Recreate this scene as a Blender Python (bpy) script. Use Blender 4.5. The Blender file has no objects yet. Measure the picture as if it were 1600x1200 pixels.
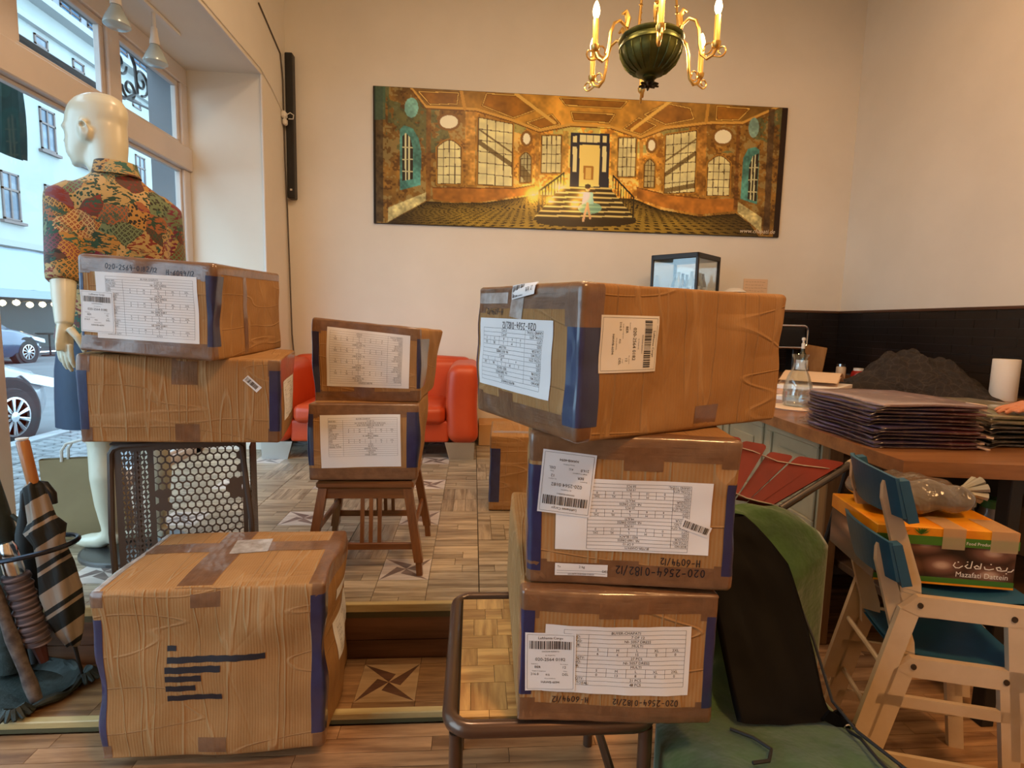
import bpy, bmesh, math, random
import numpy as np
from math import sin, cos, pi, radians, sqrt, atan2
from mathutils import Vector, Matrix

sc = bpy.context.scene
COL = sc.collection

# ---------------------------------------------------------------- camera
cam_d = bpy.data.cameras.new('camera'); cam = bpy.data.objects.new('camera', cam_d); COL.objects.link(cam)
cam_d.sensor_fit = 'HORIZONTAL'; cam_d.sensor_width = 36.0; cam_d.lens = 850.35 / 1600 * 36.0
cam_d.clip_start = 0.05; cam_d.clip_end = 300
_r, _d, _f = (Vector((0.99728611, -0.06998535, 0.02285746)), Vector((0.01493335, -0.11172297, -0.99362718)),
              Vector((0.07209305, 0.99127192, -0.11037465)))
_m = Matrix((_r, -_d, -_f)).transposed().to_4x4(); _m.translation = (0, 0, 1.2299)
cam.matrix_world = _m
sc.camera = cam

# ---------------------------------------------------------------- world: even overcast sky
w = bpy.data.worlds.new('overcast'); sc.world = w; w.use_nodes = True
bg = w.node_tree.nodes['Background']; bg.inputs[0].default_value = (0.58, 0.82, 1.0, 1); bg.inputs[1].default_value = 4.7

# ---------------------------------------------------------------- added warm fill lights below the ceiling, out of view
def area(name, loc, size, power, col, rot=(0, 0, 0)):
    l = bpy.data.lights.new(name, 'AREA'); l.shape = 'DISK'; l.size = size; l.energy = power; l.color = col
    o = bpy.data.objects.new(name, l); COL.objects.link(o); o.location = loc; o.rotation_euler = rot
    return o
WARM = (1.0, 0.63, 0.33)
area('warm_fill_light', (1.3, -0.6, 3.95), 0.5, 88, (1.0, 0.53, 0.21))
area('warm_fill_light', (-0.3, 1.9, 3.95), 0.5, 34, (1.0, 0.70, 0.44))
area('warm_fill_light', (2.3, 2.6, 3.95), 0.4, 12, (1.0, 0.50, 0.20))

# ---------------------------------------------------------------- colour management
vs = sc.view_settings
sc.display_settings.display_device = 'sRGB'
vs.view_transform = 'Standard'; vs.look = 'None'; vs.gamma = 1.0; vs.use_curve_mapping = False; vs.exposure = 0.0
sc.cycles.use_denoising = True
sc.cycles.max_bounces = 8; sc.cycles.transparent_max_bounces = 16
sc.cycles.sample_clamp_indirect = 4.0
sc.cycles.caustics_reflective = False; sc.cycles.caustics_refractive = False

# ---------------------------------------------------------------- helpers
RND = random.Random(7)
ORG = {}
def rz(a):
    c, s = cos(a), sin(a); return np.array([[c, -s, 0], [s, c, 0], [0, 0, 1.0]])
def rx(a):
    c, s = cos(a), sin(a); return np.array([[1.0, 0, 0], [0, c, -s], [0, s, c]])
def ry(a):
    c, s = cos(a), sin(a); return np.array([[c, 0, s], [0, 1.0, 0], [-s, 0, c]])

class MB:
    """collects faces for one mesh, in world coordinates (or local ones when T is given)"""
    def __init__(s, T=None):
        s.v = []; s.f = []; s.mi = []; s.T = T
    def add(s, vs, fs, mi=0):
        n = len(s.v)
        if s.T is not None:
            R, t = s.T
            vs = [tuple(R @ np.array(p, float) + t) for p in vs]
        s.v += [tuple(map(float, p)) for p in vs]
        for f in fs: s.f.append(tuple(i + n for i in f)); s.mi.append(mi)
        return s
    def box(s, a, b, bev=0.0, mi=0, R=None, c=None):
        a = np.array(a, float); b = np.array(b, float)
        ctr = (a + b) / 2; h = np.abs(b - a) / 2
        return s.obox(ctr, h * 2, R, bev, mi)
    def obox(s, ctr, size, R=None, bev=0.0, mi=0):
        h = np.array(size, float) / 2; ctr = np.array(ctr, float)
        R = np.eye(3) if R is None else R
        bev = min(bev, h.min() * 0.9)
        if bev <= 0:
            P = [(x, y, z) for z in (-1, 1) for y in (-1, 1) for x in (-1, 1)]
            vs = [ctr + R @ (h * np.array(p)) for p in P]
            return s.add(vs, [(0, 2, 3, 1), (4, 5, 7, 6), (0, 1, 5, 4), (2, 6, 7, 3), (0, 4, 6, 2), (1, 3, 7, 5)], mi)
        idx = {}; vs = []
        for ax in range(3):
            for sx in (-1, 1):
                for sy in (-1, 1):
                    for sz in (-1, 1):
                        sg = np.array((sx, sy, sz), float)
                        p = sg * (h - bev); p[ax] = sg[ax] * h[ax]
                        idx[(ax, sx, sy, sz)] = len(vs); vs.append(ctr + R @ p)
        fs = []
        def key(ax, d): return idx[(ax, d[0], d[1], d[2])]
        for ax in range(3):
            o1, o2 = (ax + 1) % 3, (ax + 2) % 3
            for sg in (-1, 1):
                q = []
                for a1, a2 in ((-1, -1), (1, -1), (1, 1), (-1, 1)):
                    d = [0, 0, 0]; d[ax] = sg; d[o1] = a1; d[o2] = a2; q.append(key(ax, d))
                fs.append(tuple(q if sg > 0 else q[::-1]))
            for a1 in (-1, 1):
                for a2 in (-1, 1):
                    d0 = [0, 0, 0]; d1 = [0, 0, 0]; d0[ax] = -1; d1[ax] = 1
                    for d in (d0, d1): d[o1] = a1; d[o2] = a2
                    q = [key(o1, d0), key(o1, d1), key(o2, d1), key(o2, d0)]
                    fs.append(tuple(q if a1 * a2 < 0 else q[::-1]))
        for sx in (-1, 1):
            for sy in (-1, 1):
                for sz in (-1, 1):
                    q = [idx[(a, sx, sy, sz)] for a in range(3)]
                    fs.append(tuple(q if sx * sy * sz > 0 else q[::-1]))
        return s.add(vs, fs, mi)
    def tube(s, pts, r, n=8, cap=True, mi=0, flat=None, closed=False):
        pts = [np.array(p, float) for p in pts]; k = len(pts)
        rs = [r] * k if not hasattr(r, '__len__') else list(r)
        vs = []; up = None
        for i in range(k):
            if closed: t = pts[(i + 1) % k] - pts[i - 1]
            else: t = pts[min(i + 1, k - 1)] - pts[max(i - 1, 0)]
            t = t / (np.linalg.norm(t) + 1e-12)
            if up is None:
                up = np.array([0, 0, 1.0]) if abs(t[2]) < 0.9 else np.array([1.0, 0, 0])
            a = np.cross(t, up); a /= np.linalg.norm(a) + 1e-12; b = np.cross(a, t); up = b
            ra, rb = (rs[i], rs[i]) if not hasattr(rs[i], '__len__') else rs[i]
            if flat: rb = ra * flat
            for j in range(n):
                an = 2 * pi * j / n
                vs.append(pts[i] + a * ra * cos(an) + b * rb * sin(an))
        fs = []
        for i in range(k if closed else k - 1):
            i2 = (i + 1) % k
            for j in range(n):
                j2 = (j + 1) % n; fs.append((i * n + j, i * n + j2, i2 * n + j2, i2 * n + j))
        if cap and not closed:
            fs.append(tuple(range(n))[::-1]); fs.append(tuple((k - 1) * n + j for j in range(n)))
        return s.add(vs, fs, mi)
    def lathe(s, prof, c=(0, 0, 0), n=24, mi=0, R=None, sy=1.0):
        R = np.eye(3) if R is None else R; c = np.array(c, float); vs = []; fs = []
        for r_, z_ in prof:
            for j in range(n):
                a = 2 * pi * j / n; vs.append(c + R @ np.array([r_ * cos(a), sy * r_ * sin(a), z_]))
        for i in range(len(prof) - 1):
            for j in range(n):
                j2 = (j + 1) % n; fs.append((i * n + j, i * n + j2, (i + 1) * n + j2, (i + 1) * n + j))
        if prof[0][0] > 1e-4: fs.append(tuple(range(n))[::-1])
        if prof[-1][0] > 1e-4: fs.append(tuple((len(prof) - 1) * n + j for j in range(n)))
        return s.add(vs, fs, mi)
    def grid(s, fn, nu, nv, mi=0, wrap=False):
        vs = [fn(i / nu, j / nv) for j in range(nv + 1) for i in range(nu + 1)]
        W = nu + 1
        fs = [(j * W + i, j * W + i + 1, (j + 1) * W + i + 1, (j + 1) * W + i) for j in range(nv) for i in range(nu)]
        return s.add(vs, fs, mi)
    def prism(s, poly, o, ax, ay, t, mi=0):
        """polygon (2D) in the plane o + x*ax + y*ay, extruded by vector t"""
        o, ax, ay, t = [np.array(q, float) for q in (o, ax, ay, t)]
        n = len(poly)
        vs = [o + ax * p[0] + ay * p[1] for p in poly]; vs += [p + t for p in vs]
        fs = [tuple(range(n))[::-1], tuple(range(n, 2 * n))] + [(i, (i + 1) % n, n + (i + 1) % n, n + i) for i in range(n)]
        if np.dot(np.cross(ax, ay), t) < 0: fs = [f[::-1] for f in fs]
        return s.add(vs, fs, mi)
    def loft(s, rings, cap=True, mi=0):
        n = len(rings[0]); vs = [p for r_ in rings for p in r_]
        fs = [(i * n + j, i * n + (j + 1) % n, (i + 1) * n + (j + 1) % n, (i + 1) * n + j) for i in range(len(rings) - 1) for j in range(n)]
        if cap: fs += [tuple(range(n))[::-1], tuple((len(rings) - 1) * n + j for j in range(n))]
        return s.add(vs, fs, mi)

def mesh_from(name, v, f, mats, mi=None, smooth=False, angle=40):
    me = bpy.data.meshes.new(name); me.from_pydata([tuple(p) for p in v], [], [tuple(q) for q in f])
    for m_ in (mats if isinstance(mats, (list, tuple)) else [mats]): me.materials.append(m_)
    if mi is not None and any(mi): me.polygons.foreach_set('material_index', mi)
    if smooth:
        me.polygons.foreach_set('use_smooth', [True] * len(me.polygons))
        if angle < 180:
            try: me.set_sharp_from_angle(angle=radians(angle))
            except Exception: pass
    me.update()
    return me

def thing(name, label, cat, loc=(0, 0, 0), group=None):
    o = bpy.data.objects.new(name, None); COL.objects.link(o); o.location = loc; o.empty_display_size = 0.05
    o['label'] = label; o['category'] = cat
    if group: o['group'] = group
    ORG[o.name] = np.array(loc, float)
    return o
def build(mb, name, mat, parent=None, label=None, cat=None, group=None, kind=None, loc=None, smooth=False, angle=40, weld=False):
    v = np.array(mb.v)
    if parent is not None: org = ORG[parent.name]
    elif loc is not None: org = np.array(loc, float)
    else:
        lo, hi = v.min(0), v.max(0); org = np.array([(lo[0] + hi[0]) / 2, (lo[1] + hi[1]) / 2, lo[2]])
    me = mesh_from(name, v - org, mb.f, mat, mb.mi, smooth, angle)
    if weld:
        b = bmesh.new(); b.from_mesh(me); bmesh.ops.remove_doubles(b, verts=b.verts, dist=1e-5); b.to_mesh(me); b.free()
    o = bpy.data.objects.new(name, me); COL.objects.link(o)
    ORG[o.name] = org
    if parent is not None: o.parent = parent
    else: o.location = org
    if label: o['label'] = label
    if cat: o['category'] = cat
    if group: o['group'] = group
    if kind: o['kind'] = kind
    return o
def struct(mb, name, mat, **k): return build(mb, name, mat, kind='structure', **k)
def link_mesh(name, me, parent, loc=(0, 0, 0), rot=(0, 0, 0), scale=(1, 1, 1), kind=None):
    o = bpy.data.objects.new(name, me); COL.objects.link(o); o.parent = parent
    o.location = Vector(loc) - Vector(ORG[parent.name]); o.rotation_euler = rot; o.scale = scale
    if kind: o['kind'] = kind
    ORG[o.name] = ORG[parent.name]
    return o
def copy_tree(root, loc=None, rotz=None, label=None, parent=None):
    c = root.copy(); COL.objects.link(c); c.parent = parent
    if loc is not None: c.location = loc
    if rotz is not None: c.rotation_euler = (0, 0, rotz)
    if label: c['label'] = label
    for ch in list(root.children): copy_tree(ch, parent=c)
    return c
def remesh(mb, voxel=0.008, smooth_it=4):
    """fuse overlapping shapes into one continuous skin; returns (verts, faces)"""
    me = mesh_from('tmp', mb.v, mb.f, [])
    o = bpy.data.objects.new('tmp', me); COL.objects.link(o)
    m_ = o.modifiers.new('r', 'REMESH'); m_.mode = 'VOXEL'; m_.voxel_size = voxel
    if smooth_it:
        k = o.modifiers.new('s', 'SMOOTH'); k.factor = 0.5; k.iterations = smooth_it
    dg = bpy.context.evaluated_depsgraph_get(); ev = o.evaluated_get(dg); em = ev.to_mesh()
    v = np.zeros(len(em.vertices) * 3); em.vertices.foreach_get('co', v); v = v.reshape(-1, 3)
    f = [tuple(p.vertices) for p in em.polygons]
    ev.to_mesh_clear(); bpy.data.objects.remove(o); bpy.data.meshes.remove(me)
    r_ = MB(); r_.v = [tuple(p) for p in v]; r_.f = f; r_.mi = [0] * len(f)
    return r_

# ---------------------------------------------------------------- materials
def lin(r, g, b):
    """sRGB 0-255 to linear"""
    return tuple(((c / 255) / 12.92 if c / 255 <= 0.04045 else ((c / 255 + 0.055) / 1.055) ** 2.4) for c in (r, g, b))
class NT:
    def __init__(s, name):
        s.mat = bpy.data.materials.new(name); s.mat.use_nodes = True; s.t = s.mat.node_tree; s.t.nodes.clear()
        s.out = s.t.nodes.new('ShaderNodeOutputMaterial')
    def n(s, type_, inp=None, **at):
        k = s.t.nodes.new('ShaderNode' + type_)
        for a, b in at.items(): setattr(k, a, b)
        for a, b in (inp or {}).items():
            sk = k.inputs[a]
            if isinstance(b, bpy.types.NodeSocket): s.t.links.new(b, sk)
            else:
                if isinstance(b, (tuple, list)) and len(b) == 3 and sk.type == 'RGBA': b = (*b, 1)
                sk.default_value = b
        return k
    def l(s, a, b): s.t.links.new(a, b)
    def math(s, op, a, b=0.0, c=0.0): return s.n('Math', {0: a, 1: b, 2: c}, operation=op).outputs[0]
    def mix(s, f, a, b, blend='MIX'):
        k = s.n('Mix', data_type='RGBA', blend_type=blend)
        for i, q in ((0, f), (6, a), (7, b)):
            if isinstance(q, bpy.types.NodeSocket): s.l(q, k.inputs[i])
            else: k.inputs[i].default_value = (*q, 1) if isinstance(q, (tuple, list)) and len(q) == 3 else q
        return k.outputs[2]
    def ramp(s, f, stops, interp='LINEAR'):
        k = s.n('ValToRGB', {0: f}); r_ = k.color_ramp; r_.interpolation = interp
        while len(r_.elements) < len(stops): r_.elements.new(0.5)
        for e, (p, c) in zip(r_.elements, stops): e.position = p; e.color = (*c, 1) if len(c) == 3 else c
        return k.outputs[0]
    def coord(s, which='Object', scale=(1, 1, 1), rot=(0, 0, 0), loc=(0, 0, 0)):
        t = s.n('TexCoord').outputs[which]
        return s.n('Mapping', {0: t, 1: loc, 2: rot, 3: scale}).outputs[0]
    def noise(s, vec, scale, detail=3, rough=0.55, out=0): return s.n('TexNoise', {'Vector': vec, 'Scale': scale, 'Detail': detail, 'Roughness': rough}).outputs[out]
    def bump(s, h, strength=0.3, dist=0.01, normal=None):
        k = s.n('Bump', {'Height': h, 'Strength': strength, 'Distance': dist})
        if normal is not None: s.l(normal, k.inputs['Normal'])
        return k.outputs[0]
    def bsdf(s, **k):
        names = dict(color='Base Color', rough='Roughness', metal='Metallic', normal='Normal', coat='Coat Weight', coatr='Coat Roughness', trans='Transmission Weight', ior='IOR', alpha='Alpha', em='Emission Color', ems='Emission Strength', sheen='Sheen Weight', spec='Specular IOR Level', sss='Subsurface Weight')
        b = s.n('BsdfPrincipled', {names[a]: v for a, v in k.items()})
        s.l(b.outputs[0], s.out.inputs[0]); return s.mat
def mat(name, col, rough=0.5, metal=0.0, var=None, bump=None, coord='Object', **k):
    """plain surface; var=(colour2, scale) mottles it, bump=(scale, strength) gives fine relief"""
    t = NT(name); c = col
    if var or bump: co = t.coord(coord)
    if var: c = t.mix(t.ramp(t.noise(co, var[1], 4), [(0.35, (0, 0, 0)), (0.65, (1, 1, 1))]), col, var[0])
    if bump: k['normal'] = t.bump(t.noise(co, bump[0], 3), bump[1], bump[2] if len(bump) > 2 else 0.004)
    return t.bsdf(color=c, rough=rough, metal=metal, **k)
def wood(name, c1, c2, axis=0, scale=6.0, rough=0.45, use='Object', rnd=0.0, coat=0.0, c3=None):
    t = NT(name); sc_ = [scale * 3.2] * 3; sc_[axis] = scale * 0.28
    co = t.coord(use, tuple(sc_))
    if rnd:
        r_ = t.n('ObjectInfo').outputs['Random']; off = t.n('CombineXYZ', {0: t.math('MULTIPLY', r_, 37.0), 1: t.math('MULTIPLY', r_, 53.0), 2: 0.0}).outputs[0]
        co = t.n('VectorMath', {0: co, 1: off}, operation='ADD').outputs[0]
    g = t.noise(co, 1.0, 5, 0.6); g2 = t.noise(co, 5.0, 2, 0.6)
    f = t.math('ADD', t.math('MULTIPLY', g, 0.75), t.math('MULTIPLY', g2, 0.25))
    c = t.ramp(f, [(0.34, c1), (0.66, c2)])
    if rnd:
        hv = t.n('HueSaturation', {'Hue': 0.5, 'Saturation': 1.0, 'Value': t.math('ADD', 1.0 - rnd / 2, t.math('MULTIPLY', r_, rnd)), 'Color': c}); c = hv.outputs[0]
    return t.bsdf(color=c, rough=rough, normal=t.bump(f, 0.12, 0.002), coat=coat, coatr=0.25)
def cm(*p): return p
# ---------------------------------------------------------------- shared materials
PLASTER = mat('plaster', (0.80, 0.76, 0.68), 0.9, var=((0.74, 0.70, 0.62), 1.3), bump=(9.0, 0.12, 0.004))
WHITE_PAINT = mat('white_paint', (0.72, 0.70, 0.67), 0.45, bump=(14.0, 0.05))
DARK_METAL = mat('dark_metal', (0.025, 0.024, 0.025), 0.45, 0.6)
BLACK_PLASTIC = mat('black_plastic', (0.012, 0.011, 0.011), 0.42)
CHROME = mat('chrome', (0.75, 0.75, 0.76), 0.16, 1.0)
BRASS = mat('brass', (0.72, 0.45, 0.13), 0.3, 1.0, bump=(60, 0.15, 0.002))
WHITE_PLASTIC = mat('white_plastic', (0.75, 0.73, 0.68), 0.4)
PAPER = mat('paper', (0.80, 0.80, 0.81), 0.75, bump=(25, 0.06, 0.002))
INK = mat('ink', (0.02, 0.02, 0.025), 0.6)
def glass_mat(name, tint=(1, 1, 1), gloss=0.08, rough=0.02, fmul=0.45):
    t = NT(name); a = t.n('BsdfTransparent', {'Color': tint}); g = t.n('BsdfGlossy', {'Color': (1, 1, 1), 'Roughness': rough})
    fr = t.n('Fresnel', {'IOR': 1.3}).outputs[0]
    m_ = t.n('MixShader', {0: t.math('MAXIMUM', t.math('MULTIPLY', fr, fmul), gloss), 1: a.outputs[0], 2: g.outputs[0]}); t.l(m_.outputs[0], t.out.inputs[0]); return t.mat
WINDOW_GLASS = glass_mat('window_glass', (0.96, 0.99, 1.0), 0.004, 0.02, 0.08)
CLEAR_GLASS = glass_mat('clear_glass', (0.92, 0.95, 0.95), 0.06)

def wood_pos(name, c1, c2, run=0, freq=9.0, rough=0.5, spread=0.35, attr=None, coat=0.0):
    """wood whose grain follows world position; tone differs from piece to piece"""
    t = NT(name); p = t.n('NewGeometry').outputs['Position']
    s_ = [freq * 4.0] * 3; s_[run] = freq * 0.35
    if attr: r_ = t.n('Attribute', attribute_name=attr).outputs['Fac']
    else: r_ = t.n('ObjectInfo').outputs['Random']
    co = t.n('Mapping', {0: p, 3: tuple(s_)}).outputs[0]
    off = t.n('CombineXYZ', {0: t.math('MULTIPLY', r_, 91.0), 1: t.math('MULTIPLY', r_, 47.0), 2: 0.0}).outputs[0]
    co = t.n('VectorMath', {0: co, 1: off}, operation='ADD').outputs[0]
    f = t.noise(co, 1.0, 5, 0.62)
    c = t.ramp(f, [(0.36, c1), (0.64, c2)])
    wear = t.noise(p, 2.2, 3)
    v = t.math('ADD', 1.0 - spread / 2, t.math('ADD', t.math('MULTIPLY', r_, spread), t.math('MULTIPLY', t.math('SUBTRACT', wear, 0.5), 0.35)))
    c = t.n('HueSaturation', {'Hue': 0.5, 'Saturation': 0.95, 'Value': v, 'Color': c}).outputs[0]
    return t.bsdf(color=c, rough=rough, normal=t.bump(f, 0.10, 0.002), coat=coat, coatr=0.3)

# ---------------------------------------------------------------- the room
XL, XW, XR, YB, ZP, YE, ZT, YN, ZF = -1.54, -2.06, 3.31, 4.75, 0.22, 1.872, 0.015, 1.592, -0.02
struct(MB().box((-2.5, YB, -0.3), (XR + .2, YB + .2, 4.1)), 'wall_back', PLASTER)
wr = struct(MB().box((XR, -3.0, -0.3), (XR + .2, YB, 4.1)), 'wall_right', PLASTER)
struct(MB().box((-2.5, -3.2, -0.3), (XR + .2, -3.0, 4.1)), 'wall_front', PLASTER)
struct(MB().box((-2.5, -3.2, 4.1), (XR + .2, YB + .2, 4.25)), 'ceiling', PLASTER)
m_ = MB(); m_.box((-2.13, -3.0, 2.965), (XL, 4.24, 4.1)); m_.box((-2.13, 4.24, -0.3), (XL, YB, 4.1)); m_.box((-2.13, -3.0, -0.3), (XL, -1.2, 2.965))
wl_ = struct(m_, 'wall_left', PLASTER)
m_ = MB(); m_.box((-2.33, -3.0, 2.965), (-2.13, 4.24, 6.0)); m_.box((-2.33, 4.24, -0.3), (-2.13, YB + 1.5, 6.0)); m_.box((-2.33, -3.0, -0.3), (-2.13, -1.2, 2.965))
build(m_, 'outer_facing', mat('grey_stucco', (.20, .21, .23), .85, bump=(30, .2)), wl_)
# hairline cracks / cable lines where the plaster meets the window recess
m_ = MB(); m_.box((XL - .012, 2.2, 2.955), (XL + .004, 4.24, 2.972), .003); m_.box((XL - .012, 4.225, .3), (XL + .004, 4.243, 2.97), .003)
struct(m_, 'trim_1', WHITE_PAINT)

# lower floor with laminate planks
FLOOR_BASE = wood_pos('lower_floor_base', lin(92, 62, 38), lin(132, 96, 62), 0, 8)
LAM = wood_pos('laminate_plank', lin(118, 82, 52), lin(176, 134, 92), 0, 8, 0.42, 0.4)
fl = struct(MB().box((-2.42, -3.0, -0.2), (XR, YB, ZF - .012)), 'floor', FLOOR_BASE)
plank_me = mesh_from('floor_plank', *[(q := MB().obox((0, 0, 0), (1, 1, 1))).v, q.f], [LAM])
def planks(x0, x1, y0, y1, wd, ln, seed):
    r_ = random.Random(seed); y = y0
    while y < y1 - .005:
        x = x0 - r_.random() * ln * .8
        while x < x1:
            e = min(x + ln * r_.uniform(.7, 1.25), x1); b = max(x, x0)
            if e - b > .02: link_mesh('floor_plank', plank_me, fl, ((b + e) / 2, y + wd / 2, ZF - .006), scale=(e - b - .0016, wd - .0016, .012))
            x = e
        y += wd
planks(-1.5, 2.6, 0.93, 1.585, 0.055, 0.5, 3)
planks(1.24, 2.6, 1.585, 2.41, 0.075, 0.6, 4)

# platform with inlaid parquet panels
OAK_X = wood_pos('oak_along', lin(128, 112, 88), lin(186, 170, 142), 0, 10, 0.42, 0.42)
OAK_Y = wood_pos('oak_across', lin(122, 106, 82), lin(180, 162, 134), 1, 10, 0.42, 0.42)
OAK_S = wood_pos('oak_far', lin(128, 112, 88), lin(186, 170, 142), 0, 10, 0.42, 0.42, attr='tone')
INLAY_W = wood_pos('inlay_pale', lin(188, 176, 166), lin(214, 204, 194), 0, 9, 0.4, 0.12)
INLAY_D = wood_pos('inlay_dark', lin(98, 82, 76), lin(132, 114, 106), 0, 9, 0.4, 0.15)
JOINT = mat('joint_dark', (0.05, 0.04, 0.03), 0.9)
STRIP = wood_pos('nosing_strip', lin(172, 150, 96), lin(208, 188, 132), 0, 6, 0.4, 0.1)
STRIP_EDGE = mat('nosing_edge', lin(84, 80, 54), 0.5)
RISER = wood_pos('riser_board', lin(78, 48, 28), lin(124, 84, 54), 0, 4, 0.4, 0.15)
PX1 = 1.215
pf = struct(MB().box((XW + .02, YE + .02, -0.02), (PX1, YB, ZP - .014)), 'floor_platform', JOINT)
unit = MB().obox((0, 0, 0), (1, 1, 1))
blk = {0: mesh_from('parquet_block', unit.v, unit.f, [OAK_X]), 1: mesh_from('parquet_block', unit.v, unit.f, [OAK_Y])}
S2 = .097
def star_mesh(nm, mt, polys):
    q = MB()
    for p in polys: q.prism(p, (0, 0, -.006), (1, 0, 0), (0, 1, 0), (0, 0, .012))
    return mesh_from(nm, q.v, q.f, [mt])
c0, c1_, m0 = (-S2, S2), (S2, S2), (.018, S2 * .42)
star_d = star_mesh('star_inlay_dark', INLAY_D, [[c0, (0, 0), m0]])
star_w = star_mesh('star_inlay_pale', INLAY_W, [[c0, m0, c1_], [m0, (0, 0), c1_]])
blocks = []
T_ = .59; r_ = random.Random(11)
def blocks_for(cx, cy, z, ylim):
    C3 = T_ / 3
    for i in range(3):
        for j in range(3):
            if i == 1 and j == 1 and cx - S2 >= XW + .03: continue
            x0, y0 = cx - T_ / 2 + i * C3, cy - T_ / 2 + j * C3
            run = 0 if (i == 1 or j == 1 or r_.random() < .55) else 1
            k = 3
            for s_ in range(k):
                parts_ = [(0, 1)] if r_.random() < .6 else [(0, r_.choice((.34, .5, .66))), None]
                if len(parts_) == 2: parts_[1] = (parts_[0][1], 1)
                for a, b in parts_:
                    if run == 0: q = (x0 + a * C3, y0 + s_ * C3 / k, x0 + b * C3, y0 + (s_ + 1) * C3 / k)
                    else: q = (x0 + s_ * C3 / k, y0 + a * C3, x0 + (s_ + 1) * C3 / k, y0 + b * C3)
                    e = [0.0009] * 4
                    if i == 0 and (run == 0 and a == 0 or run == 1 and s_ == 0): e[0] = .003
                    if j == 0 and (run == 0 and s_ == 0 or run == 1 and a == 0): e[1] = .003
                    q = (max(q[0] + e[0], XW + .03), max(q[1] + e[1], ylim), min(q[2] - e[2], PX1), min(q[3] - e[3], YB - .005))
                    if q[2] - q[0] > .01 and q[3] - q[1] > .01: blocks.append((q, run, z))
for kx in range(-3, 3):
    for ky in range(5):
        cx, cy = -.26 + kx * T_, 2.159 + ky * T_
        blocks_for(cx, cy, ZP, YE + .022)
        for a in range(4):
            if cx - S2 < XW + .03: continue
            link_mesh('star_inlay_dark', star_d, pf, (cx, cy, ZP - .006), (0, 0, -a * pi / 2))
            link_mesh('star_inlay_pale', star_w, pf, (cx, cy, ZP - .006), (0, 0, -a * pi / 2))
def vis(q):
    x, y = (q[0][0] + q[0][2]) / 2, (q[0][1] + q[0][3]) / 2
    s_ = -1.0 / y
    if y < 1.95 + .9 and x < -.55 and x > -1.15: s_ += .5      # behind the big carton
    if x > .1 or x < -1.6: s_ += .4
    return s_
blocks.sort(key=vis)
for q, run, z in blocks[:296]:
    link_mesh('parquet_block', blk[run], pf, ((q[0] + q[2]) / 2, (q[1] + q[3]) / 2, z - .006 + r_.uniform(-.0006, .0002)), scale=(q[2] - q[0], q[3] - q[1], .012))
q_ = MB(); tones = []
for q, run, z in blocks[296:]:
    q_.box((q[0], q[1], z - .012), (q[2], q[3], z + r_.uniform(-.0006, .0002))); tones += [r_.random()] * 24
o = build(q_, 'parquet_blocks_far', OAK_S, pf, kind='stuff')
at = o.data.attributes.new('tone', 'FLOAT', 'CORNER'); at.data.foreach_set('value', tones)
# nosing, riser and the low step with its own star
nz = struct(MB().box((XW + .02, YE, ZP - .028), (PX1, YE + .022, ZP + .004), .003), 'trim_2', STRIP)
struct(MB().box((XW + .02, YE + .004, ZP - .05), (PX1, YE + .02, ZP - .028)), 'trim_3', STRIP_EDGE)
m_ = MB(); m_.box((XW + .02, YE + .006, -.02), (PX1, YE + .02, .083)); m_.box((XW + .02, YE + .006, .086), (PX1, YE + .02, ZP - .05))
struct(m_, 'trim_4', RISER)
st = struct(MB().box((XW + .02, YN + .025, ZF), (PX1, YE + .006, ZT - .012)), 'floor_step', JOINT)
blocks = []
STEP_X = wood_pos('step_oak', lin(112, 78, 44), lin(160, 120, 74), 0, 10, 0.35, 0.35); sblk = mesh_from('step_block', unit.v, unit.f, [STEP_X])
sd_ = star_mesh('star_inlay_dark', wood_pos('step_inlay_dark', lin(74, 46, 30), lin(104, 70, 48), 0, 9, .35, .1), [[c0, (0, 0), m0]])
sw_ = star_mesh('star_inlay_pale', wood_pos('step_inlay_pale', lin(150, 118, 78), lin(178, 146, 102), 0, 9, .35, .1), [[c0, m0, c1_], [m0, (0, 0), c1_]])
for k in range(-3, 3):
    cx, cy = -.268 + k * T_, 1.742
    for a in range(4):
        if cx < -1.9: continue
        link_mesh('star_inlay_dark', sd_, st, (cx, cy, ZT - .006), (0, 0, -a * pi / 2)); link_mesh('star_inlay_pale', sw_, st, (cx, cy, ZT - .006), (0, 0, -a * pi / 2))
    xl_, xr_ = max(cx - T_ / 2, XW + .03), cx + T_ / 2
    for (a, b, c, d) in ((xl_, YN + .026, xr_, cy - S2), (xl_, cy + S2, xr_, YE + .003), (xl_, cy - S2, cx - S2, cy), (xl_, cy, cx - S2, cy + S2), (cx + S2, cy - S2, xr_, cy), (cx + S2, cy, xr_, cy + S2)):
        n = 3 if c - a > .3 else 1
        for i in range(n):
            u0, u1 = a + (c - a) * i / n, a + (c - a) * (i + 1) / n
            if u1 - u0 > .02 and d - b > .008: link_mesh('step_block', sblk, st, ((u0 + u1) / 2, (b + d) / 2, ZT - .006), scale=(u1 - u0 - .0015, d - b - .0015, .012))
struct(MB().box((XW + .02, YN, ZT - .02), (PX1, YN + .026, ZT + .003), .003), 'trim_5', STRIP)
struct(MB().box((XW + .02, YN + .004, ZF), (PX1, YN + .025, ZT - .02)), 'trim_6', STRIP_EDGE)

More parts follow.
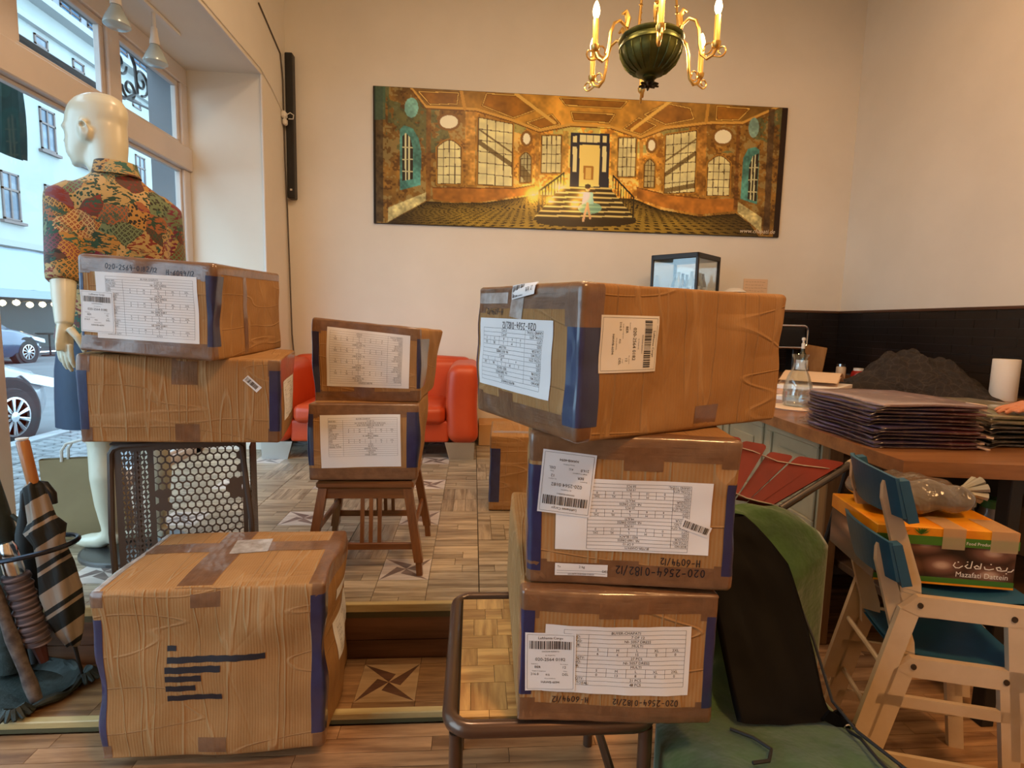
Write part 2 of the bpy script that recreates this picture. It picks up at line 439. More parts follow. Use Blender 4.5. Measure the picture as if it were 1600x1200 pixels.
# wall tiles behind the counter, with the brown cap
TILE = mat('dark_tile', (0.010, 0.008, 0.008), 0.28, var=((0.016, 0.011, 0.010), 6), bump=(18, .05))
TILE_M = mat('tile_joint', (0.085, 0.078, 0.072), 0.8)
CAP = wood('tile_cap', lin(60, 38, 24), lin(92, 60, 38), 1, 4)
tb = build(MB().box((XR - .008, 2.0, .8), (XR, YB, 1.385)), 'tile_backing', TILE_M, kind='structure')
tb2 = build(MB().box((2.2, YB - .008, .8), (XR - .008, YB, 1.385)), 'tile_backing', TILE_M, kind='structure')
tile_me = mesh_from('tile', *[(q := MB().obox((0, 0, 0), (1, 1, 1))).v, q.f], [TILE])
k = 0; z = 1.385
while z > .87:
    y = YB - .008 - (.15 if k % 2 else 0)
    if k % 2: link_mesh('tile', tile_me, tb, (XR - .011, YB - .083, z - .029), scale=(.008, .147, .055))
    while y > 2.2:
        link_mesh('tile', tile_me, tb, (XR - .011, y - .15, z - .029), scale=(.008, .297, .055)); y -= .3
    x = XR - .016 - (.15 if k % 2 else 0)
    if k % 2: link_mesh('tile', tile_me, tb2, (XR - .016 - .075, YB - .011, z - .029), scale=(.147, .008, .055))
    while x > 2.3:
        link_mesh('tile', tile_me, tb2, (x - .15, YB - .011, z - .029), scale=(.297, .008, .055)); x -= .3
    z -= .058; k += 1
struct(MB().box((XR - .03, 2.0, 1.386), (XR, YB, 1.408), .004), 'trim_7', CAP)
struct(MB().box((2.2, YB - .03, 1.386), (XR - .03, YB, 1.408), .004), 'trim_8', wood('tile_cap_b', lin(60, 38, 24), lin(92, 60, 38), 0, 4))

# ---------------------------------------------------------------- shop window
FRAME = mat('window_paint', (0.66, 0.60, 0.56), 0.42, var=((0.60, 0.55, 0.52), 2.0), bump=(10, .05))
w1 = thing('window_1', 'tall white timber shop window with a thick transom and clear panes', 'window', (XW, 2.5, ZP)); w1['kind'] = 'structure'
def frame(a, b, nm): build(MB().box(a, b, .006), nm, FRAME, w1)
x0, x1 = XW - .07, XW
frame((x0, -1.2, 2.265), (x1 + .02, 4.24, 2.42), 'transom')
frame((x0, -1.2, 2.85), (x1, 4.24, 2.965), 'head_rail')
frame((x0, 4.155, ZP - .02), (x1, 4.24, 2.265), 'jamb'); frame((x0, 4.155, 2.42), (x1, 4.24, 2.85), 'jamb')
frame((x0, -1.2, ZP - .02), (x1, 4.24, ZP + .05), 'sill')
for y in (3.38, 2.645, 1.6, .4): frame((x0, y, 2.42), (x1, y + .11, 2.85), 'mullion')
for y in (2.40, 1.0): frame((x0, y, ZP + .05), (x1, y + .15, 2.265), 'post')
def sash(y0, y1, z0, z1, d=.035):
    m_ = MB(); xa, xb = XW - .055, XW - .02
    for a, b in (((xa, y0, z0), (xb, y1, z0 + d)), ((xa, y0, z1 - d), (xb, y1, z1)), ((xa, y0, z0 + d), (xb, y0 + d, z1 - d)), ((xa, y1 - d, z0 + d), (xb, y1, z1 - d))): m_.box(a, b, .004)
    s_ = build(m_, 'sash', FRAME, w1)
    build(MB().box((XW - .042, y0 + d, z0 + d), (XW - .036, y1 - d, z1 - d)), 'pane', WINDOW_GLASS, s_)
for y0, y1 in ((3.49, 4.155), (2.755, 3.38), (1.71, 2.645), (.51, 1.6)): sash(y0, y1, 2.42, 2.85)
for y0, y1 in ((2.55, 4.155), (1.15, 2.40), (-1.2, 1.0)): sash(y0, y1, ZP + .05, 2.265, .02)
# ---------------------------------------------------------------- the street outside
ZG = -.2; XFA = -15.6
ASPH = mat('asphalt', (0.13, 0.14, 0.15), 0.85, var=((0.17, 0.18, 0.19), 1.5), bump=(60, .3))
STONE = mat('kerb_stone', (0.30, 0.31, 0.32), 0.8, var=((0.42, 0.44, 0.46), 4), bump=(30, .2))
COBBLE = mat('cobble', (0.26, 0.27, 0.28), 0.75, var=((0.18, 0.19, 0.20), 5), bump=(40, .3))
build(MB().box((XFA, -12, ZG - .3), (-4.75, 70, ZG)), 'road', ASPH, kind='structure')
pv = build(MB().box((-4.6, -12, ZG - .3), (-2.13, 70, ZG + .06)), 'pavement', mat('pavement_bed', (0.16, 0.17, 0.18), .9), kind='structure')
m_ = MB()
for i in range(20): m_.box((-4.75, -10 + i * 1.5, ZG - .2), (-4.6, -8.51 + i * 1.5, ZG + .10), .01)
build(m_, 'kerb', STONE, kind='structure')
m_ = MB(); r_ = random.Random(5)
for i in range(58):
    for j in range(20):
        x, y = -2.2 - j * .12, 2.0 + i * .115 + (j % 2) * .05
        a = .05 + r_.uniform(-.004, .003)
        m_.obox((x + r_.uniform(-.006, .006), y + r_.uniform(-.006, .006), ZG + .062 + r_.uniform(-.004, .006)), (a * 2.2, a * 2.05, .05), rz(r_.uniform(-.12, .12)), .012)
build(m_, 'cobblestones', COBBLE, pv, kind='stuff')

FACADE = mat('facade_render', (0.40, 0.42, 0.40), 0.9, var=((0.33, 0.36, 0.35), 0.35), bump=(3, .2))
FACADE_T = mat('facade_trim', (0.34, 0.35, 0.35), 0.85)
WIN_WOOD = mat('brown_window_frame', (0.16, 0.12, 0.11), 0.6)
WIN_PANE = mat('far_pane', (0.07, 0.10, 0.14), 0.12, var=((0.22, 0.27, 0.32), 0.9), spec=0.7)
BLUE_PANE = mat('far_blue_pane', (0.03, 0.10, 0.25), 0.1, var=((0.16, 0.30, 0.42), 0.6))
SHOP_DARK = mat('shop_interior', (0.015, 0.022, 0.026), 0.4, var=((0.03, 0.04, 0.038), 0.8))
AWN = mat('awning_cloth', (0.30, 0.36, 0.42), 0.8, bump=(3, .3))
fb = thing('apartment_building', 'pale rendered apartment block across the street with brown sash windows', 'building', (XFA - 2, 24, ZG))
def fpart(a, b, nm, mt, parent=None, bev=0.0): return build(MB().box(a, b, bev), nm, mt, parent or fb)
fpart((XFA - 4, 2, 3.4), (XFA, 60, 12.2), 'wall', FACADE)
fpart((XFA - 4, 2, ZG), (XFA - .5, 60, 3.4), 'shop_front', SHOP_DARK)
fpart((XFA, 2, 3.42), (XFA + .18, 60, 3.62), 'ledge', FACADE_T)
fpart((XFA, 2, 11.2), (XFA + .22, 60, 11.4), 'ledge', FACADE_T)
fpart((XFA - .3, 2, 12.0), (XFA + .5, 60, 12.25), 'cornice', FACADE_T)
fpart((XFA - 3.5, 2, 12.25), (XFA - .4, 60, 13.6), 'roof_storey', mat('roof_storey_grey', (.34, .36, .40), .7))
fpart((XFA - 4, 2, 13.6), (XFA + .9, 60, 13.9), 'eaves', mat('eaves_brown', (.32, .27, .25), .8))
def fwindow(y, z, w_, h, two=True, pane=WIN_PANE, x=None):
    X = XFA if x is None else x
    m_ = MB(); d = .06
    m_.box((X - .02, y, z), (X + .05, y + d, z + h)); m_.box((X - .02, y + w_ - d, z), (X + .05, y + w_, z + h))
    m_.box((X - .02, y, z), (X + .05, y + w_, z + d)); m_.box((X - .02, y, z + h - d), (X + .05, y + w_, z + h))
    if two:
        m_.box((X - .02, y + w_ / 2 - .03, z), (X + .04, y + w_ / 2 + .03, z + h)); m_.box((X - .02, y, z + h * .62), (X + .05, y + w_, z + h * .62 + .07))
        m_.box((X, y - .12, z - .12), (X + .14, y + w_ + .12, z - .03))
    o_ = build(m_, 'window', WIN_WOOD, fb)
    build(MB().box((X - .03, y, z), (X + .005, y + w_, z + h)), 'pane', pane, o_)
for k in range(12):
    y = 15.95 + 1.86 * k
    fwindow(y, 4.31, .72, 1.56); fwindow(y, 7.10, .72, 1.46)
    fwindow(y, 10.66, .62, .36, False)
for k in range(14): fwindow(16 + 1.5 * k, 12.35, 1.1, 1.0, True, BLUE_PANE, XFA - .4)
# recessed bays of the shop, awning and lights
m_ = MB()
m_.grid(lambda u, v: (XFA + .05 + 1.4 * v, 10 + 16 * u, 3.38 - 1.45 * v + .02 * sin(u * 60)), 40, 6); m_.box((XFA + 1.42, 10, 1.68), (XFA + 1.46, 26, 1.94))
build(m_, 'awning', AWN, fb)
GLOW = NT('bulb_glow'); GLOW.l(GLOW.n('Emission', {0: (1.0, .78, .45), 1: 6.0}).outputs[0], GLOW.out.inputs[0]); GLOW = GLOW.mat
sl = thing('string_lights', 'string of warm round bulbs under the awning across the street', 'lights', (XFA + 1.3, 20, 1.55))
build(MB().tube([(XFA + 1.3, 16 + i * .5, 1.62 - .05 * (i % 2)) for i in range(18)], .015, 5), 'wire', BLACK_PLASTIC, sl)
bm_ = MB().lathe([(0, -.1), (.07, -.06), (.1, 0), (.07, .07), (0, .1)], (0, 0, 0), 8); bme = mesh_from('bulb', bm_.v, bm_.f, [GLOW], smooth=True)
for i in range(16): link_mesh('bulb', bme, sl, (XFA + 1.3, 16.2 + i * .52, 1.5 + .03 * sin(i * 2.1)))
for i in range(5):
    t_ = thing('terrace_table', ['dark round terrace table below the string lights, ' + s for s in ('nearest the window post', 'second from the window post', 'third from the window post', 'fourth from the window post', 'farthest along')][i], 'table', (XFA + 1.5, 18.0 + i * 1.25, ZG), 'terrace tables across the street')
    build(MB().lathe([(0, 0), (.36, 0), (.38, .02), (.36, .04), (0, .04)], (XFA + 1.5, 18.0 + i * 1.25, ZG + .72), 16), 'table_top', DARK_METAL, t_)
    build(MB().tube([(XFA + 1.5, 18.0 + i * 1.25, ZG + .02), (XFA + 1.5, 18.0 + i * 1.25, ZG + .72)], .03, 6), 'pedestal', DARK_METAL, t_)
    build(MB().lathe([(.26, 0), (.24, .03), (.03, .05)], (XFA + 1.5, 18.0 + i * 1.25, ZG), 12), 'base', DARK_METAL, t_)
# cars -------------------------------------------------------------
TYRE = mat('tyre', (0.02, 0.02, 0.022), .8); RIM = mat('alloy', (.72, .74, .76), .3, .9)
CARGLASS = mat('car_glass', (.02, .03, .04), .05, spec=.8); LAMP = mat('headlamp', (.75, .8, .85), .08, coat=1.0)
def make_car(name, label, front_y, xs, paint, side):
    """nose at +y; xs = x of the side that faces the shop, body extends to -x*side"""
    t = thing(name, label, 'car', (xs - side * .87, front_y - 2.1, ZG))
    L, W2 = 4.1, .87
    cx = xs - side * W2
    # (distance from nose, half width, sill z, belt z, roof z, roof half width)
    S = [(0.0, .50, .30, .52, .56, .46), (.10, .68, .22, .62, .68, .60), (.35, .80, .20, .70, .78, .70), (.9, .86, .20, .82, .92, .74), (1.25, .87, .20, .88, .98, .74),
         (1.9, .87, .20, .92, 1.42, .60), (2.5, .87, .20, .94, 1.48, .60), (3.3, .87, .20, .96, 1.42, .58), (3.85, .84, .22, .96, 1.05, .62), (4.05, .76, .30, .86, .92, .60), (4.1, .70, .36, .70, .74, .58)]
    rings = []
    for d, hw, zs, zb, zr, rw in S:
        y = front_y - d
        pr = [(-hw * .92, zs), (-hw, zs + .12), (-hw * 1.01, (zs + zb) / 2), (-hw * .98, zb), (-(rw + .02), zr - .05 * (zr - zb) - .01), (-rw * .75, zr), (0, zr + .02), (rw * .75, zr), (rw + .02, zr - .05 * (zr - zb) - .01), (hw * .98, zb), (hw * 1.01, (zs + zb) / 2), (hw, zs + .12), (hw * .92, zs)]
        rings.append([(cx + a, y, ZG + b) for a, b in pr])
    m_ = MB().loft(rings)
    build(m_, 'body', paint, t, smooth=True, angle=50)
    for sg in (-1, 1):
        m_ = MB(); X = cx + sg * .80
        m_.prism([(-1.5, .98), (-1.95, 1.33), (-2.5, 1.38), (-3.2, 1.33), (-3.5, 1.02)], (cx + sg * .765, front_y, ZG), (0, 1, 0), (-sg * .26, 0, .92), (sg * .22, 0, .02))
        build(m_, 'side_window', CARGLASS, t)
        build(MB().prism([(-.12, .55), (-.14, .66), (-.42, .73), (-.62, .74), (-.50, .64), (-.2, .56)], (cx + sg * .60, front_y, ZG), (0, 1, 0), (0, 0, 1), (sg * .235, 0, 0)), 'headlamp', LAMP, t)
        for wy in (.82, 3.32):
            c = (cx + sg * .80, front_y - wy, ZG + .31)
            R = ry(sg * pi / 2)
            build(MB().lathe([(0, -.13), (.41, -.13), (.41, .055), (.385, .06), (0, .03)], (c[0], c[1], c[2] + .02), 24, R=R), 'wheel_arch', TYRE, t)
            wl = build(MB().lathe([(.20, -.08), (.30, -.08), (.315, -.05), (.315, .06), (.30, .085), (.215, .09), (.20, .07)], c, 28, R=R), 'wheel', TYRE, t, smooth=True)
            m_ = MB(); m_.lathe([(.215, .07), (.215, .092), (.195, .096), (.19, .07)], c, 28, R=R); m_.lathe([(0, .06), (.05, .06), (.055, .10), (0, .105)], c, 14, R=R)
            for q in range(10):
                a = 2 * pi * q / 10
                for da in (-.06, .06):
                    p0 = np.array(c) + R @ np.array([.04 * cos(a), .04 * sin(a), .088]); p1 = np.array(c) + R @ np.array([.2 * cos(a + da), .2 * sin(a + da), .088])
                    m_.tube([p0, p1], .012, 5)
            build(m_, 'rim', RIM, wl)
    build(MB().prism([(-1.28, 1.0), (-1.88, 1.43), (-1.93, 1.42), (-1.34, .98)], (cx - .62, front_y, ZG), (0, 1, 0), (0, 0, 1), (1.24, 0, 0)), 'windscreen', CARGLASS, t)
    build(MB().box((cx - .45, front_y - .1, ZG + .3), (cx + .45, front_y + .012, ZG + .48), .02), 'grille', BLACK_PLASTIC, t)
    build(MB().box((cx - .26, front_y + .005, ZG + .34), (cx + .26, front_y + .022, ZG + .45), .005), 'number_plate', PAPER, t)
    return t
make_car('parked_car', 'silver white hatchback parked at the kerb outside the shop window', 6.95, -4.92, mat('silver_paint', (.30, .32, .34), .25, .35, coat=.5), 1)
make_car('parked_car', 'dark blue car parked on the far side of the street', 17.2, -12.6, mat('navy_paint', (.03, .06, .12), .2, .3, coat=1.0), 1)
# wrought-iron bracket and the green banner hanging from it
br = thing('iron_bracket', 'black wrought iron sign bracket with scrolls outside the window', 'bracket', (-3.0, 4.4, 2.9))
build(MB().box((-3.03, 2.9, 2.985), (-2.97, 4.95, 3.035), .01), 'bar', DARK_METAL, br)
def spiral(c, r0, turns, a0, n=22, sg=1):
    return [(c[0], c[1] + r0 * (1 - i / n * .75) * cos(a0 + sg * turns * 2 * pi * i / n), c[2] + r0 * (1 - i / n * .75) * sin(a0 + sg * turns * 2 * pi * i / n)) for i in range(n + 1)]
m_ = MB()
for c, r0, tn, a0, sg in (((-3, 5.18, 3.17), .10, 1.3, pi, 1), ((-3, 5.36, 3.30), .12, 1.4, -pi / 2, 1), ((-3, 5.06, 3.34), .10, 1.2, 0, -1), ((-3, 4.15, 2.93), .09, 1.5, pi / 2, 1), ((-3, 4.62, 2.95), .09, 1.4, 0, 1), ((-3, 4.85, 2.93), .08, 1.4, pi, -1)): m_.tube(spiral(c, r0, tn, a0, sg=sg), .012, 5)
m_.tube([(-3, 4.9, 3.02), (-3, 5.1, 3.06), (-3, 5.3, 3.18), (-3, 5.28, 3.40), (-3, 5.2, 3.52)], .014, 5); m_.tube([(-3, 5.0, 3.06), (-3, 5.55, 3.12)], .012, 5)
build(m_, 'scrolls', DARK_METAL, br)
build(MB().tube([(-3, 5.55, 3.12), (-2.45, 5.55, 3.12)], .014, 6), 'wall_arm', DARK_METAL, br)
GREEN_B = mat('banner_green', (.01, .06, .065), .6, var=((.02, .10, .11), 2.5))
m_ = MB(); m_.grid(lambda u, v: (-3.0 + .03 * sin(u * 9 + v * 3), 3.1 + .85 * u + .05 * v * u, 2.975 - .72 * v - .02 * u), 20, 10); m_.grid(lambda u, v: (-2.994 + .03 * sin(u * 9 + v * 3), 3.95 - .85 * u + .05 * v * (1 - u), 2.975 - .72 * v - .02 * (1 - u)), 20, 10)
build(m_, 'banner', GREEN_B, label='dark green cloth banner hanging outside from the iron bar', cat='banner')
# ---------------------------------------------------------------- lettering
_glyph = {}
def glyph(ch):
    if ch in _glyph: return _glyph[ch]
    def geo(s):
        c = bpy.data.curves.new('t', 'FONT'); c.body = s; c.size = 1.0; c.resolution_u = 2
        o = bpy.data.objects.new('t', c); COL.objects.link(o)
        me = bpy.data.meshes.new_from_object(o)
        v = np.array([p.co[:2] for p in me.vertices]).reshape(-1, 2); f = [tuple(p.vertices) for p in me.polygons]
        bpy.data.objects.remove(o); bpy.data.curves.remove(c); bpy.data.meshes.remove(me); return v, f
    v, f = geo(ch) if ch != ' ' else (np.zeros((0, 2)), [])
    a, _ = geo('|' + ch + '|'); b, _ = geo('||')
    adv = (a[:, 0].max() - a[:, 0].min()) - (b[:, 0].max() - b[:, 0].min())
    _glyph[ch] = (v, f, adv); return _glyph[ch]
class Flat:
    """flat print in sheet coordinates (metres, origin at the sheet's centre)"""
    def __init__(s): s.v = []; s.f = []
    def poly(s, pts): n = len(s.v); s.v += [tuple(p) for p in pts]; s.f.append(tuple(range(n, n + len(pts))))
    def rect(s, x0, y0, x1, y1): s.poly([(x0, y0), (x1, y0), (x1, y1), (x0, y1)])
    def hline(s, x0, x1, y, t=.0005):
        k = max(1, int((x1 - x0) / .02))
        for i in range(k): s.rect(x0 + (x1 - x0) * i / k, y - t / 2, x0 + (x1 - x0) * (i + 1) / k, y + t / 2)
    def vline(s, x, y0, y1, t=.0005):
        k = max(1, int((y1 - y0) / .02))
        for i in range(k): s.rect(x - t / 2, y0 + (y1 - y0) * i / k, x + t / 2, y0 + (y1 - y0) * (i + 1) / k)
    def text(s, t, x, y, h, al='l', sx=1.0):
        h = h / .72; w_ = sum(glyph(c)[2] for c in t) * h * sx
        if al == 'c': x -= w_ / 2
        if al == 'r': x -= w_
        for c in t:
            v, f, a = glyph(c); n = len(s.v)
            s.v += [(x + p[0] * h * sx, y + p[1] * h) for p in v]; s.f += [tuple(i + n for i in q) for q in f]
            x += a * h * sx
        return s
    def stroke(s, pts, w_):
        for (a, b) in zip(pts[:-1], pts[1:]):
            a = np.array(a, float); b = np.array(b, float); d = b - a; L = np.hypot(*d)
            if L < 1e-6: continue
            d /= L; nn = np.array([-d[1], d[0]]) * w_ / 2; a = a - d * w_ * .3; b = b + d * w_ * .3
            s.poly([a - nn, b - nn, b + nn, a + nn])
    def rot180(s): s.v = [(-x, -y) for x, y in s.v]; return s
def arc(cx, cy, rx_, ry_, a0, a1, n=9): return [(cx + rx_ * cos(radians(a0 + (a1 - a0) * i / n)), cy + ry_ * sin(radians(a0 + (a1 - a0) * i / n))) for i in range(n + 1)]
HAND = {'0': [arc(.3, .5, .26, .48, 90, 450, 12)], '1': [[(.3, 1), (.25, 0)]], '2': [arc(.28, .72, .24, .27, 160, -30, 7) + [(.05, .02), (.6, .04)]], '5': [[(.55, 1), (.2, .96), (.14, .58)] + arc(.28, .32, .26, .3, 100, -140, 8)],
        '6': [[(.5, 1), (.2, .6)] + arc(.28, .28, .24, .28, 150, 510, 10)], '4': [[(.2, 1), (.08, .42), (.6, .46)], [(.48, .8), (.42, -.05)]], '8': [arc(.3, .74, .2, .24, -90, 270, 9) + arc(.3, .25, .25, .26, 90, -270, 9)],
        '9': [arc(.3, .7, .23, .26, 0, 360, 10) + [(.5, .3), (.4, 0)]], '-': [[(.12, .48), (.5, .5)]], '/': [[(.5, 1.05), (.05, -.1)]], 'H': [[(.1, 1), (.08, 0)], [(.55, 1), (.55, 0)], [(.08, .52), (.55, .52)]]}
def scrawl(F, t, x, y, h, wd=None, adv=.72, seed=1):
    r_ = random.Random(seed); wd = wd or h * .13
    for c in t:
        dy = r_.uniform(-.06, .06) * h; k = r_.uniform(.9, 1.1)
        for p in HAND.get(c, []): F.stroke([(x + a * h * .85 * k, y + dy + b * h * k) for a, b in p], wd)
        x += h * adv * (.62 if c in '1/' else 1.0)
    return x
def barcode(F, x0, y0, x1, y1, seed=3, n=44):
    r_ = random.Random(seed); x = x0; u = (x1 - x0) / (n * 2.1)
    while x < x1 - u: w_ = u * r_.choice((.8, .8, 1.6, 2.4)); F.rect(x, y0, min(x + w_, x1), y1); x += w_ + u * r_.choice((.8, 1.2, 2))
def air_label(F, w_, h, seed=3):
    a, b = w_ / 2, h / 2; e = .004
    for y in (-b + e, b - e): F.hline(-a + e, a - e, y)
    for x in (-a + e, a - e): F.vline(x, -b + e, b - e)
    F.text('Lufthansa Cargo', 0, b - .013, .0052, 'c'); barcode(F, -a + .008, b - .034, a - .008, b - .017, seed)
    F.text('02025640182000012', 0, b - .040, .0028, 'c'); F.text('Air Waybill No.', 0, b - .048, .0022, 'c')
    F.text('020-2564 0182', 0, b - .059, .0068, 'c')
    F.text('Destination', -a * .62, b - .067, .002, 'c'); F.text('No. of pieces', a * .55, b - .067, .002, 'c')
    F.text('BER', -a * .5, b - .075, .0052, 'c'); F.text('12', a * .55, b - .075, .0052, 'c')
    F.text('Weight of consignment', -a * .45, b - .082, .002, 'c'); F.text('Origin', a * .6, b - .082, .002, 'c')
    F.text('216.0', -a * .62, b - .090, .005, 'c'); F.text('KG', -a * .1, b - .090, .004, 'c'); F.text('DEL', a * .6, b - .090, .005, 'c')
    F.text('House AWB No.', 0, b - .097, .0022, 'c'); F.text('HAWB-6094', 0, b - .106, .0048, 'c')
    return F
def packing_list(F, w_, h, rows, cols=5, keyw=.17, x0=None, x1=None, top=.012, bot=.012, hdr='BUYER-CHAPATI'):
    a, b = w_ / 2, h / 2
    x0 = -a + .03 if x0 is None else x0; x1 = a - .012 if x1 is None else x1
    n = len(rows) + 1; y1 = b - top; y0 = -b + bot; rh = (y1 - y0) / n; kx = x0 + (x1 - x0) * keyw; cx = (kx + x1) / 2; th = min(rh * .62, .0058)
    for i in range(n + 1): F.hline(x0, x1, y0 + rh * i)
    for x in (x0, x1): F.vline(x, y0, y1)
    F.vline(kx, y0, y1 - rh)
    F.text(hdr, (x0 + x1) / 2, y1 - rh + (rh - th) / 2, th, 'c')
    for i, (k, v) in enumerate(rows):
        y = y1 - rh * (i + 2) + (rh - th) / 2
        F.text(k, x0 + .002, y, th, 'l', .9)
        if isinstance(v, str): F.text(v, cx, y, th, 'c')
        else:
            for q, s_ in enumerate(v):
                cw = (x1 - kx) / len(v); F.text(s_, kx + cw * (q + .5), y, th, 'c')
                if q: F.vline(kx + cw * q, y - (rh - th) / 2, y + th + (rh - th) / 2)
    return F
SZ = ('S', 'M', 'L', 'XL', '2XL')
def block(style, colour, qty, tot): return [('STYLE NO:', style), ('COLOUR:', colour), ('SIZE:', SZ), ('QTY:', qty), ('TOTAL QTY:', tot)]

# ---------------------------------------------------------------- cartons
def kraft_mat():
    t = NT('kraft_cardboard'); uv = t.n('UVMap', uv_map='UV').outputs[0]
    rnd_ = t.n('ObjectInfo').outputs['Random']
    sep = t.n('SeparateXYZ', {0: uv}); u = sep.outputs[0]
    wob = t.math('MULTIPLY', t.noise(uv, 3.0, 1), .004)
    flute = t.math('SINE', t.math('MULTIPLY', t.math('ADD', u, wob), 2 * pi / .0075))
    off = t.n('CombineXYZ', {0: t.math('MULTIPLY', rnd_, 19.0), 1: t.math('MULTIPLY', rnd_, 7.0), 2: 0.0}).outputs[0]
    uvo = t.n('VectorMath', {0: uv, 1: off}, operation='ADD').outputs[0]
    streak = t.noise(t.n('Mapping', {0: uvo, 3: (26, 1.2, 1)}).outputs[0], 1.0, 4)
    blot = t.noise(uvo, 7.0, 4)
    # long folds pressed into the board
    cr = t.n('TexVoronoi', {'Vector': t.n('Mapping', {0: uvo, 3: (1.6, 1.0, 1)}).outputs[0], 'Scale': 3.6}, feature='DISTANCE_TO_EDGE').outputs['Distance']
    crs = t.math('SMOOTH_MIN', t.math('MULTIPLY', cr, 12.0), 0.35, 0.1)
    rn = t.noise(t.n('Mapping', {0: uvo, 3: (17, 1.3, 1)}).outputs[0], 1.0, 1); rdg = t.n('MapRange', {0: t.math('ABSOLUTE', t.math('SUBTRACT', rn, .5)), 1: 0.0, 2: .022, 3: 1.0, 4: 0.0}).outputs[0]
    hn = t.noise(t.n('Mapping', {0: uvo, 3: (1.6, 9, 1)}).outputs[0], 1.0, 1); hdg = t.n('MapRange', {0: t.math('ABSOLUTE', t.math('SUBTRACT', hn, .5)), 1: 0.0, 2: .012, 3: 1.0, 4: 0.0}).outputs[0]
    lines = t.math('MAXIMUM', rdg, t.math('MULTIPLY', hdg, .8))
    c = t.ramp(t.math('ADD', t.math('MULTIPLY', streak, .3), t.math('MULTIPLY', blot, .7)), [(.3, lin(150, 111, 66)), (.52, lin(162, 121, 75)), (.72, lin(174, 134, 87))])
    c = t.mix(t.math('MULTIPLY', lines, .22), c, lin(206, 172, 128))  # crease highlights painted into the board colour as lighter lines
    c = t.mix(t.math('MULTIPLY', t.math('ADD', flute, 1.0), .03), c, lin(112, 76, 42))
    h = t.math('ADD', t.math('MULTIPLY', flute, .035), t.math('ADD', t.math('MULTIPLY', crs, .35), t.math('ADD', t.math('MULTIPLY', t.noise(uvo, 14.0, 4), .5), t.math('MULTIPLY', lines, .45))))
    return t.bsdf(color=c, rough=.72, normal=t.bump(h, .75, .007), spec=.3)
KRAFT = kraft_mat()
def tape_mat(name, c1, c2, rough, wr):
    t = NT(name); uv = t.n('UVMap', uv_map='UV').outputs[0]
    w1_ = t.noise(t.n('Mapping', {0: uv, 3: (70, 9, 1)}).outputs[0], 1.0, 3); w2_ = t.noise(uv, 22, 4)
    h = t.math('ADD', t.math('MULTIPLY', w1_, .6), t.math('MULTIPLY', w2_, .7))
    return t.bsdf(color=t.mix(t.ramp(w2_, [(.35, (0, 0, 0)), (.65, (1, 1, 1))]), c1, c2), rough=rough, normal=t.bump(h, wr, .004), coat=.7, coatr=.08)
BROWN_TAPE = tape_mat('brown_packing_tape', lin(108, 76, 52), lin(128, 92, 64), .34, .8)
BLUE_TAPE = tape_mat('blue_tape', lin(34, 38, 76), lin(42, 48, 92), .32, .35)
GREY_TAPE = tape_mat('wrinkled_clear_tape', lin(150, 140, 132), lin(196, 190, 186), .2, .9)
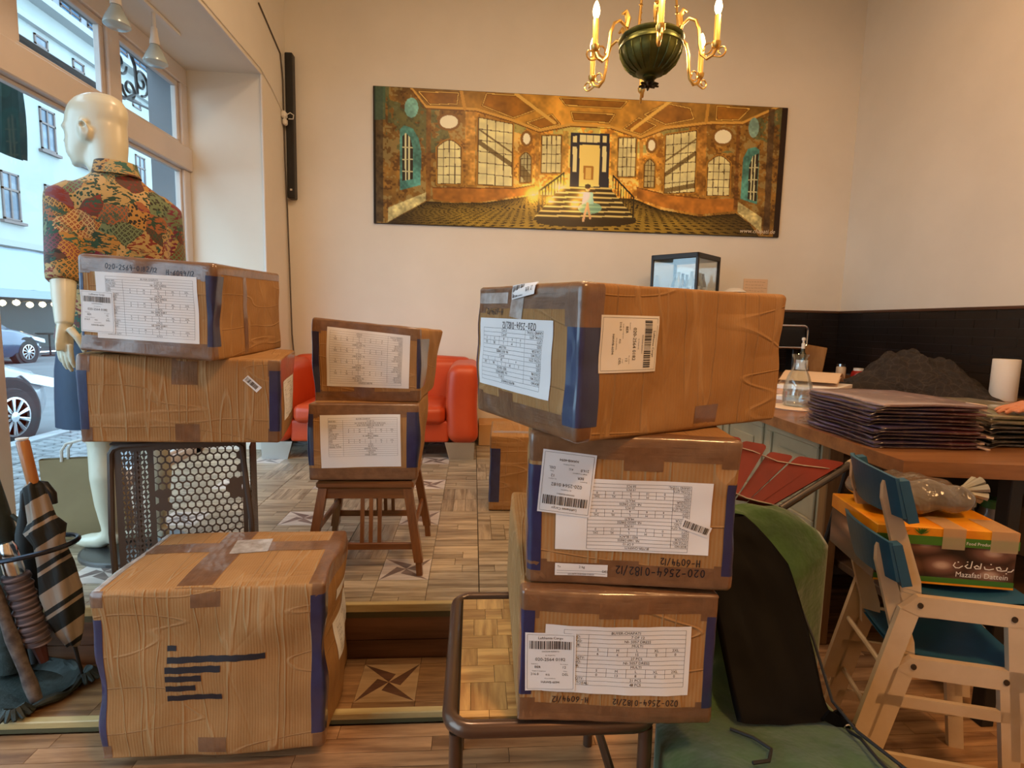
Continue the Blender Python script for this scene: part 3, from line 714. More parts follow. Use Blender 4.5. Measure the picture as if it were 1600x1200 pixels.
CORNERS = {"A": [[-1.166, 1.7258, 1.4064], [-0.7824, 1.7267, 1.3884], [-1.1894, 1.7343, 1.1202], [-0.7942, 1.7332, 1.0925], [-1.1701, 2.3006, 1.4219], [-0.7892, 2.3021, 1.4081], [-1.1846, 2.3076, 1.1293], [-0.7878, 2.3071, 1.1074]], "B": [[-1.2052, 1.7471, 1.1095], [-0.6427, 1.8614, 1.0904], [-1.2195, 1.7536, 0.8299], [-0.6514, 1.8671, 0.8076], [-1.2833, 2.127, 1.1214], [-0.718, 2.2413, 1.1041], [-1.2941, 2.1331, 0.84], [-0.7296, 2.2474, 0.8217]], "C": [[-0.638, 2.2208, 1.2371], [-0.2125, 2.1932, 1.2027], [-0.6355, 2.2079, 0.8947], [-0.2131, 2.1857, 0.9072], [-0.5973, 2.8068, 1.2029], [-0.1605, 2.7805, 1.1882], [-0.6046, 2.7975, 0.897], [-0.1966, 2.7751, 0.899]], "D": [[-0.6264, 2.1032, 0.9089], [-0.2126, 2.1297, 0.9065], [-0.6245, 2.0958, 0.6094], [-0.2132, 2.1222, 0.6051], [-0.6617, 2.6818, 0.8939], [-0.2219, 2.7086, 0.892], [-0.6626, 2.6744, 0.6037], [-0.2428, 2.7013, 0.6018]], "E": [[0.0096, 1.2147, 1.3072], [0.178, 0.8897, 1.3005], [0.0095, 1.2204, 1.0345], [0.1752, 0.8957, 1.0281], [0.5061, 1.4711, 1.3118], [0.6733, 1.1462, 1.3047], [0.5051, 1.4769, 1.0396], [0.6725, 1.1518, 1.0302]], "F": [[0.1082, 0.9909, 1.0315], [0.4977, 0.9441, 1.0253], [0.1115, 0.9945, 0.7351], [0.4937, 0.9488, 0.7341], [0.1795, 1.5663, 1.0376], [0.5654, 1.5202, 1.0349], [0.1779, 1.5705, 0.7439], [0.5638, 1.5244, 0.7412]], "G": [[0.0967, 0.9658, 0.7342], [0.4782, 0.9492, 0.7252], [0.0918, 0.9691, 0.4638], [0.475, 0.9527, 0.4605], [0.12, 1.5516, 0.7397], [0.5049, 1.5351, 0.7343], [0.1155, 1.5549, 0.4682], [0.4983, 1.5387, 0.4619]], "H": [[-0.9894, 1.4299, 0.5067], [-0.4018, 1.4663, 0.5049], [-0.993, 1.4264, 0.0241], [-0.4079, 1.4621, 0.0186], [-1.0127, 1.8301, 0.5042], [-0.4308, 1.8667, 0.5008], [-1.0177, 1.8264, 0.0205], [-0.4324, 1.8626, 0.0185]], "I": [[0.1006, 2.8419, 0.6348], [0.4838, 2.8218, 0.6343], [0.0947, 2.85, 0.2232], [0.4804, 2.8292, 0.2218], [0.1205, 3.234, 0.6469], [0.5048, 3.2131, 0.6411], [0.117, 3.2411, 0.225], [0.5014, 3.2205, 0.2236]]}
DIMS = {"A": [0.3895, 0.5744, 0.2931], "B": [0.5769, 0.3875, 0.2816], "C": [0.4216, 0.5895, 0.3161], "D": [0.4106, 0.5803, 0.3002], "E": [0.3658, 0.559, 0.2723], "F": [0.3886, 0.5799, 0.2937], "G": [0.3833, 0.5864, 0.2736], "H": [0.5864, 0.401, 0.4861], "I": [0.385, 0.392, 0.4176]}
class Carton:
    def __init__(s, key, label, seed, amp=.0022, bulge=0.004, group='shipping cartons'):
        s.c = np.array(CORNERS[key]); s.h = np.array(DIMS[key]) / 2; s.rr = .009
        base = s.c.mean(0); base[2] = s.c[:, 2].min()
        s.t = thing('cardboard_carton', label, 'carton', base, group)
        c = s.c
        ex = (c[1] + c[3] + c[5] + c[7] - c[0] - c[2] - c[4] - c[6]); ey = (c[4] + c[5] + c[6] + c[7] - c[0] - c[1] - c[2] - c[3]); ez = (c[0] + c[1] + c[4] + c[5] - c[2] - c[3] - c[6] - c[7])
        s.ax = np.array([v / np.linalg.norm(v) for v in (ex, ey, ez)])
        r_ = np.random.RandomState(seed)
        s.k = np.concatenate([r_.normal(0, 13, (5, 3)), r_.normal(0, 34, (6, 3))]); s.ph = r_.uniform(0, 6.28, 11); s.am = np.concatenate([r_.uniform(.3, 1, 5) * amp, r_.uniform(.2, .7, 6) * amp * .45]); s.bulge = bulge
        s.lift = 0
        s.body()
    def P(s, p, off=0.0):
        """metric box-surface points -> world, with rounded edges, bulge and crumple"""
        p = np.atleast_2d(np.array(p, float)); q = np.clip(p, -(s.h - s.rr), s.h - s.rr); d = p - q
        L = np.linalg.norm(d, axis=1, keepdims=True) + 1e-9; d = d / L
        cr = (np.sin(p @ s.k.T + s.ph) * s.am).sum(1)
        e = 1 - np.abs(p) / s.h
        b = s.bulge * (np.clip(e, 0, 1) * 2).clip(0, 1)
        b = np.sort(b, 1)[:, 1]
        loc = (q + d * s.rr) / s.h
        a = (1 - loc[:, 0:1]) / 2; f = (1 - loc[:, 1:2]) / 2; t = (1 + loc[:, 2:3]) / 2; c = s.c
        w_ = f * (t * (a * c[0] + (1 - a) * c[1]) + (1 - t) * (a * c[2] + (1 - a) * c[3])) + (1 - f) * (t * (a * c[4] + (1 - a) * c[5]) + (1 - t) * (a * c[6] + (1 - a) * c[7]))
        side = 1 - np.abs(d[:, 2])      # leave the contact faces flat
        n = d @ s.ax
        return w_ + n * (off + (cr + b) * (.25 + .75 * side))[:, None]
    def face(s, f, u, v):
        u = np.asarray(u, float); v = np.asarray(v, float); o = np.ones_like(u); h = s.h
        return np.stack({'F': (u, -h[1] * o, v), 'B': (-u, h[1] * o, v), 'R': (h[0] * o, u, v), 'L': (-h[0] * o, -u, v), 'T': (u, v, h[2] * o), 'D': (u, -v, -h[2] * o)}[f], -1)
    def body(s):
        vs = []; fs = []; uvs = []; key = {}
        for f in 'FBRLTD':
            U, V = {'F': (0, 2), 'B': (0, 2), 'R': (1, 2), 'L': (1, 2), 'T': (0, 1), 'D': (0, 1)}[f]
            def ticks(hh):
                n = max(6, int(2 * hh / .016)); inner = np.linspace(-hh + s.rr, hh - s.rr, n); e_ = s.rr * np.array([0, .2, .4, .7])
                return np.concatenate([-hh + e_, inner, (hh - e_)[::-1]])
            tu, tv = ticks(s.h[U]), ticks(s.h[V]); gu, gv = np.meshgrid(tu, tv)
            pm = s.face(f, gu.ravel(), gv.ravel()); ids = []
            for p in pm:
                k = tuple(np.round(p, 5))
                if k not in key: key[k] = len(vs); vs.append(p)
                ids.append(key[k])
            W = len(tu)
            for j in range(len(tv) - 1):
                for i in range(W - 1):
                    q = (j * W + i, j * W + i + 1, (j + 1) * W + i + 1, (j + 1) * W + i)
                    fs.append(tuple(ids[k] for k in q)); uvs += [(tu[k % W] + ord(f) * .37, tv[k // W]) for k in q]
        w_ = s.P(np.array(vs))
        me = mesh_from('carton_body', w_ - ORG[s.t.name], fs, [KRAFT], smooth=True, angle=180)
        uv = me.uv_layers.new(name='UV'); uv.data.foreach_set('uv', np.array(uvs, 'f').ravel())
        o = bpy.data.objects.new('carton_body', me); COL.objects.link(o); o.parent = s.t; s.bd = o
    def _put(s, name, mt, pm, nu, nv, off, uvs, parent=None, jag=0):
        w_ = s.P(pm, off); W = nu + 1
        fs = [(j * W + i, j * W + i + 1, (j + 1) * W + i + 1, (j + 1) * W + i) for j in range(nv) for i in range(nu)]
        me = mesh_from(name, w_ - ORG[s.t.name], fs, [mt], smooth=True, angle=180)
        uv = me.uv_layers.new(name='UV'); uv.data.foreach_set('uv', np.array([uvs[k] for f in fs for k in f], 'f').ravel())
        o = bpy.data.objects.new(name, me); COL.objects.link(o); o.parent = parent or s.t; ORG[o.name] = ORG[s.t.name]; return o
    def sheet(s, name, mt, f, cu, cv, w_, h, rot=0.0, off=.0015, parent=None):
        nu, nv = max(2, int(w_ / .014)), max(2, int(h / .014)); gu, gv = np.meshgrid(np.linspace(-w_ / 2, w_ / 2, nu + 1), np.linspace(-h / 2, h / 2, nv + 1)); gu, gv = gu.ravel(), gv.ravel()
        c, n = cos(rot), sin(rot)
        return s._put(name, mt, s.face(f, cu + gu * c - gv * n, cv + gu * n + gv * c), nu, nv, off, list(zip(gu + cu, gv + cv)), parent)
    def label(s, name, f, cu, cv, w_, h, F=None, rot=0.0, off=.0016, flip=False, ink=None, mt=None):
        o = s.sheet(name, mt or PAPER, f, cu, cv, w_, h, rot, off)
        if F is not None and F.v:
            if flip: F.rot180()
            s.prnt('printing', f, F, cu, cv, rot, off + .0005, o, ink)
        return o
    def prnt(s, name, f, F, cu, cv, rot=0.0, off=.001, parent=None, ink=None):
        v = np.array(F.v); c, n = cos(rot), sin(rot)
        w_ = s.P(s.face(f, cu + v[:, 0] * c - v[:, 1] * n, cv + v[:, 0] * n + v[:, 1] * c), off)
        me = mesh_from(name, w_ - ORG[s.t.name], F.f, [ink or INK])
        o = bpy.data.objects.new(name, me); COL.objects.link(o); o.parent = parent or s.t; return o
    def edge(s, name, mt, axis, s1, s2, w1_, w2_, lo, hi, off=.0008):
        """tape folded over an edge; axis = direction of the edge, s1/s2 = signs of the other two axes"""
        a1, a2 = [(1, 2), (0, 2), (0, 1)][axis]
        r0 = s.rr; ts = np.concatenate([np.linspace(-max(w1_, r0 + .001), -r0, max(2, int((w1_ - r0) / .012) + 1)), [-.7 * r0, -.4 * r0, -.2 * r0, 0, .2 * r0, .4 * r0, .7 * r0], np.linspace(r0, max(w2_, r0 + .001), max(2, int((w2_ - r0) / .012) + 1))])
        H_ = s.h[axis]; L = np.linspace(lo, hi, max(3, int((hi - lo) / .014))); ex_ = [q for q in (-H_ + .4 * r0, -H_ + r0, H_ - r0, H_ - .4 * r0) if lo < q < hi]; L = np.sort(np.concatenate([L, ex_])); pm = []; uvs = []
        for b in L:
            for t in ts:
                p = [0, 0, 0]; p[axis] = b
                p[a1] = s1 * (s.h[a1] - (-t if t < 0 else 0)); p[a2] = s2 * (s.h[a2] - (t if t > 0 else 0))
                pm.append(p); uvs.append((t, b))
        return s._put(name, mt, np.array(pm), len(ts) - 1, len(L) - 1, off, uvs)
    def vtape(s, sx, wf, wsd, lo, hi, mt=None, off=.001):           # blue strip on a front vertical edge
        # axis z: a1 = x, a2 = y ; t<0 -> on the y (front) face, t>0 -> on the x (side) face
        return s.edge('blue_tape', mt or BLUE_TAPE, 2, sx, -1, wf, wsd, lo, hi, off)
    def rim(s, mt=None, up=.035, dn=.04, top=True, bottom=True, sides=True):
        h = s.h; m_ = mt or BROWN_TAPE
        if top: s.edge('packing_tape', m_, 0, -1, 1, up, dn, -h[0], h[0], .0006)
        if bottom: s.edge('packing_tape', m_, 0, -1, -1, up, dn, -h[0], h[0], .0006)
        if sides:
            for sx in (-1, 1):
                s.edge('packing_tape', m_, 2, sx, -1, .036, .03, h[2] - .055, h[2], .0007); s.edge('packing_tape', m_, 2, sx, -1, .036, .03, -h[2], -h[2] + .05, .0007)
    def tape(s, f, cu, cv, w_, h, rot=0.0, mt=None, off=.0007): return s.sheet('packing_tape', mt or BROWN_TAPE, f, cu, cv, w_, h, rot, off)
    def marks(s, f, F, off=.0012): return s.prnt('marker_writing', f, F, 0, 0, 0, off, None, MARKER)
MARKER = mat('marker_ink', (.012, .012, .02), .5)

# A: upper left carton
k = Carton('A', 'upper carton of the left stack, printed list facing front, beside the mannequin', 21, .0025)
k.rim(up=.03, dn=.05); k.vtape(1, .022, .05, -.104, .11); k.vtape(-1, .014, .03, -.1, .09)
rows = [('BOX NO:', '5 OF 12')] + block('NI- 5057 DRESS', 'MULTI', ('6', '12', '13', '3', '0'), '34 PCS') + block('NI- 5067 DRESS', 'MULTI', ('0', '11', '2', '0', '0'), '13 PCS') + block('NI- 5098 SHIRT', 'MULTI', ('4', '3', '2', '0', '0'), '9 PCS') + [('STYLE NO:', 'NI- 5090 SHIRT'), ('COLOUR:', 'MULTI'), ('SIZE:', SZ), ('QTY:', ('1', '1', '1', '1', '0')), ('TOTAL QTY:', '4 PCS')]
k.label('label_sheet', 'F', 0.003, 0.0, .292, .200, packing_list(Flat(), .292, .200, rows, keyw=.2), 0.02)
k.label('airway_label', 'F', -.141, -.024, .097, .126, air_label(Flat(), .097, .126), .0, .0028)
F = Flat(); scrawl(F, '020-2564-0182/12', -.116, .108, .014, seed=2); k.marks('F', F); F = Flat(); scrawl(F, 'H-6094/12', .058, .104, .014, seed=3); k.marks('F', F)
k.tape('F', 0, -.126, .26, .03); k.tape('R', -.06, .0, .03, .28)
k.tape('T', 0, 0, .10, .57); k.edge('packing_tape', BROWN_TAPE, 1, 1, 1, .03, .03, -.28, .28)

# B: lower left carton
k = Carton('B', 'lower carton of the left stack, long plain side facing front with a small barcode sticker', 22, .0028)
k.rim(up=.022, dn=.03, top=False, bottom=False); k.vtape(1, .032, .03, -.10, .105); k.vtape(-1, .028, .04, -.098, .09)
k.tape('F', .006, .095, .074, .085); k.tape('F', .012, -.108, .070, .062); k.tape('R', 0, .09, .38, .09)
F = Flat(); barcode(F, -.026, -.007, .02, .007, 5, 30); k.label('barcode_sticker', 'F', .205, .060, .058, .024, F, radians(-43))
F = packing_list(Flat(), .27, .14, [('BOX NO:', '4 OF 12')] + block('NI- 5057 DRESS', 'MULTI', ('6', '9', '9', '3', '0'), '27 PCS')); k.label('label_sheet', 'R', .01, -.01, .27, .135, F)

# C: upper middle carton, slumped to one side
k = Carton('C', 'upper slumped carton of the middle stack in front of the red sofa', 23, .0035, .008)
k.rim(up=.035, dn=.045); k.vtape(-1, .028, .04, -.118, .108); k.vtape(1, .004, .16, -.10, .112)
rows = [('GRAND TOTAL:', '29 PCS')]
rows = [('BOX NO:', '12 OF 12')] + block('NI- 5105, 5106', 'MULTI', ('0', '6', '3', '0', '0'), '9 PCS') + block('NI- 5098 SHIRT', 'MULTI', ('3', '3', '2', '0', '0'), '8 PCS') + block('NI- 5090 SHIRT', 'MULTI', ('2', '2', '1', '0', '0'), '5 PCS') + [('STYLE NO:', 'NI- 5071 DRESS'), ('COLOUR:', 'MULTI'), ('SIZE:', SZ), ('QTY:', ('0', '4', '3', '0', '0')), ('TOTAL QTY:', '7 PCS'), ('GRAND TOTAL:', '29 PCS')]
k.label('label_sheet', 'F', .010, .015, .325, .222, packing_list(Flat(), .325, .222, rows, keyw=.2), -.02, flip=True)
k.tape('F', -.006, -.115, .082, .05)

# D: lower middle carton
k = Carton('D', 'lower carton of the middle stack standing on the wooden stool', 24, .003, .007)
k.rim(up=.04, dn=.05); k.vtape(1, .042, .012, -.10, .12); k.vtape(-1, .02, .03, -.09, .11)
rows = [('BOX NO:', '11 OF 12'), ('', 'NI- 5118, 5119, 5120, 5121, 5122, 5123,'), ('STYLE NO:', '5124, 5125 DRESS, NI- 5126, 5127'), ('COLOUR:', 'MULTI'), ('SIZE:', SZ), ('QTY:', ('0', '20', '4', '0', '0')), ('TOTAL QTY:', '24 PCS'), ('STYLE NO:', 'D. SAMPLE / DRESS'), ('COLOUR:', 'MULTI'), ('SIZE:', SZ), ('QTY:', ('0', '6', '0', '0', '0')), ('TOTAL QTY:', '6 PCS'), ('GRAND TOTAL:', '30 PCS'), ('', 'GRAND TOTAL'), ('', '1 CARTON'), ('', '75 CM'), ('', 'HAND CARRY')]
k.label('label_sheet', 'F', -.009, .006, .300, .206, packing_list(Flat(), .300, .206, rows, keyw=.21, bot=.045), .02)

# E: big top carton, corner towards us
k = Carton('E', 'top carton of the right stack, corner pointing forward, turned across the others', 25, .0022)
k.rim(up=.03, dn=.045); k.vtape(1, .034, .042, -.108, .068); k.vtape(-1, .01, .03, -.1, .09)
k.edge('packing_tape', BROWN_TAPE, 2, 1, -1, .04, .044, .062, .135, .0012)
rows = [('BOX NO:', '2 OF 12')] + block('NI- 5008 DRESS', 'RED / BLACK', ('4', '28', '2'), '34 PCS')[:4] + [('TOTAL QTY:', '34 PCS'), ('STYLE NO:', 'NI- 5057 DRESS'), ('COLOUR:', 'YELLOW'), ('SIZE:', SZ), ('QTY:', ('6', '6', '8', '3', '0')), ('TOTAL QTY:', '23 PCS'), ('GRAND TOTAL:', '57 PCS')]
F = packing_list(Flat(), .274, .142, rows, keyw=.24, bot=.02, x0=-.108, x1=.12); F = F.rot180(); G_ = Flat(); scrawl(G_, '020-2564-0182/12', -.085, -.064, .012, seed=8); G_.rot180(); n_ = len(F.v); F.v += G_.v; F.f += [tuple(i + n_ for i in q) for q in G_.f]
k.label('label_sheet', 'F', -.026, 0, .274, .142, F)
k.label('airway_label', 'R', -.174, .034, .099, .132, air_label(Flat(), .099, .132, 7), radians(-90), .0018)
k.tape('R', .042, -.112, .07, .05); k.tape('F', -.045, -.1, .062, .05)
k.tape('F', -.115, .112, .12, .022, 0, GREY_TAPE, .0012); k.tape('F', -.015, .098, .05, .05, -.1, GREY_TAPE, .0014)
F = Flat(); scrawl(F, 'H-6094/12', -.04, -.09, .012, seed=9); F.rot180(); F.v = [(x - .11, y) for x, y in F.v]; k.marks('F', F)
F = Flat(); F.text('BER 12', 0.01, -.004, .006, 'l'); barcode(F, -.04, -.01, 0, .01, 6, 20); k.label('loose_slip', 'F', .01, .126, .085, .026, F, .12, .005)

# F: middle right carton
k = Carton('F', 'middle carton of the right stack with an upside-down printed list', 26, .0024)
k.rim(up=.03, dn=.045); k.vtape(-1, .024, .05, -.12, .085); k.vtape(1, .022, .03, -.116, .062)
rows = [('BOX NO:', '6 OF 12')] + block('NI- 1469 DRESS', 'RED / BLACK', ('0', '2', '6', '11', '0'), '19 PCS') + block('NI- 5002D DRESS', 'MULTI', ('4', '6', '6', '4', '0'), '20 PCS') + block('NI- 5057 DRESS', 'MULTI', ('0', '10', '9', '0', '0'), '19 PCS') + [('GRAND TOTAL:', '58 PCS')]
k.label('label_sheet', 'F', .001, -.006, .289, .140, packing_list(Flat(), .289, .140, rows, keyw=.17, x0=-.105, x1=.085, top=.004, bot=.008), 0, flip=True)
k.label('airway_label', 'F', -.125, .053, .099, .120, air_label(Flat(), .099, .120, 4), -.08, .0028, flip=True)
F = Flat(); barcode(F, -.024, -.006, .024, .007, 9, 30); k.label('barcode_sticker', 'F', .119, -.023, .056, .021, F, -.32, .0026)
F = Flat(); F.text('To', -.046, .004, .004); F.text('2 kg', -.005, .004, .005); F.text('DEL', .04, -.004, .005); F.hline(-.047, .047, -.002); F.hline(-.047, .047, -.007); F.text('SECURITY CHECKED CARGO', 0, -.0105, .0028, 'c'); k.label('security_slip', 'F', -.092, -.116, .101, .024, F, -.01)
F = Flat(); scrawl(F, '020-2564-0182/12', -.142, .106, .016, seed=4); F.rot180(); k.marks('F', F); F = Flat(); scrawl(F, 'H-6094/12', -.132, .086, .013, seed=5); F.rot180(); k.marks('F', F)
k.tape('F', .016, .104, .072, .044); k.tape('F', -.02, -.12, .075, .05)

# G: bottom right carton
k = Carton('G', 'bottom carton of the right stack resting on the parquet-topped stool', 27, .0022)
k.rim(up=.03, dn=.04); k.vtape(-1, .028, .06, -.08, .097); k.vtape(1, .024, .03, -.1, .091)
rows = [('BOX NO:', '7 OF 12')] + block('NI- 5057 DRESS', 'MULTI', ('6', '6', '15', '0', '0'), '27 PCS') + block('NI- 5057 DRESS', 'MULTI', ('0', '13', '8', '0', '0'), '21 PCS') + [('GRAND TOTAL:', '48 PCS')]
k.label('label_sheet', 'F', -.002, 0, .281, .142, packing_list(Flat(), .281, .142, rows, keyw=.2, top=.008, bot=.018, x0=-.105, x1=.13), -.0)
k.label('airway_label', 'F', -.130, -.008, .096, .122, air_label(Flat(), .096, .122, 3), .04, .0028)
F = Flat(); scrawl(F, '020-2564-0182/12', -.12, .081, .012, seed=6); F.rot180(); k.marks('F', F); F = Flat(); scrawl(F, 'H-6094/12', .053, .081, .012, seed=7); F.rot180(); k.marks('F', F)
k.tape('F', -.005, .112, .076, .05); k.tape('F', .018, .118, .07, .04, 0, None, .001); k.tape('F', 0, -.118, .075, .04)

# H: big carton on the step
k = Carton('H', 'largest carton on the low step with black bars drawn on its front', 28, .0042, .006)
k.vtape(1, .034, .05, -.198, .213); k.vtape(-1, .022, .06, -.202, .164)
k.tape('F', -.012, .215, .074, .05); k.tape('F', -.002, -.212, .074, .056); k.tape('T', -.045, 0, .09, .40); k.tape('T', 0, .065, .58, .07, 0, None, .0012); k.tape('T', .02, .07, .11, .10, .1, GREY_TAPE, .0018)
k.edge('packing_tape', BROWN_TAPE, 1, 1, 1, .04, .05, -.2, .2); k.edge('packing_tape', GREY_TAPE, 1, -1, 1, .02, .035, -.2, .2)
for sx in (-1, 1): k.edge('packing_tape', BROWN_TAPE, 2, sx, -1, .03, .04, -.243, -.2); k.edge('packing_tape', BROWN_TAPE, 2, sx, -1, .03, .04, .2, .243)
for a, b, c, d in ((-.112, .069, -.089, .083), (-.112, .036, .139, .052), (-.118, .008, .024, .025), (-.118, -.017, -.026, -.001), (-.118, -.046, -.042, -.03), (-.115, -.075, .025, -.06)):
    F = Flat(); n = max(2, int((c - a) / .012))
    for i in range(n):
        x0_, x1_ = a + (c - a) * i / n, a + (c - a) * (i + 1) / n; sl_ = -.03
        F.poly([(x0_, b - .001 + .001 * sin(i * 1.7)), (x1_, b - .001 + .001 * sin(i * 1.7 + 1.7)), (x1_, d + .001 * sin(i * 2.3 + 2.3)), (x0_, d + .001 * sin(i * 2.3))])
    k.prnt('marker_bar', 'F', F, 0, 0, 0, .0015, None, MARKER)
k.label('label_sheet', 'R', .02, .126, .12, .035); k.label('label_sheet', 'R', .07, -.02, .24, .12, packing_list(Flat(), .24, .12, [('BOX NO:', '3 OF 12')] + block('NI- 5057 DRESS', 'MULTI', ('2', '6', '9', '3', '0'), '20 PCS')))

# I: carton on the platform behind the right stack
k = Carton('I', 'carton standing on the platform floor, half hidden behind the right stack', 29, .002)
k.vtape(-1, .055, .03, -.16, .14); k.tape('T', 0, -.1, .38, .05)
# ---------------------------------------------------------------- soft-edged boxes
def rbox(mb, ctr, size, r=.03, R=None, n=3, puff=0.0, m=6, warp=None, mi=0):
    h = np.array(size, float) / 2; ctr = np.array(ctr, float); R = np.eye(3) if R is None else R; r = min(r, h.min() * .98)
    key = {}; vs = []; fs = []
    for a in range(3):
        u, v = (a + 1) % 3, (a + 2) % 3
        def tk(hh): return np.concatenate([-hh + r * (1 - np.linspace(1, 0, n + 1)[:-1] * 1.0), np.linspace(-hh + r, hh - r, m + 1), hh - r * (1 - np.linspace(0, 1, n + 1)[1:])])
        tu, tv = tk(h[u]), tk(h[v])
        for sg in (-1, 1):
            ids = np.zeros((len(tv), len(tu)), int)
            for j, b in enumerate(tv):
                for i, c in enumerate(tu):
                    p = np.zeros(3); p[a] = sg * h[a]; p[u] = c; p[v] = b
                    k = tuple(np.round(p, 5))
                    if k not in key: key[k] = len(vs); vs.append(p)
                    ids[j, i] = key[k]
            for j in range(len(tv) - 1):
                for i in range(len(tu) - 1):
                    q = (ids[j, i], ids[j, i + 1], ids[j + 1, i + 1], ids[j + 1, i]); fs.append(q if sg > 0 else q[::-1])
    p = np.array(vs); q = np.clip(p, -(h - r), h - r); d = p - q; d /= np.linalg.norm(d, axis=1, keepdims=True) + 1e-9
    e = np.clip(1 - np.abs(p) / h, 0, 1); pf_ = puff * np.sort(e, 1)[:, 1] * 2
    o = q + d * (r + pf_[:, None])
    if warp is not None: o = np.array([warp(x) for x in o])
    return mb.add([ctr + R @ x for x in o], fs, mi)

# ---------------------------------------------------------------- wooden stool under the middle cartons
STOOL_W = wood('stool_wood', lin(92, 52, 22), lin(138, 86, 42), 2, 7, .38, coat=.3)
STOOL_H = wood('stool_wood_rail', lin(92, 52, 22), lin(138, 86, 42), 0, 7, .38, coat=.3)
sx0, sy0 = -.418, 2.31
t = thing('wooden_stool', 'brown wooden stool with splayed legs and slatted side under the middle cartons', 'stool', (sx0, sy0, ZP))
zt = .598
build(MB().box((sx0 - .19, sy0 - .19, zt - .03), (sx0 + .19, sy0 + .19, zt), .008), 'seat', STOOL_H, t)
ft = {}
for ax_ in (-1, 1):
    for ay_ in (-1, 1):
        a = np.array([sx0 + ax_ * .165, sy0 + ay_ * .165, zt - .03]); b = np.array([sx0 + ax_ * .213, sy0 + ay_ * .200, ZP + .055]); c = np.array([sx0 + ax_ * .2175, sy0 + ay_ * .203, ZP])
        m_ = MB()
        def sq(p, s_): return [p + np.array([i * s_, j * s_, 0]) for i, j in ((-1, -1), (1, -1), (1, 1), (-1, 1))]
        m_.loft([sq(a, .017), sq(b, .017)]); m_.loft([sq(b, .012), sq(c, .012)])
        build(m_, 'leg', STOOL_W, t); ft[(ax_, ay_)] = (a, c)
def legat(k, z):
    a, c = ft[k]; f_ = (z - a[2]) / (c[2] - a[2]); return a + (c - a) * f_
def bar(p, q, w_, h, mt, nm, par):
    p = np.array(p); q = np.array(q); d = q - p; L = np.linalg.norm(d); yaw = atan2(d[1], d[0])
    R = rz(yaw) @ ry(-math.asin(d[2] / L)); build(MB().obox((p + q) / 2, (L, w_, h), R, .003), nm, mt, par)
for a, b, zz in (((-1, -1), (1, -1), .335), ((-1, 1), (1, 1), .335), ((-1, -1), (-1, 1), .40), ((1, -1), (1, 1), .40)): bar(legat(a, zz), legat(b, zz), .014, .028, STOOL_H, 'stretcher', t)
for a, b in (((-1, -1), (1, -1)), ((-1, 1), (1, 1)), ((-1, -1), (-1, 1)), ((1, -1), (1, 1))): bar(legat(a, zt - .052), legat(b, zt - .052), .016, .044, STOOL_H, 'apron', t)
for sy_ in (-1, 1):
    for dx in (-.034, 0, .034):
        a = (legat((-1, sy_), .335) + legat((1, sy_), .335)) / 2; b = (legat((-1, sy_), zt - .07) + legat((1, sy_), zt - .07)) / 2
        m_ = MB(); o_ = np.array([dx + .022, 0, 0])
        m_.loft([[a + o_ + np.array([i * .0075, j * .005, 0]) for i, j in ((-1, -1), (1, -1), (1, 1), (-1, 1))], [b + o_ + np.array([i * .0075, j * .005, 0]) for i, j in ((-1, -1), (1, -1), (1, 1), (-1, 1))]])
        build(m_, 'slat', STOOL_W, t)

# ---------------------------------------------------------------- parquet-topped tube stool under the right cartons
TUBE_B = mat('brown_tube', lin(92, 70, 56), .28, .55, coat=.4)
PAR = wood_pos('stool_parquet', lin(160, 112, 52), lin(212, 166, 92), 0, 14, .32, .45, coat=.3)
PAR_Y = wood_pos('stool_parquet_across', lin(160, 112, 52), lin(212, 166, 92), 1, 14, .32, .45, coat=.3)
t = thing('tube_stool', 'low stool with brown metal tube frame and yellow parquet top under the right cartons', 'stool', (.17, 1.24, ZF))
X0, X1, Y0, Y1, zt = -.035, .372, .985, 1.495, .457
def rrect(x0, x1, y0, y1, r, z, n=6):
    o = []
    for cx, cy, a0 in ((x1 - r, y1 - r, 0), (x0 + r, y1 - r, 90), (x0 + r, y0 + r, 180), (x1 - r, y0 + r, 270)):
        for i in range(n + 1): a = radians(a0 + 90 * i / n); o.append((cx + r * cos(a), cy + r * sin(a), z))
    return o
build(MB().tube(rrect(X0, X1, Y0, Y1, .045, zt - .017), .017, 10, closed=True), 'rim', TUBE_B, t, smooth=True)
top = build(MB().box((X0 + .012, Y0 + .012, zt - .03), (X1 - .012, Y1 - .012, zt - .012), .004), 'top_board', JOINT, t)
pm = {0: mesh_from('parquet_piece', unit.v, unit.f, [PAR]), 1: mesh_from('parquet_piece', unit.v, unit.f, [PAR_Y])}
r_ = random.Random(4); y = Y0 + .018
rowsz = [.02, .085, .06, .065, .055, .075, .05, .055]
for j, hgt in enumerate(rowsz):
    x = X0 + .018; first = True
    while x < X1 - .02:
        w_ = r_.choice((.045, .06, .075, .09)) * (.5 if first and j % 2 else 1); e = min(x + w_, X1 - .018); first = False
        if X1 - .018 - e < .015: e = X1 - .018
        link_mesh('parquet_piece', pm[1 if r_.random() < .3 else 0], top, ((x + e) / 2, y + hgt / 2, zt - .010), scale=(e - x - .001, hgt - .001, .008)); x = e
    y += hgt
for x in (X0 + .012, X1 - .012):
    for y in (Y0 + .012, Y1 - .012): build(MB().tube([(x, y, zt - .03), (x, y, ZF)], .014, 10), 'leg', TUBE_B, t, smooth=True)
build(MB().tube([(X0 + .012, Y1 - .012, .09), (X1 - .012, Y1 - .012, .09)], .012, 8), 'stretcher', TUBE_B, t, smooth=True)
for x in (X0 + .012, X1 - .012): build(MB().tube([(x, Y0 + .012, .12), (x, Y1 - .012, .12)], .012, 8), 'stretcher', TUBE_B, t, smooth=True)

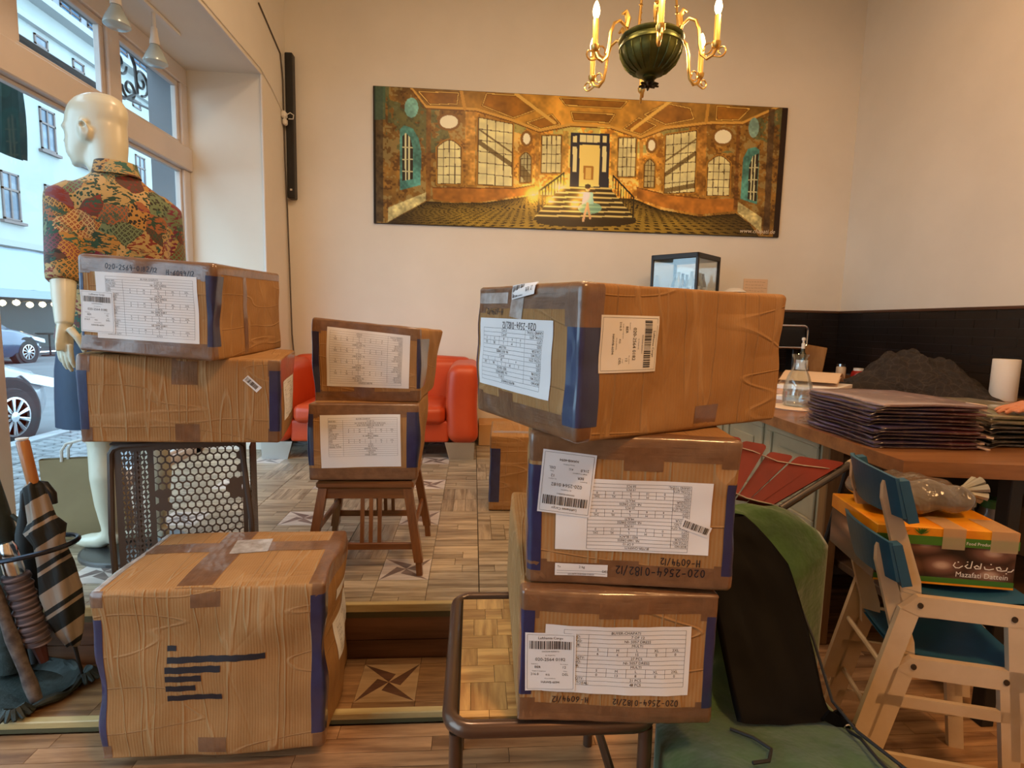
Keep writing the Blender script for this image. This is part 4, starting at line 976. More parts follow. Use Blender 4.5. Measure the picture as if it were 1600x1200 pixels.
# ---------------------------------------------------------------- red-orange leather sofa
LEATHER = mat('orange_leather', lin(202, 78, 36), .42, var=(lin(188, 66, 28), 3), bump=(55, .12, .002))
STEEL = mat('brushed_steel', (.62, .62, .6), .3, 1.0)
t = thing('leather_sofa', 'orange-red leather two-seat sofa with steel feet against the back wall', 'sofa', (-.74, 4.3, ZP))
A0, A1 = -1.50, .03
rbox(m_ := MB(), ((A0 + A1) / 2, 4.30, .43), (A1 - A0 - .40, .72, .16), .02); build(m_, 'base', LEATHER, t, smooth=True)
for s_, x in ((-1, A0 + .11), (1, A1 - .11)):
    rbox(m_ := MB(), (x, 4.29, .635), (.23, .78, .58), .075, n=5, warp=lambda p, s_=s_: np.array([p[0] + s_ * .02 * (p[2] / .29) ** 2, p[1], p[2]])); build(m_, 'arm', LEATHER, t, smooth=True, angle=180)
rbox(m_ := MB(), ((A0 + A1) / 2, 4.58, .66), (A1 - A0 - .06, .22, .56), .08, n=5, puff=.015); build(m_, 'backrest', LEATHER, t, smooth=True, angle=180)
for s_ in (-1, 1):
    rbox(m_ := MB(), ((A0 + A1) / 2 + s_ * .267, 4.20, .555), (.535, .60, .13), .045, n=4, puff=.012); build(m_, 'seat_cushion', LEATHER, t, smooth=True, angle=180)
for x, s_ in ((A0 + .10, -1), (A1 - .12, 1)):
    for y in (3.97, 4.60):
        m_ = MB(); m_.prism([(-.11, .13), (.11, .13), (.105 if s_ > 0 else .075, 0), (-.075 if s_ > 0 else -.105, 0)], (x, y - .02, ZP), (1, 0, 0), (0, 0, 1), (0, .04, 0)); build(m_, 'foot', STEEL, t)

# ---------------------------------------------------------------- perforated plastic crate under the left cartons
CRATE = mat('taupe_plastic', lin(78, 68, 62), .45, bump=(90, .1, .001)); CRATE_N = CRATE
t = thing('perforated_crate', 'dark taupe plastic crate with hexagonal holes standing under the left cartons', 'crate', (-1.02, 2.0, ZP))
def crateR(x, z, y): return (x, y, z)
CX0, CX1, CY, CZ1 = -1.20, -.786, 1.90, .802
_p = np.array([-.99, 1.90, 0.0]); _R = rz(radians(17)); CT = (_R, _p - _R @ _p)
def holes(m_, pt, nrm, cells, th=.003):
    """cells: list of (outer polygon, inner polygon or None); pt maps (a,b,off) to world"""
    for out, inn in cells:
        n = len(out)
        if inn is None:
            for o_, fl_ in ((0, False), (th, True)):
                vs = [pt(a, b, o_) for a, b in out]; m_.add(vs, [tuple(range(n)) if not fl_ else tuple(range(n))[::-1]])
            continue
        vs = [pt(a, b, 0) for a, b in out] + [pt(a, b, 0) for a, b in inn] + [pt(a, b, th) for a, b in out] + [pt(a, b, th) for a, b in inn]
        fs = []
        for i in range(n):
            j = (i + 1) % n
            fs += [(i, j, n + j, n + i), (2 * n + j, 2 * n + i, 3 * n + i, 3 * n + j), (n + i, n + j, 3 * n + j, 3 * n + i)]
        m_.add(vs, fs)
def hexa(cx, cz, r): return [(cx + r * sin(pi / 3 * i), cz + 1.12 * r * cos(pi / 3 * i)) for i in range(6)]
front = lambda a, b, o_: (a, CY + o_ + .012 * ((a + .99) / .21) ** 2, b)
cells = []; RH = .0140; VS = 1.12; dx = RH * sqrt(3); dz = RH * 1.5 * VS
solid = {}
nrow, ncol = 22, 11; hx0 = CX0 + .136
for r_i in range(nrow):
    for c_i in range(ncol):
        cx = hx0 + c_i * dx + (dx / 2 if r_i % 2 else 0); cz = CZ1 - .035 - r_i * dz
        frombot = r_i
        full = False
        if r_i in (6, 7, 8) and c_i < 2 + (r_i % 2 == 0 and r_i == 6): full = c_i < (2 if r_i != 7 else 1)
        if r_i in (5, 6, 7) and c_i > 8: full = True
        if r_i in (0, 1, 2, 3, 4, 5) and c_i == 10 and r_i % 2: full = True
        cells.append((hexa(cx, cz, RH), None if full else hexa(cx, cz, RH * .80)))
m_ = MB(CT); holes(m_, front, (0, -1, 0), cells)
zb_ = CZ1 - .035 - (nrow - 1) * dz - RH
lz = CX0 + .03
leaf = []; lw, lh = .0115, .017
for c_i in range(7):
    for r_i in range(31):
        x = lz + (c_i + .5) * lw; zc = CZ1 - .022 - (r_i + .5) * lh; s_ = (1 if (c_i + r_i // 1) % 2 else -1)
        o_ = [(x - lw / 2, zc - lh / 2), (x + lw / 2, zc - lh / 2), (x + lw / 2, zc + lh / 2), (x - lw / 2, zc + lh / 2)]
        a, b = .0036, .0076
        i_ = [(x - a * .6 - s_ * .0024, zc - b), (x + a - s_ * .0008, zc - b * .4), (x + a * .6 + s_ * .0024, zc + b), (x - a + s_ * .0008, zc + b * .4)]
        leaf.append((o_, i_))
holes(m_, front, (0, -1, 0), leaf)
def slab(a0, a1, b0, b1, n=6):
    for i in range(n):
        u0, u1 = a0 + (a1 - a0) * i / n, a0 + (a1 - a0) * (i + 1) / n
        vs = [front(u, b, o_) for o_ in (.0002, .0032) for b in (b0, b1) for u in (u0, u1)]
        m_.add(vs, [(0, 1, 3, 2), (4, 6, 7, 5), (0, 4, 5, 1), (2, 3, 7, 6), (0, 2, 6, 4), (1, 5, 7, 3)])
slab(CX0 + .012, lz, .225, CZ1 - .01); slab(lz + 7 * lw, hx0 - dx / 2 + .002, .225, CZ1 - .01); slab(hx0 + (ncol - .25) * dx - .004, CX1 - .006, .225, CZ1 - .01)
slab(CX0 + .012, CX1 - .006, CZ1 - .024, CZ1 - .004); slab(CX0 + .012, CX1 - .006, .225, zb_ + .012)
build(m_, 'front_panel', CRATE, t)
m_ = MB(CT); r0_ = .012
m_.tube([(CX0, CY + .012, .225), (CX0 - .006, CY + .012, .5), (CX0 + .003, CY + .012, CZ1 - .03), (CX0 + .012, CY + .012, CZ1 - .014), (CX0 + .035, CY + .010, CZ1 - .006), (CX1 - .05, CY + .010, CZ1 - .006), (CX1 - .02, CY + .012, CZ1 - .03), (CX1 + .004, CY + .012, .5), (CX1 + .006, CY + .012, .225)], .010, 8)
build(m_, 'rim', CRATE, t, smooth=True)
m_ = MB(CT); side = lambda a, b, o_: (CX1 + .004 + o_, a, b)
sc_ = []
for r_i in range(24):
    for c_i in range(9):
        y = CY + .008 + c_i * .029; z = CZ1 - .03 - r_i * .0225; o_ = [(y, z - .0225), (y + .029, z - .0225), (y + .029, z), (y, z)]
        i_ = [(y + .011, z - .014), (y + .017, z - .014), (y + .017, z - .008), (y + .011, z - .008)]; sc_.append((o_, i_))
holes(m_, side, None, sc_); build(m_, 'side_panel', CRATE, t)
build(MB(CT).box((CX0, CY + .012, CZ1 - .004), (CX1 + .004, CY + .29, CZ1 + .004), .003), 'top_panel', CRATE, t)
m_ = MB(CT)
m_.box((CX0, CY + .27, ZP + .002), (CX0 + .016, CY + .29, CZ1 - .004), .003)
build(m_, 'rear_post', CRATE, t)

# ---------------------------------------------------------------- paper carrier bag beside the mannequin
KB = mat('kraft_bag', lin(150, 132, 96), .75, var=(lin(138, 120, 86), 4), bump=(12, .25, .006))
t = thing('paper_bag', 'tan kraft paper carrier bag with white rope handles behind the mannequin leg', 'bag', (-1.72, 2.52, ZP))
def bagring(z, w_, d, dx, dy, yaw): return [(-1.74 + dx + w_ * a * cos(yaw) - d * b * sin(yaw), 2.55 + dy + w_ * a * sin(yaw) + d * b * cos(yaw), ZP + z) for a, b in ((-1, -1), (0, -1.05), (1, -1), (1.02, 0), (1, 1), (0, 1.05), (-1, 1), (-1.02, 0))]
m_ = MB(); yw = .25
m_.loft([bagring(.002, .13, .05, .02, 0, yw), bagring(.03, .14, .055, .015, 0, yw), bagring(.14, .145, .05, 0, 0, yw), bagring(.25, .15, .03, -.02, .0, yw), bagring(.36, .15, .018, -.03, .0, yw)], cap=False)
m_.add(bagring(.002, .13, .05, .02, 0, yw), [tuple(range(8))[::-1]])
build(m_, 'bag_body', KB, t, smooth=True, angle=60)
for s_ in (-1, 1):
    m_ = MB(); p = [(-1.77 + a * cos(yw), 2.55 + s_ * .02 + a * sin(yw), ZP + z) for a, z in ((-.06, .35), (-.058, .40), (-.04, .43), (.02, .445), (.05, .42), (.06, .35))]
    m_.tube(p, .006, 6); build(m_, 'handle', WHITE_PLASTIC, t, smooth=True)

# ---------------------------------------------------------------- small cardboard box beside the sofa
m_ = MB(); m_.box((.055, 4.42, ZP), (.40, 4.72, ZP + .18), .004); o = build(m_, 'small_cardboard_box', mat('pale_card', lin(196, 152, 98), .75, bump=(30, .1)), label='small pale cardboard box on the floor beside the sofa arm', cat='carton')
# ---------------------------------------------------------------- mannequin
CREAM = mat('mannequin_skin', lin(212, 208, 186), .32, bump=(20, .02), coat=.35, coatr=.2)
def shirt_mat():
    t = NT('ikat_print_fabric'); p = t.coord('Object')
    wob = t.n('TexNoise', {'Vector': p, 'Scale': 9.0, 'Detail': 3.0}).outputs['Color']
    pw = t.n('VectorMath', {0: p, 1: t.n('VectorMath', {0: wob, 3: .07}, operation='SCALE').outputs[0]}, operation='ADD').outputs[0]
    cell = t.n('TexVoronoi', {'Vector': pw, 'Scale': 13.0}, feature='F1')
    cs = t.n('SeparateColor', {0: cell.outputs['Color']})
    base = t.ramp(cs.outputs[0], [(0, lin(172, 128, 62)), (.20, lin(112, 60, 72)), (.30, lin(172, 146, 94)), (.50, lin(104, 122, 90)), (.66, lin(150, 88, 50)), (.76, lin(84, 52, 38)), (.84, lin(186, 156, 106))], 'CONSTANT')
    second = t.ramp(cs.outputs[1], [(0, lin(28, 62, 48)), (.3, lin(110, 30, 62)), (.5, lin(32, 30, 26)), (.7, lin(40, 92, 84)), (.85, lin(120, 36, 26))], 'CONSTANT')
    sp = t.n('SeparateXYZ', {0: pw}); u = t.math('ADD', t.math('MULTIPLY', sp.outputs[0], 1.0), t.math('MULTIPLY', sp.outputs[1], .7)); v = sp.outputs[2]
    fr = 48.0
    a = t.math('PINGPONG', t.math('MULTIPLY', t.math('ADD', u, v), fr), .5); b = t.math('PINGPONG', t.math('MULTIPLY', t.math('SUBTRACT', u, v), fr), .5)
    dia = t.math('MAXIMUM', a, b); rings = t.math('PINGPONG', t.math('MULTIPLY', dia, 2.4), .5)
    dm = t.math('GREATER_THAN', rings, .27)
    dots = t.n('TexVoronoi', {'Vector': pw, 'Scale': 75.0}, feature='F1').outputs['Distance']; dt = t.math('LESS_THAN', dots, .42)
    jag = t.math('GREATER_THAN', t.noise(t.n('Mapping', {0: pw, 3: (38, 38, 95)}).outputs[0], 1.0, 2), .53)
    sel1 = t.math('GREATER_THAN', cs.outputs[2], .66); sel2 = t.math('GREATER_THAN', cs.outputs[2], .36)
    pat = t.mix(sel2, t.mix(1.0, (0, 0, 0), (0, 0, 0)), (0, 0, 0))
    msk = t.math('ADD', t.math('MULTIPLY', sel1, dm), t.math('MULTIPLY', t.math('SUBTRACT', 1.0, sel1), t.math('ADD', t.math('MULTIPLY', sel2, dt), t.math('MULTIPLY', t.math('SUBTRACT', 1.0, sel2), jag))))
    c = t.mix(msk, base, second)
    big = t.ramp(t.noise(p, 5.0, 2), [(.50, (0, 0, 0)), (.56, (1, 1, 1))]); tealp = t.math('MULTIPLY', big, t.math('GREATER_THAN', dots, .38))
    c = t.mix(t.math('MULTIPLY', tealp, t.math('GREATER_THAN', t.noise(p, 24, 2), .55)), c, lin(34, 78, 64))
    return t.bsdf(color=c, rough=.75, normal=t.bump(t.noise(p, 14, 3), .35, .01), sheen=.2)
SHIRT = shirt_mat()
SKIRT = mat('navy_skirt', lin(24, 52, 84), .6, var=(lin(18, 40, 68), 5), bump=(9, .3, .01))
mx, my = -1.465, 2.40
t = thing('mannequin', 'cream bald mannequin in a patterned shirt and blue skirt standing in the shop window', 'mannequin', (mx, my, ZP))
yb = radians(46)            # body turned towards the window
Rb = rz(yb)
def W(p, R=Rb): q = R @ np.array([p[0], p[1], 0.0]); return np.array([mx + q[0], my + q[1], p[2]])
def ering(cx, cy, z, a, b, n=28, R=Rb, pw=2.0, tilt=0.0):
    o = []
    for i in range(n):
        an = 2 * pi * i / n; c, s_ = cos(an), sin(an)
        x = cx + a * np.sign(c) * abs(c) ** (2 / pw); y = cy + b * np.sign(s_) * abs(s_) ** (2 / pw); o.append(W((x, y, z + tilt * x), R))
    return o
# head (own turn: it looks to the left)
Rh = rz(radians(82)); hz = 1.845; m_ = MB()
def H(p): q = Rh @ np.array(p, float); return np.array([mx - .045 + q[0], my + q[1], hz + p[2]])
# in head space the face looks along +y
def hring(z, cy, a, b, n=24): return [H((a * cos(2 * pi * i / n), cy + b * sin(2 * pi * i / n), z)) for i in range(n)]
prof = [(-.02, .055, .045, .050), (.02, .06, .058, .075), (.05, .045, .066, .095), (.09, .028, .072, .108), (.13, .018, .078, .118), (.17, .010, .080, .120), (.205, .004, .076, .112), (.232, 0, .062, .092), (.25, -.004, .040, .060), (.258, -.005, .012, .02)]
m_.loft([hring(*q) for q in prof])
m_.tube([H((0, .128, .10)), H((0, .146, .075)), H((0, .132, .062))], [.010, .016, .012], 8)          # nose
m_.tube([H((0, .118, .115)), H((0, .138, .085))], [.012, .014], 8)
for s_ in (-1, 1): m_.tube([H((s_ * .012, .126, .118)), H((s_ * .04, .118, .122)), H((s_ * .064, .092, .115))], [.012, .013, .010], 6)    # brow
for zz, ww in ((.038, .010), (.026, .011)): m_.tube([H((-.026, .112, zz)), H((0, .126, zz)), H((.026, .112, zz))], [.006, ww, .006], 6)
m_.tube([H((0, .10, -.005)), H((0, .118, .0))], [.026, .022], 8)
m_.tube([H((0, -.030, .13)), H((0, -.032, .06)), H((0, -.030, .0)), H((0, -.034, -.05))], [.070, .068, .064, .060], 18)
m_.tube([H((0, .02, .03)), H((0, .0, -.02)), H((0, -.02, -.06))], [.055, .052, .05], 14)
m_.tube([H((0, -.02, .06)), H((0, -.035, -.05)), W((0, -.02, 1.74))], [.060, .062, .078], 16)                                              # neck
for s_ in (-1, 1):      # ears
    e = [H((s_ * (.082 + .010 * sin(k * .6)), -.002 - .024 * cos(2 * pi * k / 12), .094 + .034 * sin(2 * pi * k / 12))) for k in range(12)]
    m_.tube(e, .0065, 6, closed=True); m_.tube([H((s_ * .080, 0, .07)), H((s_ * .083, .0, .105))], [.014, .016], 8)
hd = remesh(m_, .006, 14)
build(hd, 'head', CREAM, t, smooth=True, angle=180)
# legs and feet, one skin
m_ = MB()
for s_, fx, fy in ((-1, -.085, .03), (1, .085, -.03)):
    K = W((fx, fy, .68)); A = W((fx * .9, fy - .01, .33))
    m_.tube([W((s_ * .09, 0, 1.02)), W((fx, fy + .01, .85)), K, W((fx, fy - .015, .55)), W((fx, fy - .012, .43)), A], [.085, .075, .055, .058, .046, .037], 16)
    toe = rz(radians(80)) @ np.array([0, 1., 0])
    m_.tube([A, A + np.array([0, 0, -.045]), A + toe * .05 + np.array([0, 0, -.075]), A + toe * .11 + np.array([0, 0, -.082]), A + toe * .165 + np.array([0, 0, -.086])], [.037, .038, .036, .032, .018], 12)
    m_.tube([A + toe * -.02 + np.array([0, 0, -.05]), A + toe * -.025 + np.array([0, 0, -.085])], [.032, .026], 12)
lg = remesh(m_, .008, 4)
zmin = min(p[2] for p in lg.v); lg.v = [(p[0], p[1], max(p[2], ZP + .017) if False else p[2] + (ZP + .017 - zmin) * max(0, (0.6 - p[2]) / .6)) for p in lg.v]
build(lg, 'legs', CREAM, t, smooth=True, angle=180)
build(MB().lathe([(.0, 0), (.2, 0), (.2, .012), (.19, .015), (0, .015)], (mx + .01, my - .01, ZP), 40), 'base_plate', mat('base_steel', (.18, .18, .18), .35, .9), t)
# skirt
m_ = MB(); rg = []
for z, a, b in ((1.26, .17, .125), (1.15, .195, .15), (1.0, .215, .165), (.88, .22, .17), (.765, .222, .172)):
    rg.append([W((a * cos(2 * pi * i / 40) * (1 + .015 * sin(9 * 2 * pi * i / 40) * (1.26 - z) * 2), .088 + b * sin(2 * pi * i / 40) * (1 + .02 * sin(7 * 2 * pi * i / 40) * (1.26 - z) * 2), z)) for i in range(40)])
m_.loft(rg, cap=False); m_.loft([[p * np.array([1, 1, 1]) for p in reversed(q)] for q in rg[-1:]] + [[np.array([mx + (p[0] - mx) * .97, my + (p[1] - my) * .97, p[2] + .002]) for p in reversed(rg[-1])], [np.array([mx + (p[0] - mx) * .96, my + (p[1] - my) * .96, p[2] + .1]) for p in reversed(rg[-1])]], cap=False)
build(m_, 'skirt', SKIRT, t, smooth=True, angle=180)
# shirt: torso and sleeves as one skin
m_ = MB(); rg = []
for z, a, b, cy in ((1.12, .215, .175, .085), (1.2, .20, .16, .065), (1.3, .18, .145, .03), (1.42, .172, .13, -.005), (1.54, .182, .132, -.012), (1.62, .188, .128, -.018), (1.69, .180, .112, -.022), (1.735, .145, .092, -.02), (1.765, .10, .076, -.02), (1.79, .078, .07, -.018)):
    rg.append(ering(0, cy, z, a, b, 32, pw=2.3))
m_.loft(rg)
SHO = {-1: W((-.168, -.02, 1.665)), 1: W((.168, -.02, 1.665))}; ELB = {-1: W((-.20, -.035, 1.41)), 1: W((.205, .02, 1.41))}; WRI = {-1: W((-.205, .005, 1.185)), 1: W((.18, .12, 1.20))}
ELB[-1] = np.array([-1.535, 2.185, 1.41]); WRI[-1] = np.array([-1.505, 2.130, 1.195])
for s_ in (-1, 1):
    m_.tube([W((s_ * .13, -.02, 1.69)), SHO[s_], (SHO[s_] + ELB[s_]) / 2, ELB[s_], ELB[s_] + (WRI[s_] - ELB[s_]) * .30], [.060, .070, .062, .056, .055], 18)
tr = remesh(m_, .009, 14)
build(tr, 'shirt', SHIRT, t, smooth=True, angle=180)
# collar, standing
m_ = MB(); rg = []
for z, a, b, cy in ((1.765, .092, .078, -.02), (1.80, .074, .068, -.022), (1.835, .068, .062, -.028)): rg.append(ering(0, cy, z, a, b, 28, tilt=0))
rg += [[np.array([mx + (p[0] - mx) * 1.06, my + (p[1] - my) * 1.06, p[2] - .003]) for p in rg[-1]], [np.array([mx + (p[0] - mx) * 1.24, my + (p[1] - my) * 1.24, p[2] - .055]) for p in rg[-1]]]
m_.loft(rg, cap=False); build(m_, 'collar', SHIRT, t, smooth=True, angle=180)
# forearms and hands, one skin each
def hand(wr, dirv, palm_n, mb, s=1.0, side=1, curl=.35):
    d = np.array(dirv, float); d /= np.linalg.norm(d); n_ = np.array(palm_n, float); n_ -= d * n_.dot(d); n_ /= np.linalg.norm(n_); x = np.cross(d, n_) * side
    P = lambda a, b, c: wr + (d * a + x * b + n_ * c) * s
    mb.tube([P(0, 0, 0), P(.03, 0, 0), P(.07, .0, .002), P(.098, 0, .003)], [(.024 * s, .019 * s), (.032 * s, .017 * s), (.041 * s, .015 * s), (.040 * s, .012 * s)], 14)
    for b, L, a0 in ((-.030, .066, .092), (-.010, .076, .098), (.011, .072, .096), (.030, .056, .088)):
        mb.tube([P(a0 - .02, b, .002), P(a0 + L * .35, b * 1.08, .002 + L * .12 * curl * 2), P(a0 + L * .7, b * 1.1, L * .42 * curl * 1.6), P(a0 + L * .96, b * 1.1, L * .78 * curl * 1.6)], [.0098 * s, .0092 * s, .0085 * s, .0068 * s], 8)
    mb.tube([P(.018, -.030, .0), P(.045, -.052, .012), P(.075, -.060, .024), P(.098, -.060, .034)], [.014 * s, .0125 * s, .0105 * s, .008 * s], 8)
for s_ in (-1, 1):
    m_ = MB(); e = ELB[s_]; wv = WRI[s_]
    m_.tube([e + (wv - e) * .1, e + (wv - e) * .5, wv + (wv - e) * .02], [.042, .038, .028], 16)
    dv = (wv - e); dv = dv / np.linalg.norm(dv)
    hand(wv, np.array([-.05, -.05, -1]) if s_ < 0 else dv, np.array([.45, .89, 0]) if s_ < 0 else Rb @ np.array([-1.0, .35, 0]), m_, 1.05, side=s_, curl=.24)
    hm = remesh(m_, .0038, 3); build(hm, 'forearm', CREAM, t, smooth=True, angle=180)

# ---------------------------------------------------------------- umbrella stand with umbrellas
IRON = mat('green_cast_iron', lin(58, 66, 62), .5, .4, var=(lin(40, 46, 42), 8), bump=(35, .6, .006))
RING = mat('dark_bronze_ring', lin(44, 46, 54), .25, .8)
ux, uy = -1.50, 1.735
t = thing('umbrella_stand', 'ornate grey-green cast iron umbrella stand on the low step at left', 'umbrella stand', (ux, uy, ZT))
m_ = MB(); m_.lathe([(0, .006), (.19, .004), (.215, .02), (.235, .032), (.225, .012), (.2, 0), (0, 0)], (ux, uy - .005, ZT), 40, sy=.62); build(m_, 'tray', IRON, t, smooth=True)
m_ = MB(); m_.tube([(ux + .235 * cos(a), uy - .005 + .145 * sin(a), ZT + .022 + .006 * sin(a * 9)) for a in np.linspace(0, 2 * pi, 49)[:-1]], [.011 + .004 * sin(i * 1.3) for i in range(48)], 8, closed=True); build(m_, 'tray_rim', IRON, t, smooth=True)
for a in (-.95, .35, 1.6, 2.6):
    m_ = MB(); c = np.array([ux + .245 * cos(a), uy - .005 + .14 * sin(a), ZT + .022])
    for k in range(7):
        b = a + (k - 3) * .42; m_.tube([c, c + np.array([.024 * cos(b), .024 * sin(b), .012]), c + np.array([.05 * cos(b), .045 * sin(b), -.004])], [.009, .013, .005], 7)
    build(m_, 'leaf_ornament', IRON, t, smooth=True)
m_ = MB()
bx_ = ux - .03; by_ = uy + .10
m_.tube([(bx_, by_, ZT + .02), (bx_ - .01, by_, .25), (bx_ + .015, by_, .42), (bx_ - .02, by_, .62), (bx_ - .05, by_, .80)], [.045, .03, .038, .03, .02], 10)
for s_ in (-1, 1):
    m_.tube([(bx_, by_, .08), (bx_ + s_ * .07, by_, .16), (bx_ + s_ * .085, by_, .26), (bx_ + s_ * .04, by_, .33), (bx_ + s_ * .015, by_, .28)], [.016, .014, .012, .010, .007], 7)
    m_.tube([(bx_, by_, .38), (bx_ + s_ * .06, by_, .44), (bx_ + s_ * .07, by_, .53), (bx_ + s_ * .03, by_, .57)], [.014, .012, .010, .006], 7)
build(m_, 'back_scrollwork', IRON, t, smooth=True)
m_ = MB(); m_.tube([(ux + .11 + .155 * cos(a), uy - .01 + .10 * sin(a), .50 + .035 * cos(a) * .6) for a in np.linspace(0, 2 * pi, 37)[:-1]], .008, 8, closed=True); m_.tube([(ux - .04, uy - .0, .48), (bx_, by_, .46)], .008, 6)
build(m_, 'holding_ring', RING, t, smooth=True)
# umbrellas
def stripes(name, c1, c2, axis_scale, rot=0.0, thr=.55):
    t = NT(name); co = t.coord('Object', rot=(0, rot, 0)); z = t.n('SeparateXYZ', {0: co}).outputs[2]
    wv = t.math('PINGPONG', t.math('MULTIPLY', z, axis_scale), .5); wv2 = t.math('PINGPONG', t.math('ADD', t.math('MULTIPLY', z, axis_scale), .16), .5)
    m1 = t.math('GREATER_THAN', wv, .5 * thr); m2 = t.math('LESS_THAN', wv2, .06)
    return t.bsdf(color=t.mix(t.math('MAXIMUM', m1, m2), c1, c2), rough=.7, normal=t.bump(t.noise(co, 18, 3), .3, .006))
UMB = stripes('striped_umbrella_cloth', lin(150, 136, 122), lin(22, 26, 26), 8.0, .6, .62)
HANDLE = wood('umbrella_handle', lin(150, 92, 40), lin(190, 126, 66), 2, 8, .3, coat=.4)
def along(p, q, k): return np.array(p) + (np.array(q) - np.array(p)) * k
a, b = (-1.355, 1.715, .845), (-1.262, 1.76, .055)
t = thing('closed_umbrella', 'furled cream and black striped umbrella with a straight wooden handle', 'umbrella', b)
build(MB().tube([along(a, b, 0), along(a, b, .005), along(a, b, .17)], [.014, .0165, .0155], 14), 'handle', HANDLE, t, smooth=True)
build(MB().lathe([(.0165, 0), (.0165, .004), (0, .005)], along(a, b, -.004), 14), 'end_cap', WHITE_PLASTIC, t)
m_ = MB(); rg = []
for k, r0 in ((.165, .014), (.18, .022), (.24, .026), (.32, .030), (.36, .046), (.42, .034), (.52, .041), (.62, .046), (.72, .042), (.80, .030), (.86, .016)):
    c = along(a, b, k); rg.append([c + np.array([r0 * (1 + .22 * sin(5 * an + k * 9)) * cos(an), r0 * (1 + .22 * sin(5 * an + k * 9)) * sin(an), .006 * sin(3 * an)]) for an in np.linspace(0, 2 * pi, 31)[:-1]])
m_.loft(rg); build(m_, 'canopy', UMB, t, smooth=True, angle=180)
build(MB().tube([along(a, b, .85), along(a, b, 1.0)], [.006, .004], 8), 'ferrule', DARK_METAL, t)
a, b = (-1.415, 1.70, .53), (-1.335, 1.70, .17)
t = thing('folding_umbrella', 'short folding umbrella in pleated mauve-grey cloth with a chrome handle', 'umbrella', b)
m_ = MB(); rg = []
for i in range(22):
    k = .28 + .62 * i / 21; c = along(a, b, k); r0 = .034 + .004 * sin(i * 2.4); rg.append([c + np.array([r0 * cos(an), r0 * sin(an), 0]) for an in np.linspace(0, 2 * pi, 19)[:-1]])
m_.loft(rg); build(m_, 'canopy', stripes('pleated_mauve_cloth', lin(112, 98, 100), lin(64, 54, 60), 62, .2, .5), t, smooth=True)
build(MB().tube([along(a, b, .0), along(a, b, .05), along(a, b, .25), along(a, b, .30)], [.018, .024, .026, .022], 14), 'handle', CHROME, t, smooth=True)
build(MB().tube([along(a, b, .9), along(a, b, 1.08)], [.02, .012], 8), 'tip', mat('dark_red_tip', lin(70, 30, 26), .5), t)
a, b = (-1.505, 1.66, .70), (-1.325, 1.655, .045)
t = thing('walking_stick', 'mottled grey walking stick leaning across the umbrella stand', 'stick', b)
build(MB().tube([along(a, b, k) for k in np.linspace(0, 1, 14)], [.017 + .002 * sin(i * 2.2) for i in range(14)], 10), 'shaft', mat('mottled_bark', lin(112, 102, 96), .7, var=(lin(66, 56, 54), 30), bump=(50, .5, .004)), t, smooth=True)
build(MB().tube([along(a, b, -.08), along(a, b, 0), along(a, b, .02)], [.018, .02, .018], 10), 'knob', mat('bark_knob', lin(84, 72, 66), .6), t, smooth=True)
t = thing('black_umbrella', 'black umbrella with a curved dark handle at the back of the stand', 'umbrella', (-1.43, 1.80, .05))
build(MB().tube([(-1.43, 1.80, .60), (-1.425, 1.80, .655), (-1.40, 1.80, .685), (-1.365, 1.80, .68), (-1.345, 1.80, .65), (-1.345, 1.80, .62)], .014, 10), 'handle', BLACK_PLASTIC, t, smooth=True)
build(MB().tube([(-1.43, 1.80, .61), (-1.43, 1.80, .52), (-1.43, 1.795, .3), (-1.43, 1.79, .08)], [.012, .03, .034, .010], 12), 'canopy', mat('black_cloth', (.012, .014, .014), .7), t, smooth=True)
# ---------------------------------------------------------------- counter with panelled side and table front
ZC = .85
TOPW = wood('counter_wood', lin(112, 72, 40), lin(160, 110, 66), 0, 3.2, .35, coat=.3)
PANEL = mat('cream_panel', lin(166, 154, 124), .6, var=(lin(150, 138, 108), 3))
t = thing('kitchen_counter', 'long wooden worktop with cream panelled side and black steel legs at right', 'counter', (2.3, 3.0, ZF))
m_ = MB(); m_.prism([(1.285, 1.50), (1.70, 1.44), (3.29, 1.44), (3.29, 4.72), (1.0, 4.72), (1.0, 4.12), (1.42, 4.12)], (0, 0, ZC - .045), (1, 0, 0), (0, 1, 0), (0, 0, .045))
build(m_, 'worktop', TOPW, t)
cb = build(MB().box((1.385, 2.0, ZF), (1.42, 4.12, ZC - .046)), 'side_board', PANEL, t)
for i in range(5):
    y0 = 2.03 + i * .42
    for z0, z1 in ((.02, .40), (.43, .80)):
        m_ = MB(); a = .035
        m_.box((1.372, y0, z0), (1.386, y0 + .38, z0 + a), .004); m_.box((1.372, y0, z1 - a), (1.386, y0 + .38, z1), .004); m_.box((1.372, y0, z0 + a), (1.386, y0 + a, z1 - a), .004); m_.box((1.372, y0 + .38 - a, z0 + a), (1.386, y0 + .38, z1 - a), .004)
        m_.box((1.376, y0 + .09, z0 + .09), (1.386, y0 + .29, z1 - .09), .006)
        build(m_, 'panel', PANEL, cb)
build(MB().box((1.37, 1.955, ZF), (1.43, 2.0, ZC - .046), .004), 'corner_post', wood('post_wood', lin(96, 66, 34), lin(132, 96, 54), 2, 5), t)
for x, y in ((1.66, 1.52), (3.2, 1.52), (1.66, 2.5)): build(MB().box((x - .022, y - .022, ZF), (x + .022, y + .022, ZC - .046), .003), 'steel_leg', DARK_METAL, t)
build(MB().box((1.66, 1.50, ZC - .10), (3.2, 1.54, ZC - .046), .003), 'steel_rail', DARK_METAL, t)
build(MB().box((1.45, 2.52, .0), (3.2, 2.54, ZC - .05)), 'rear_board', mat('dark_back', (.03, .024, .02), .7), t)
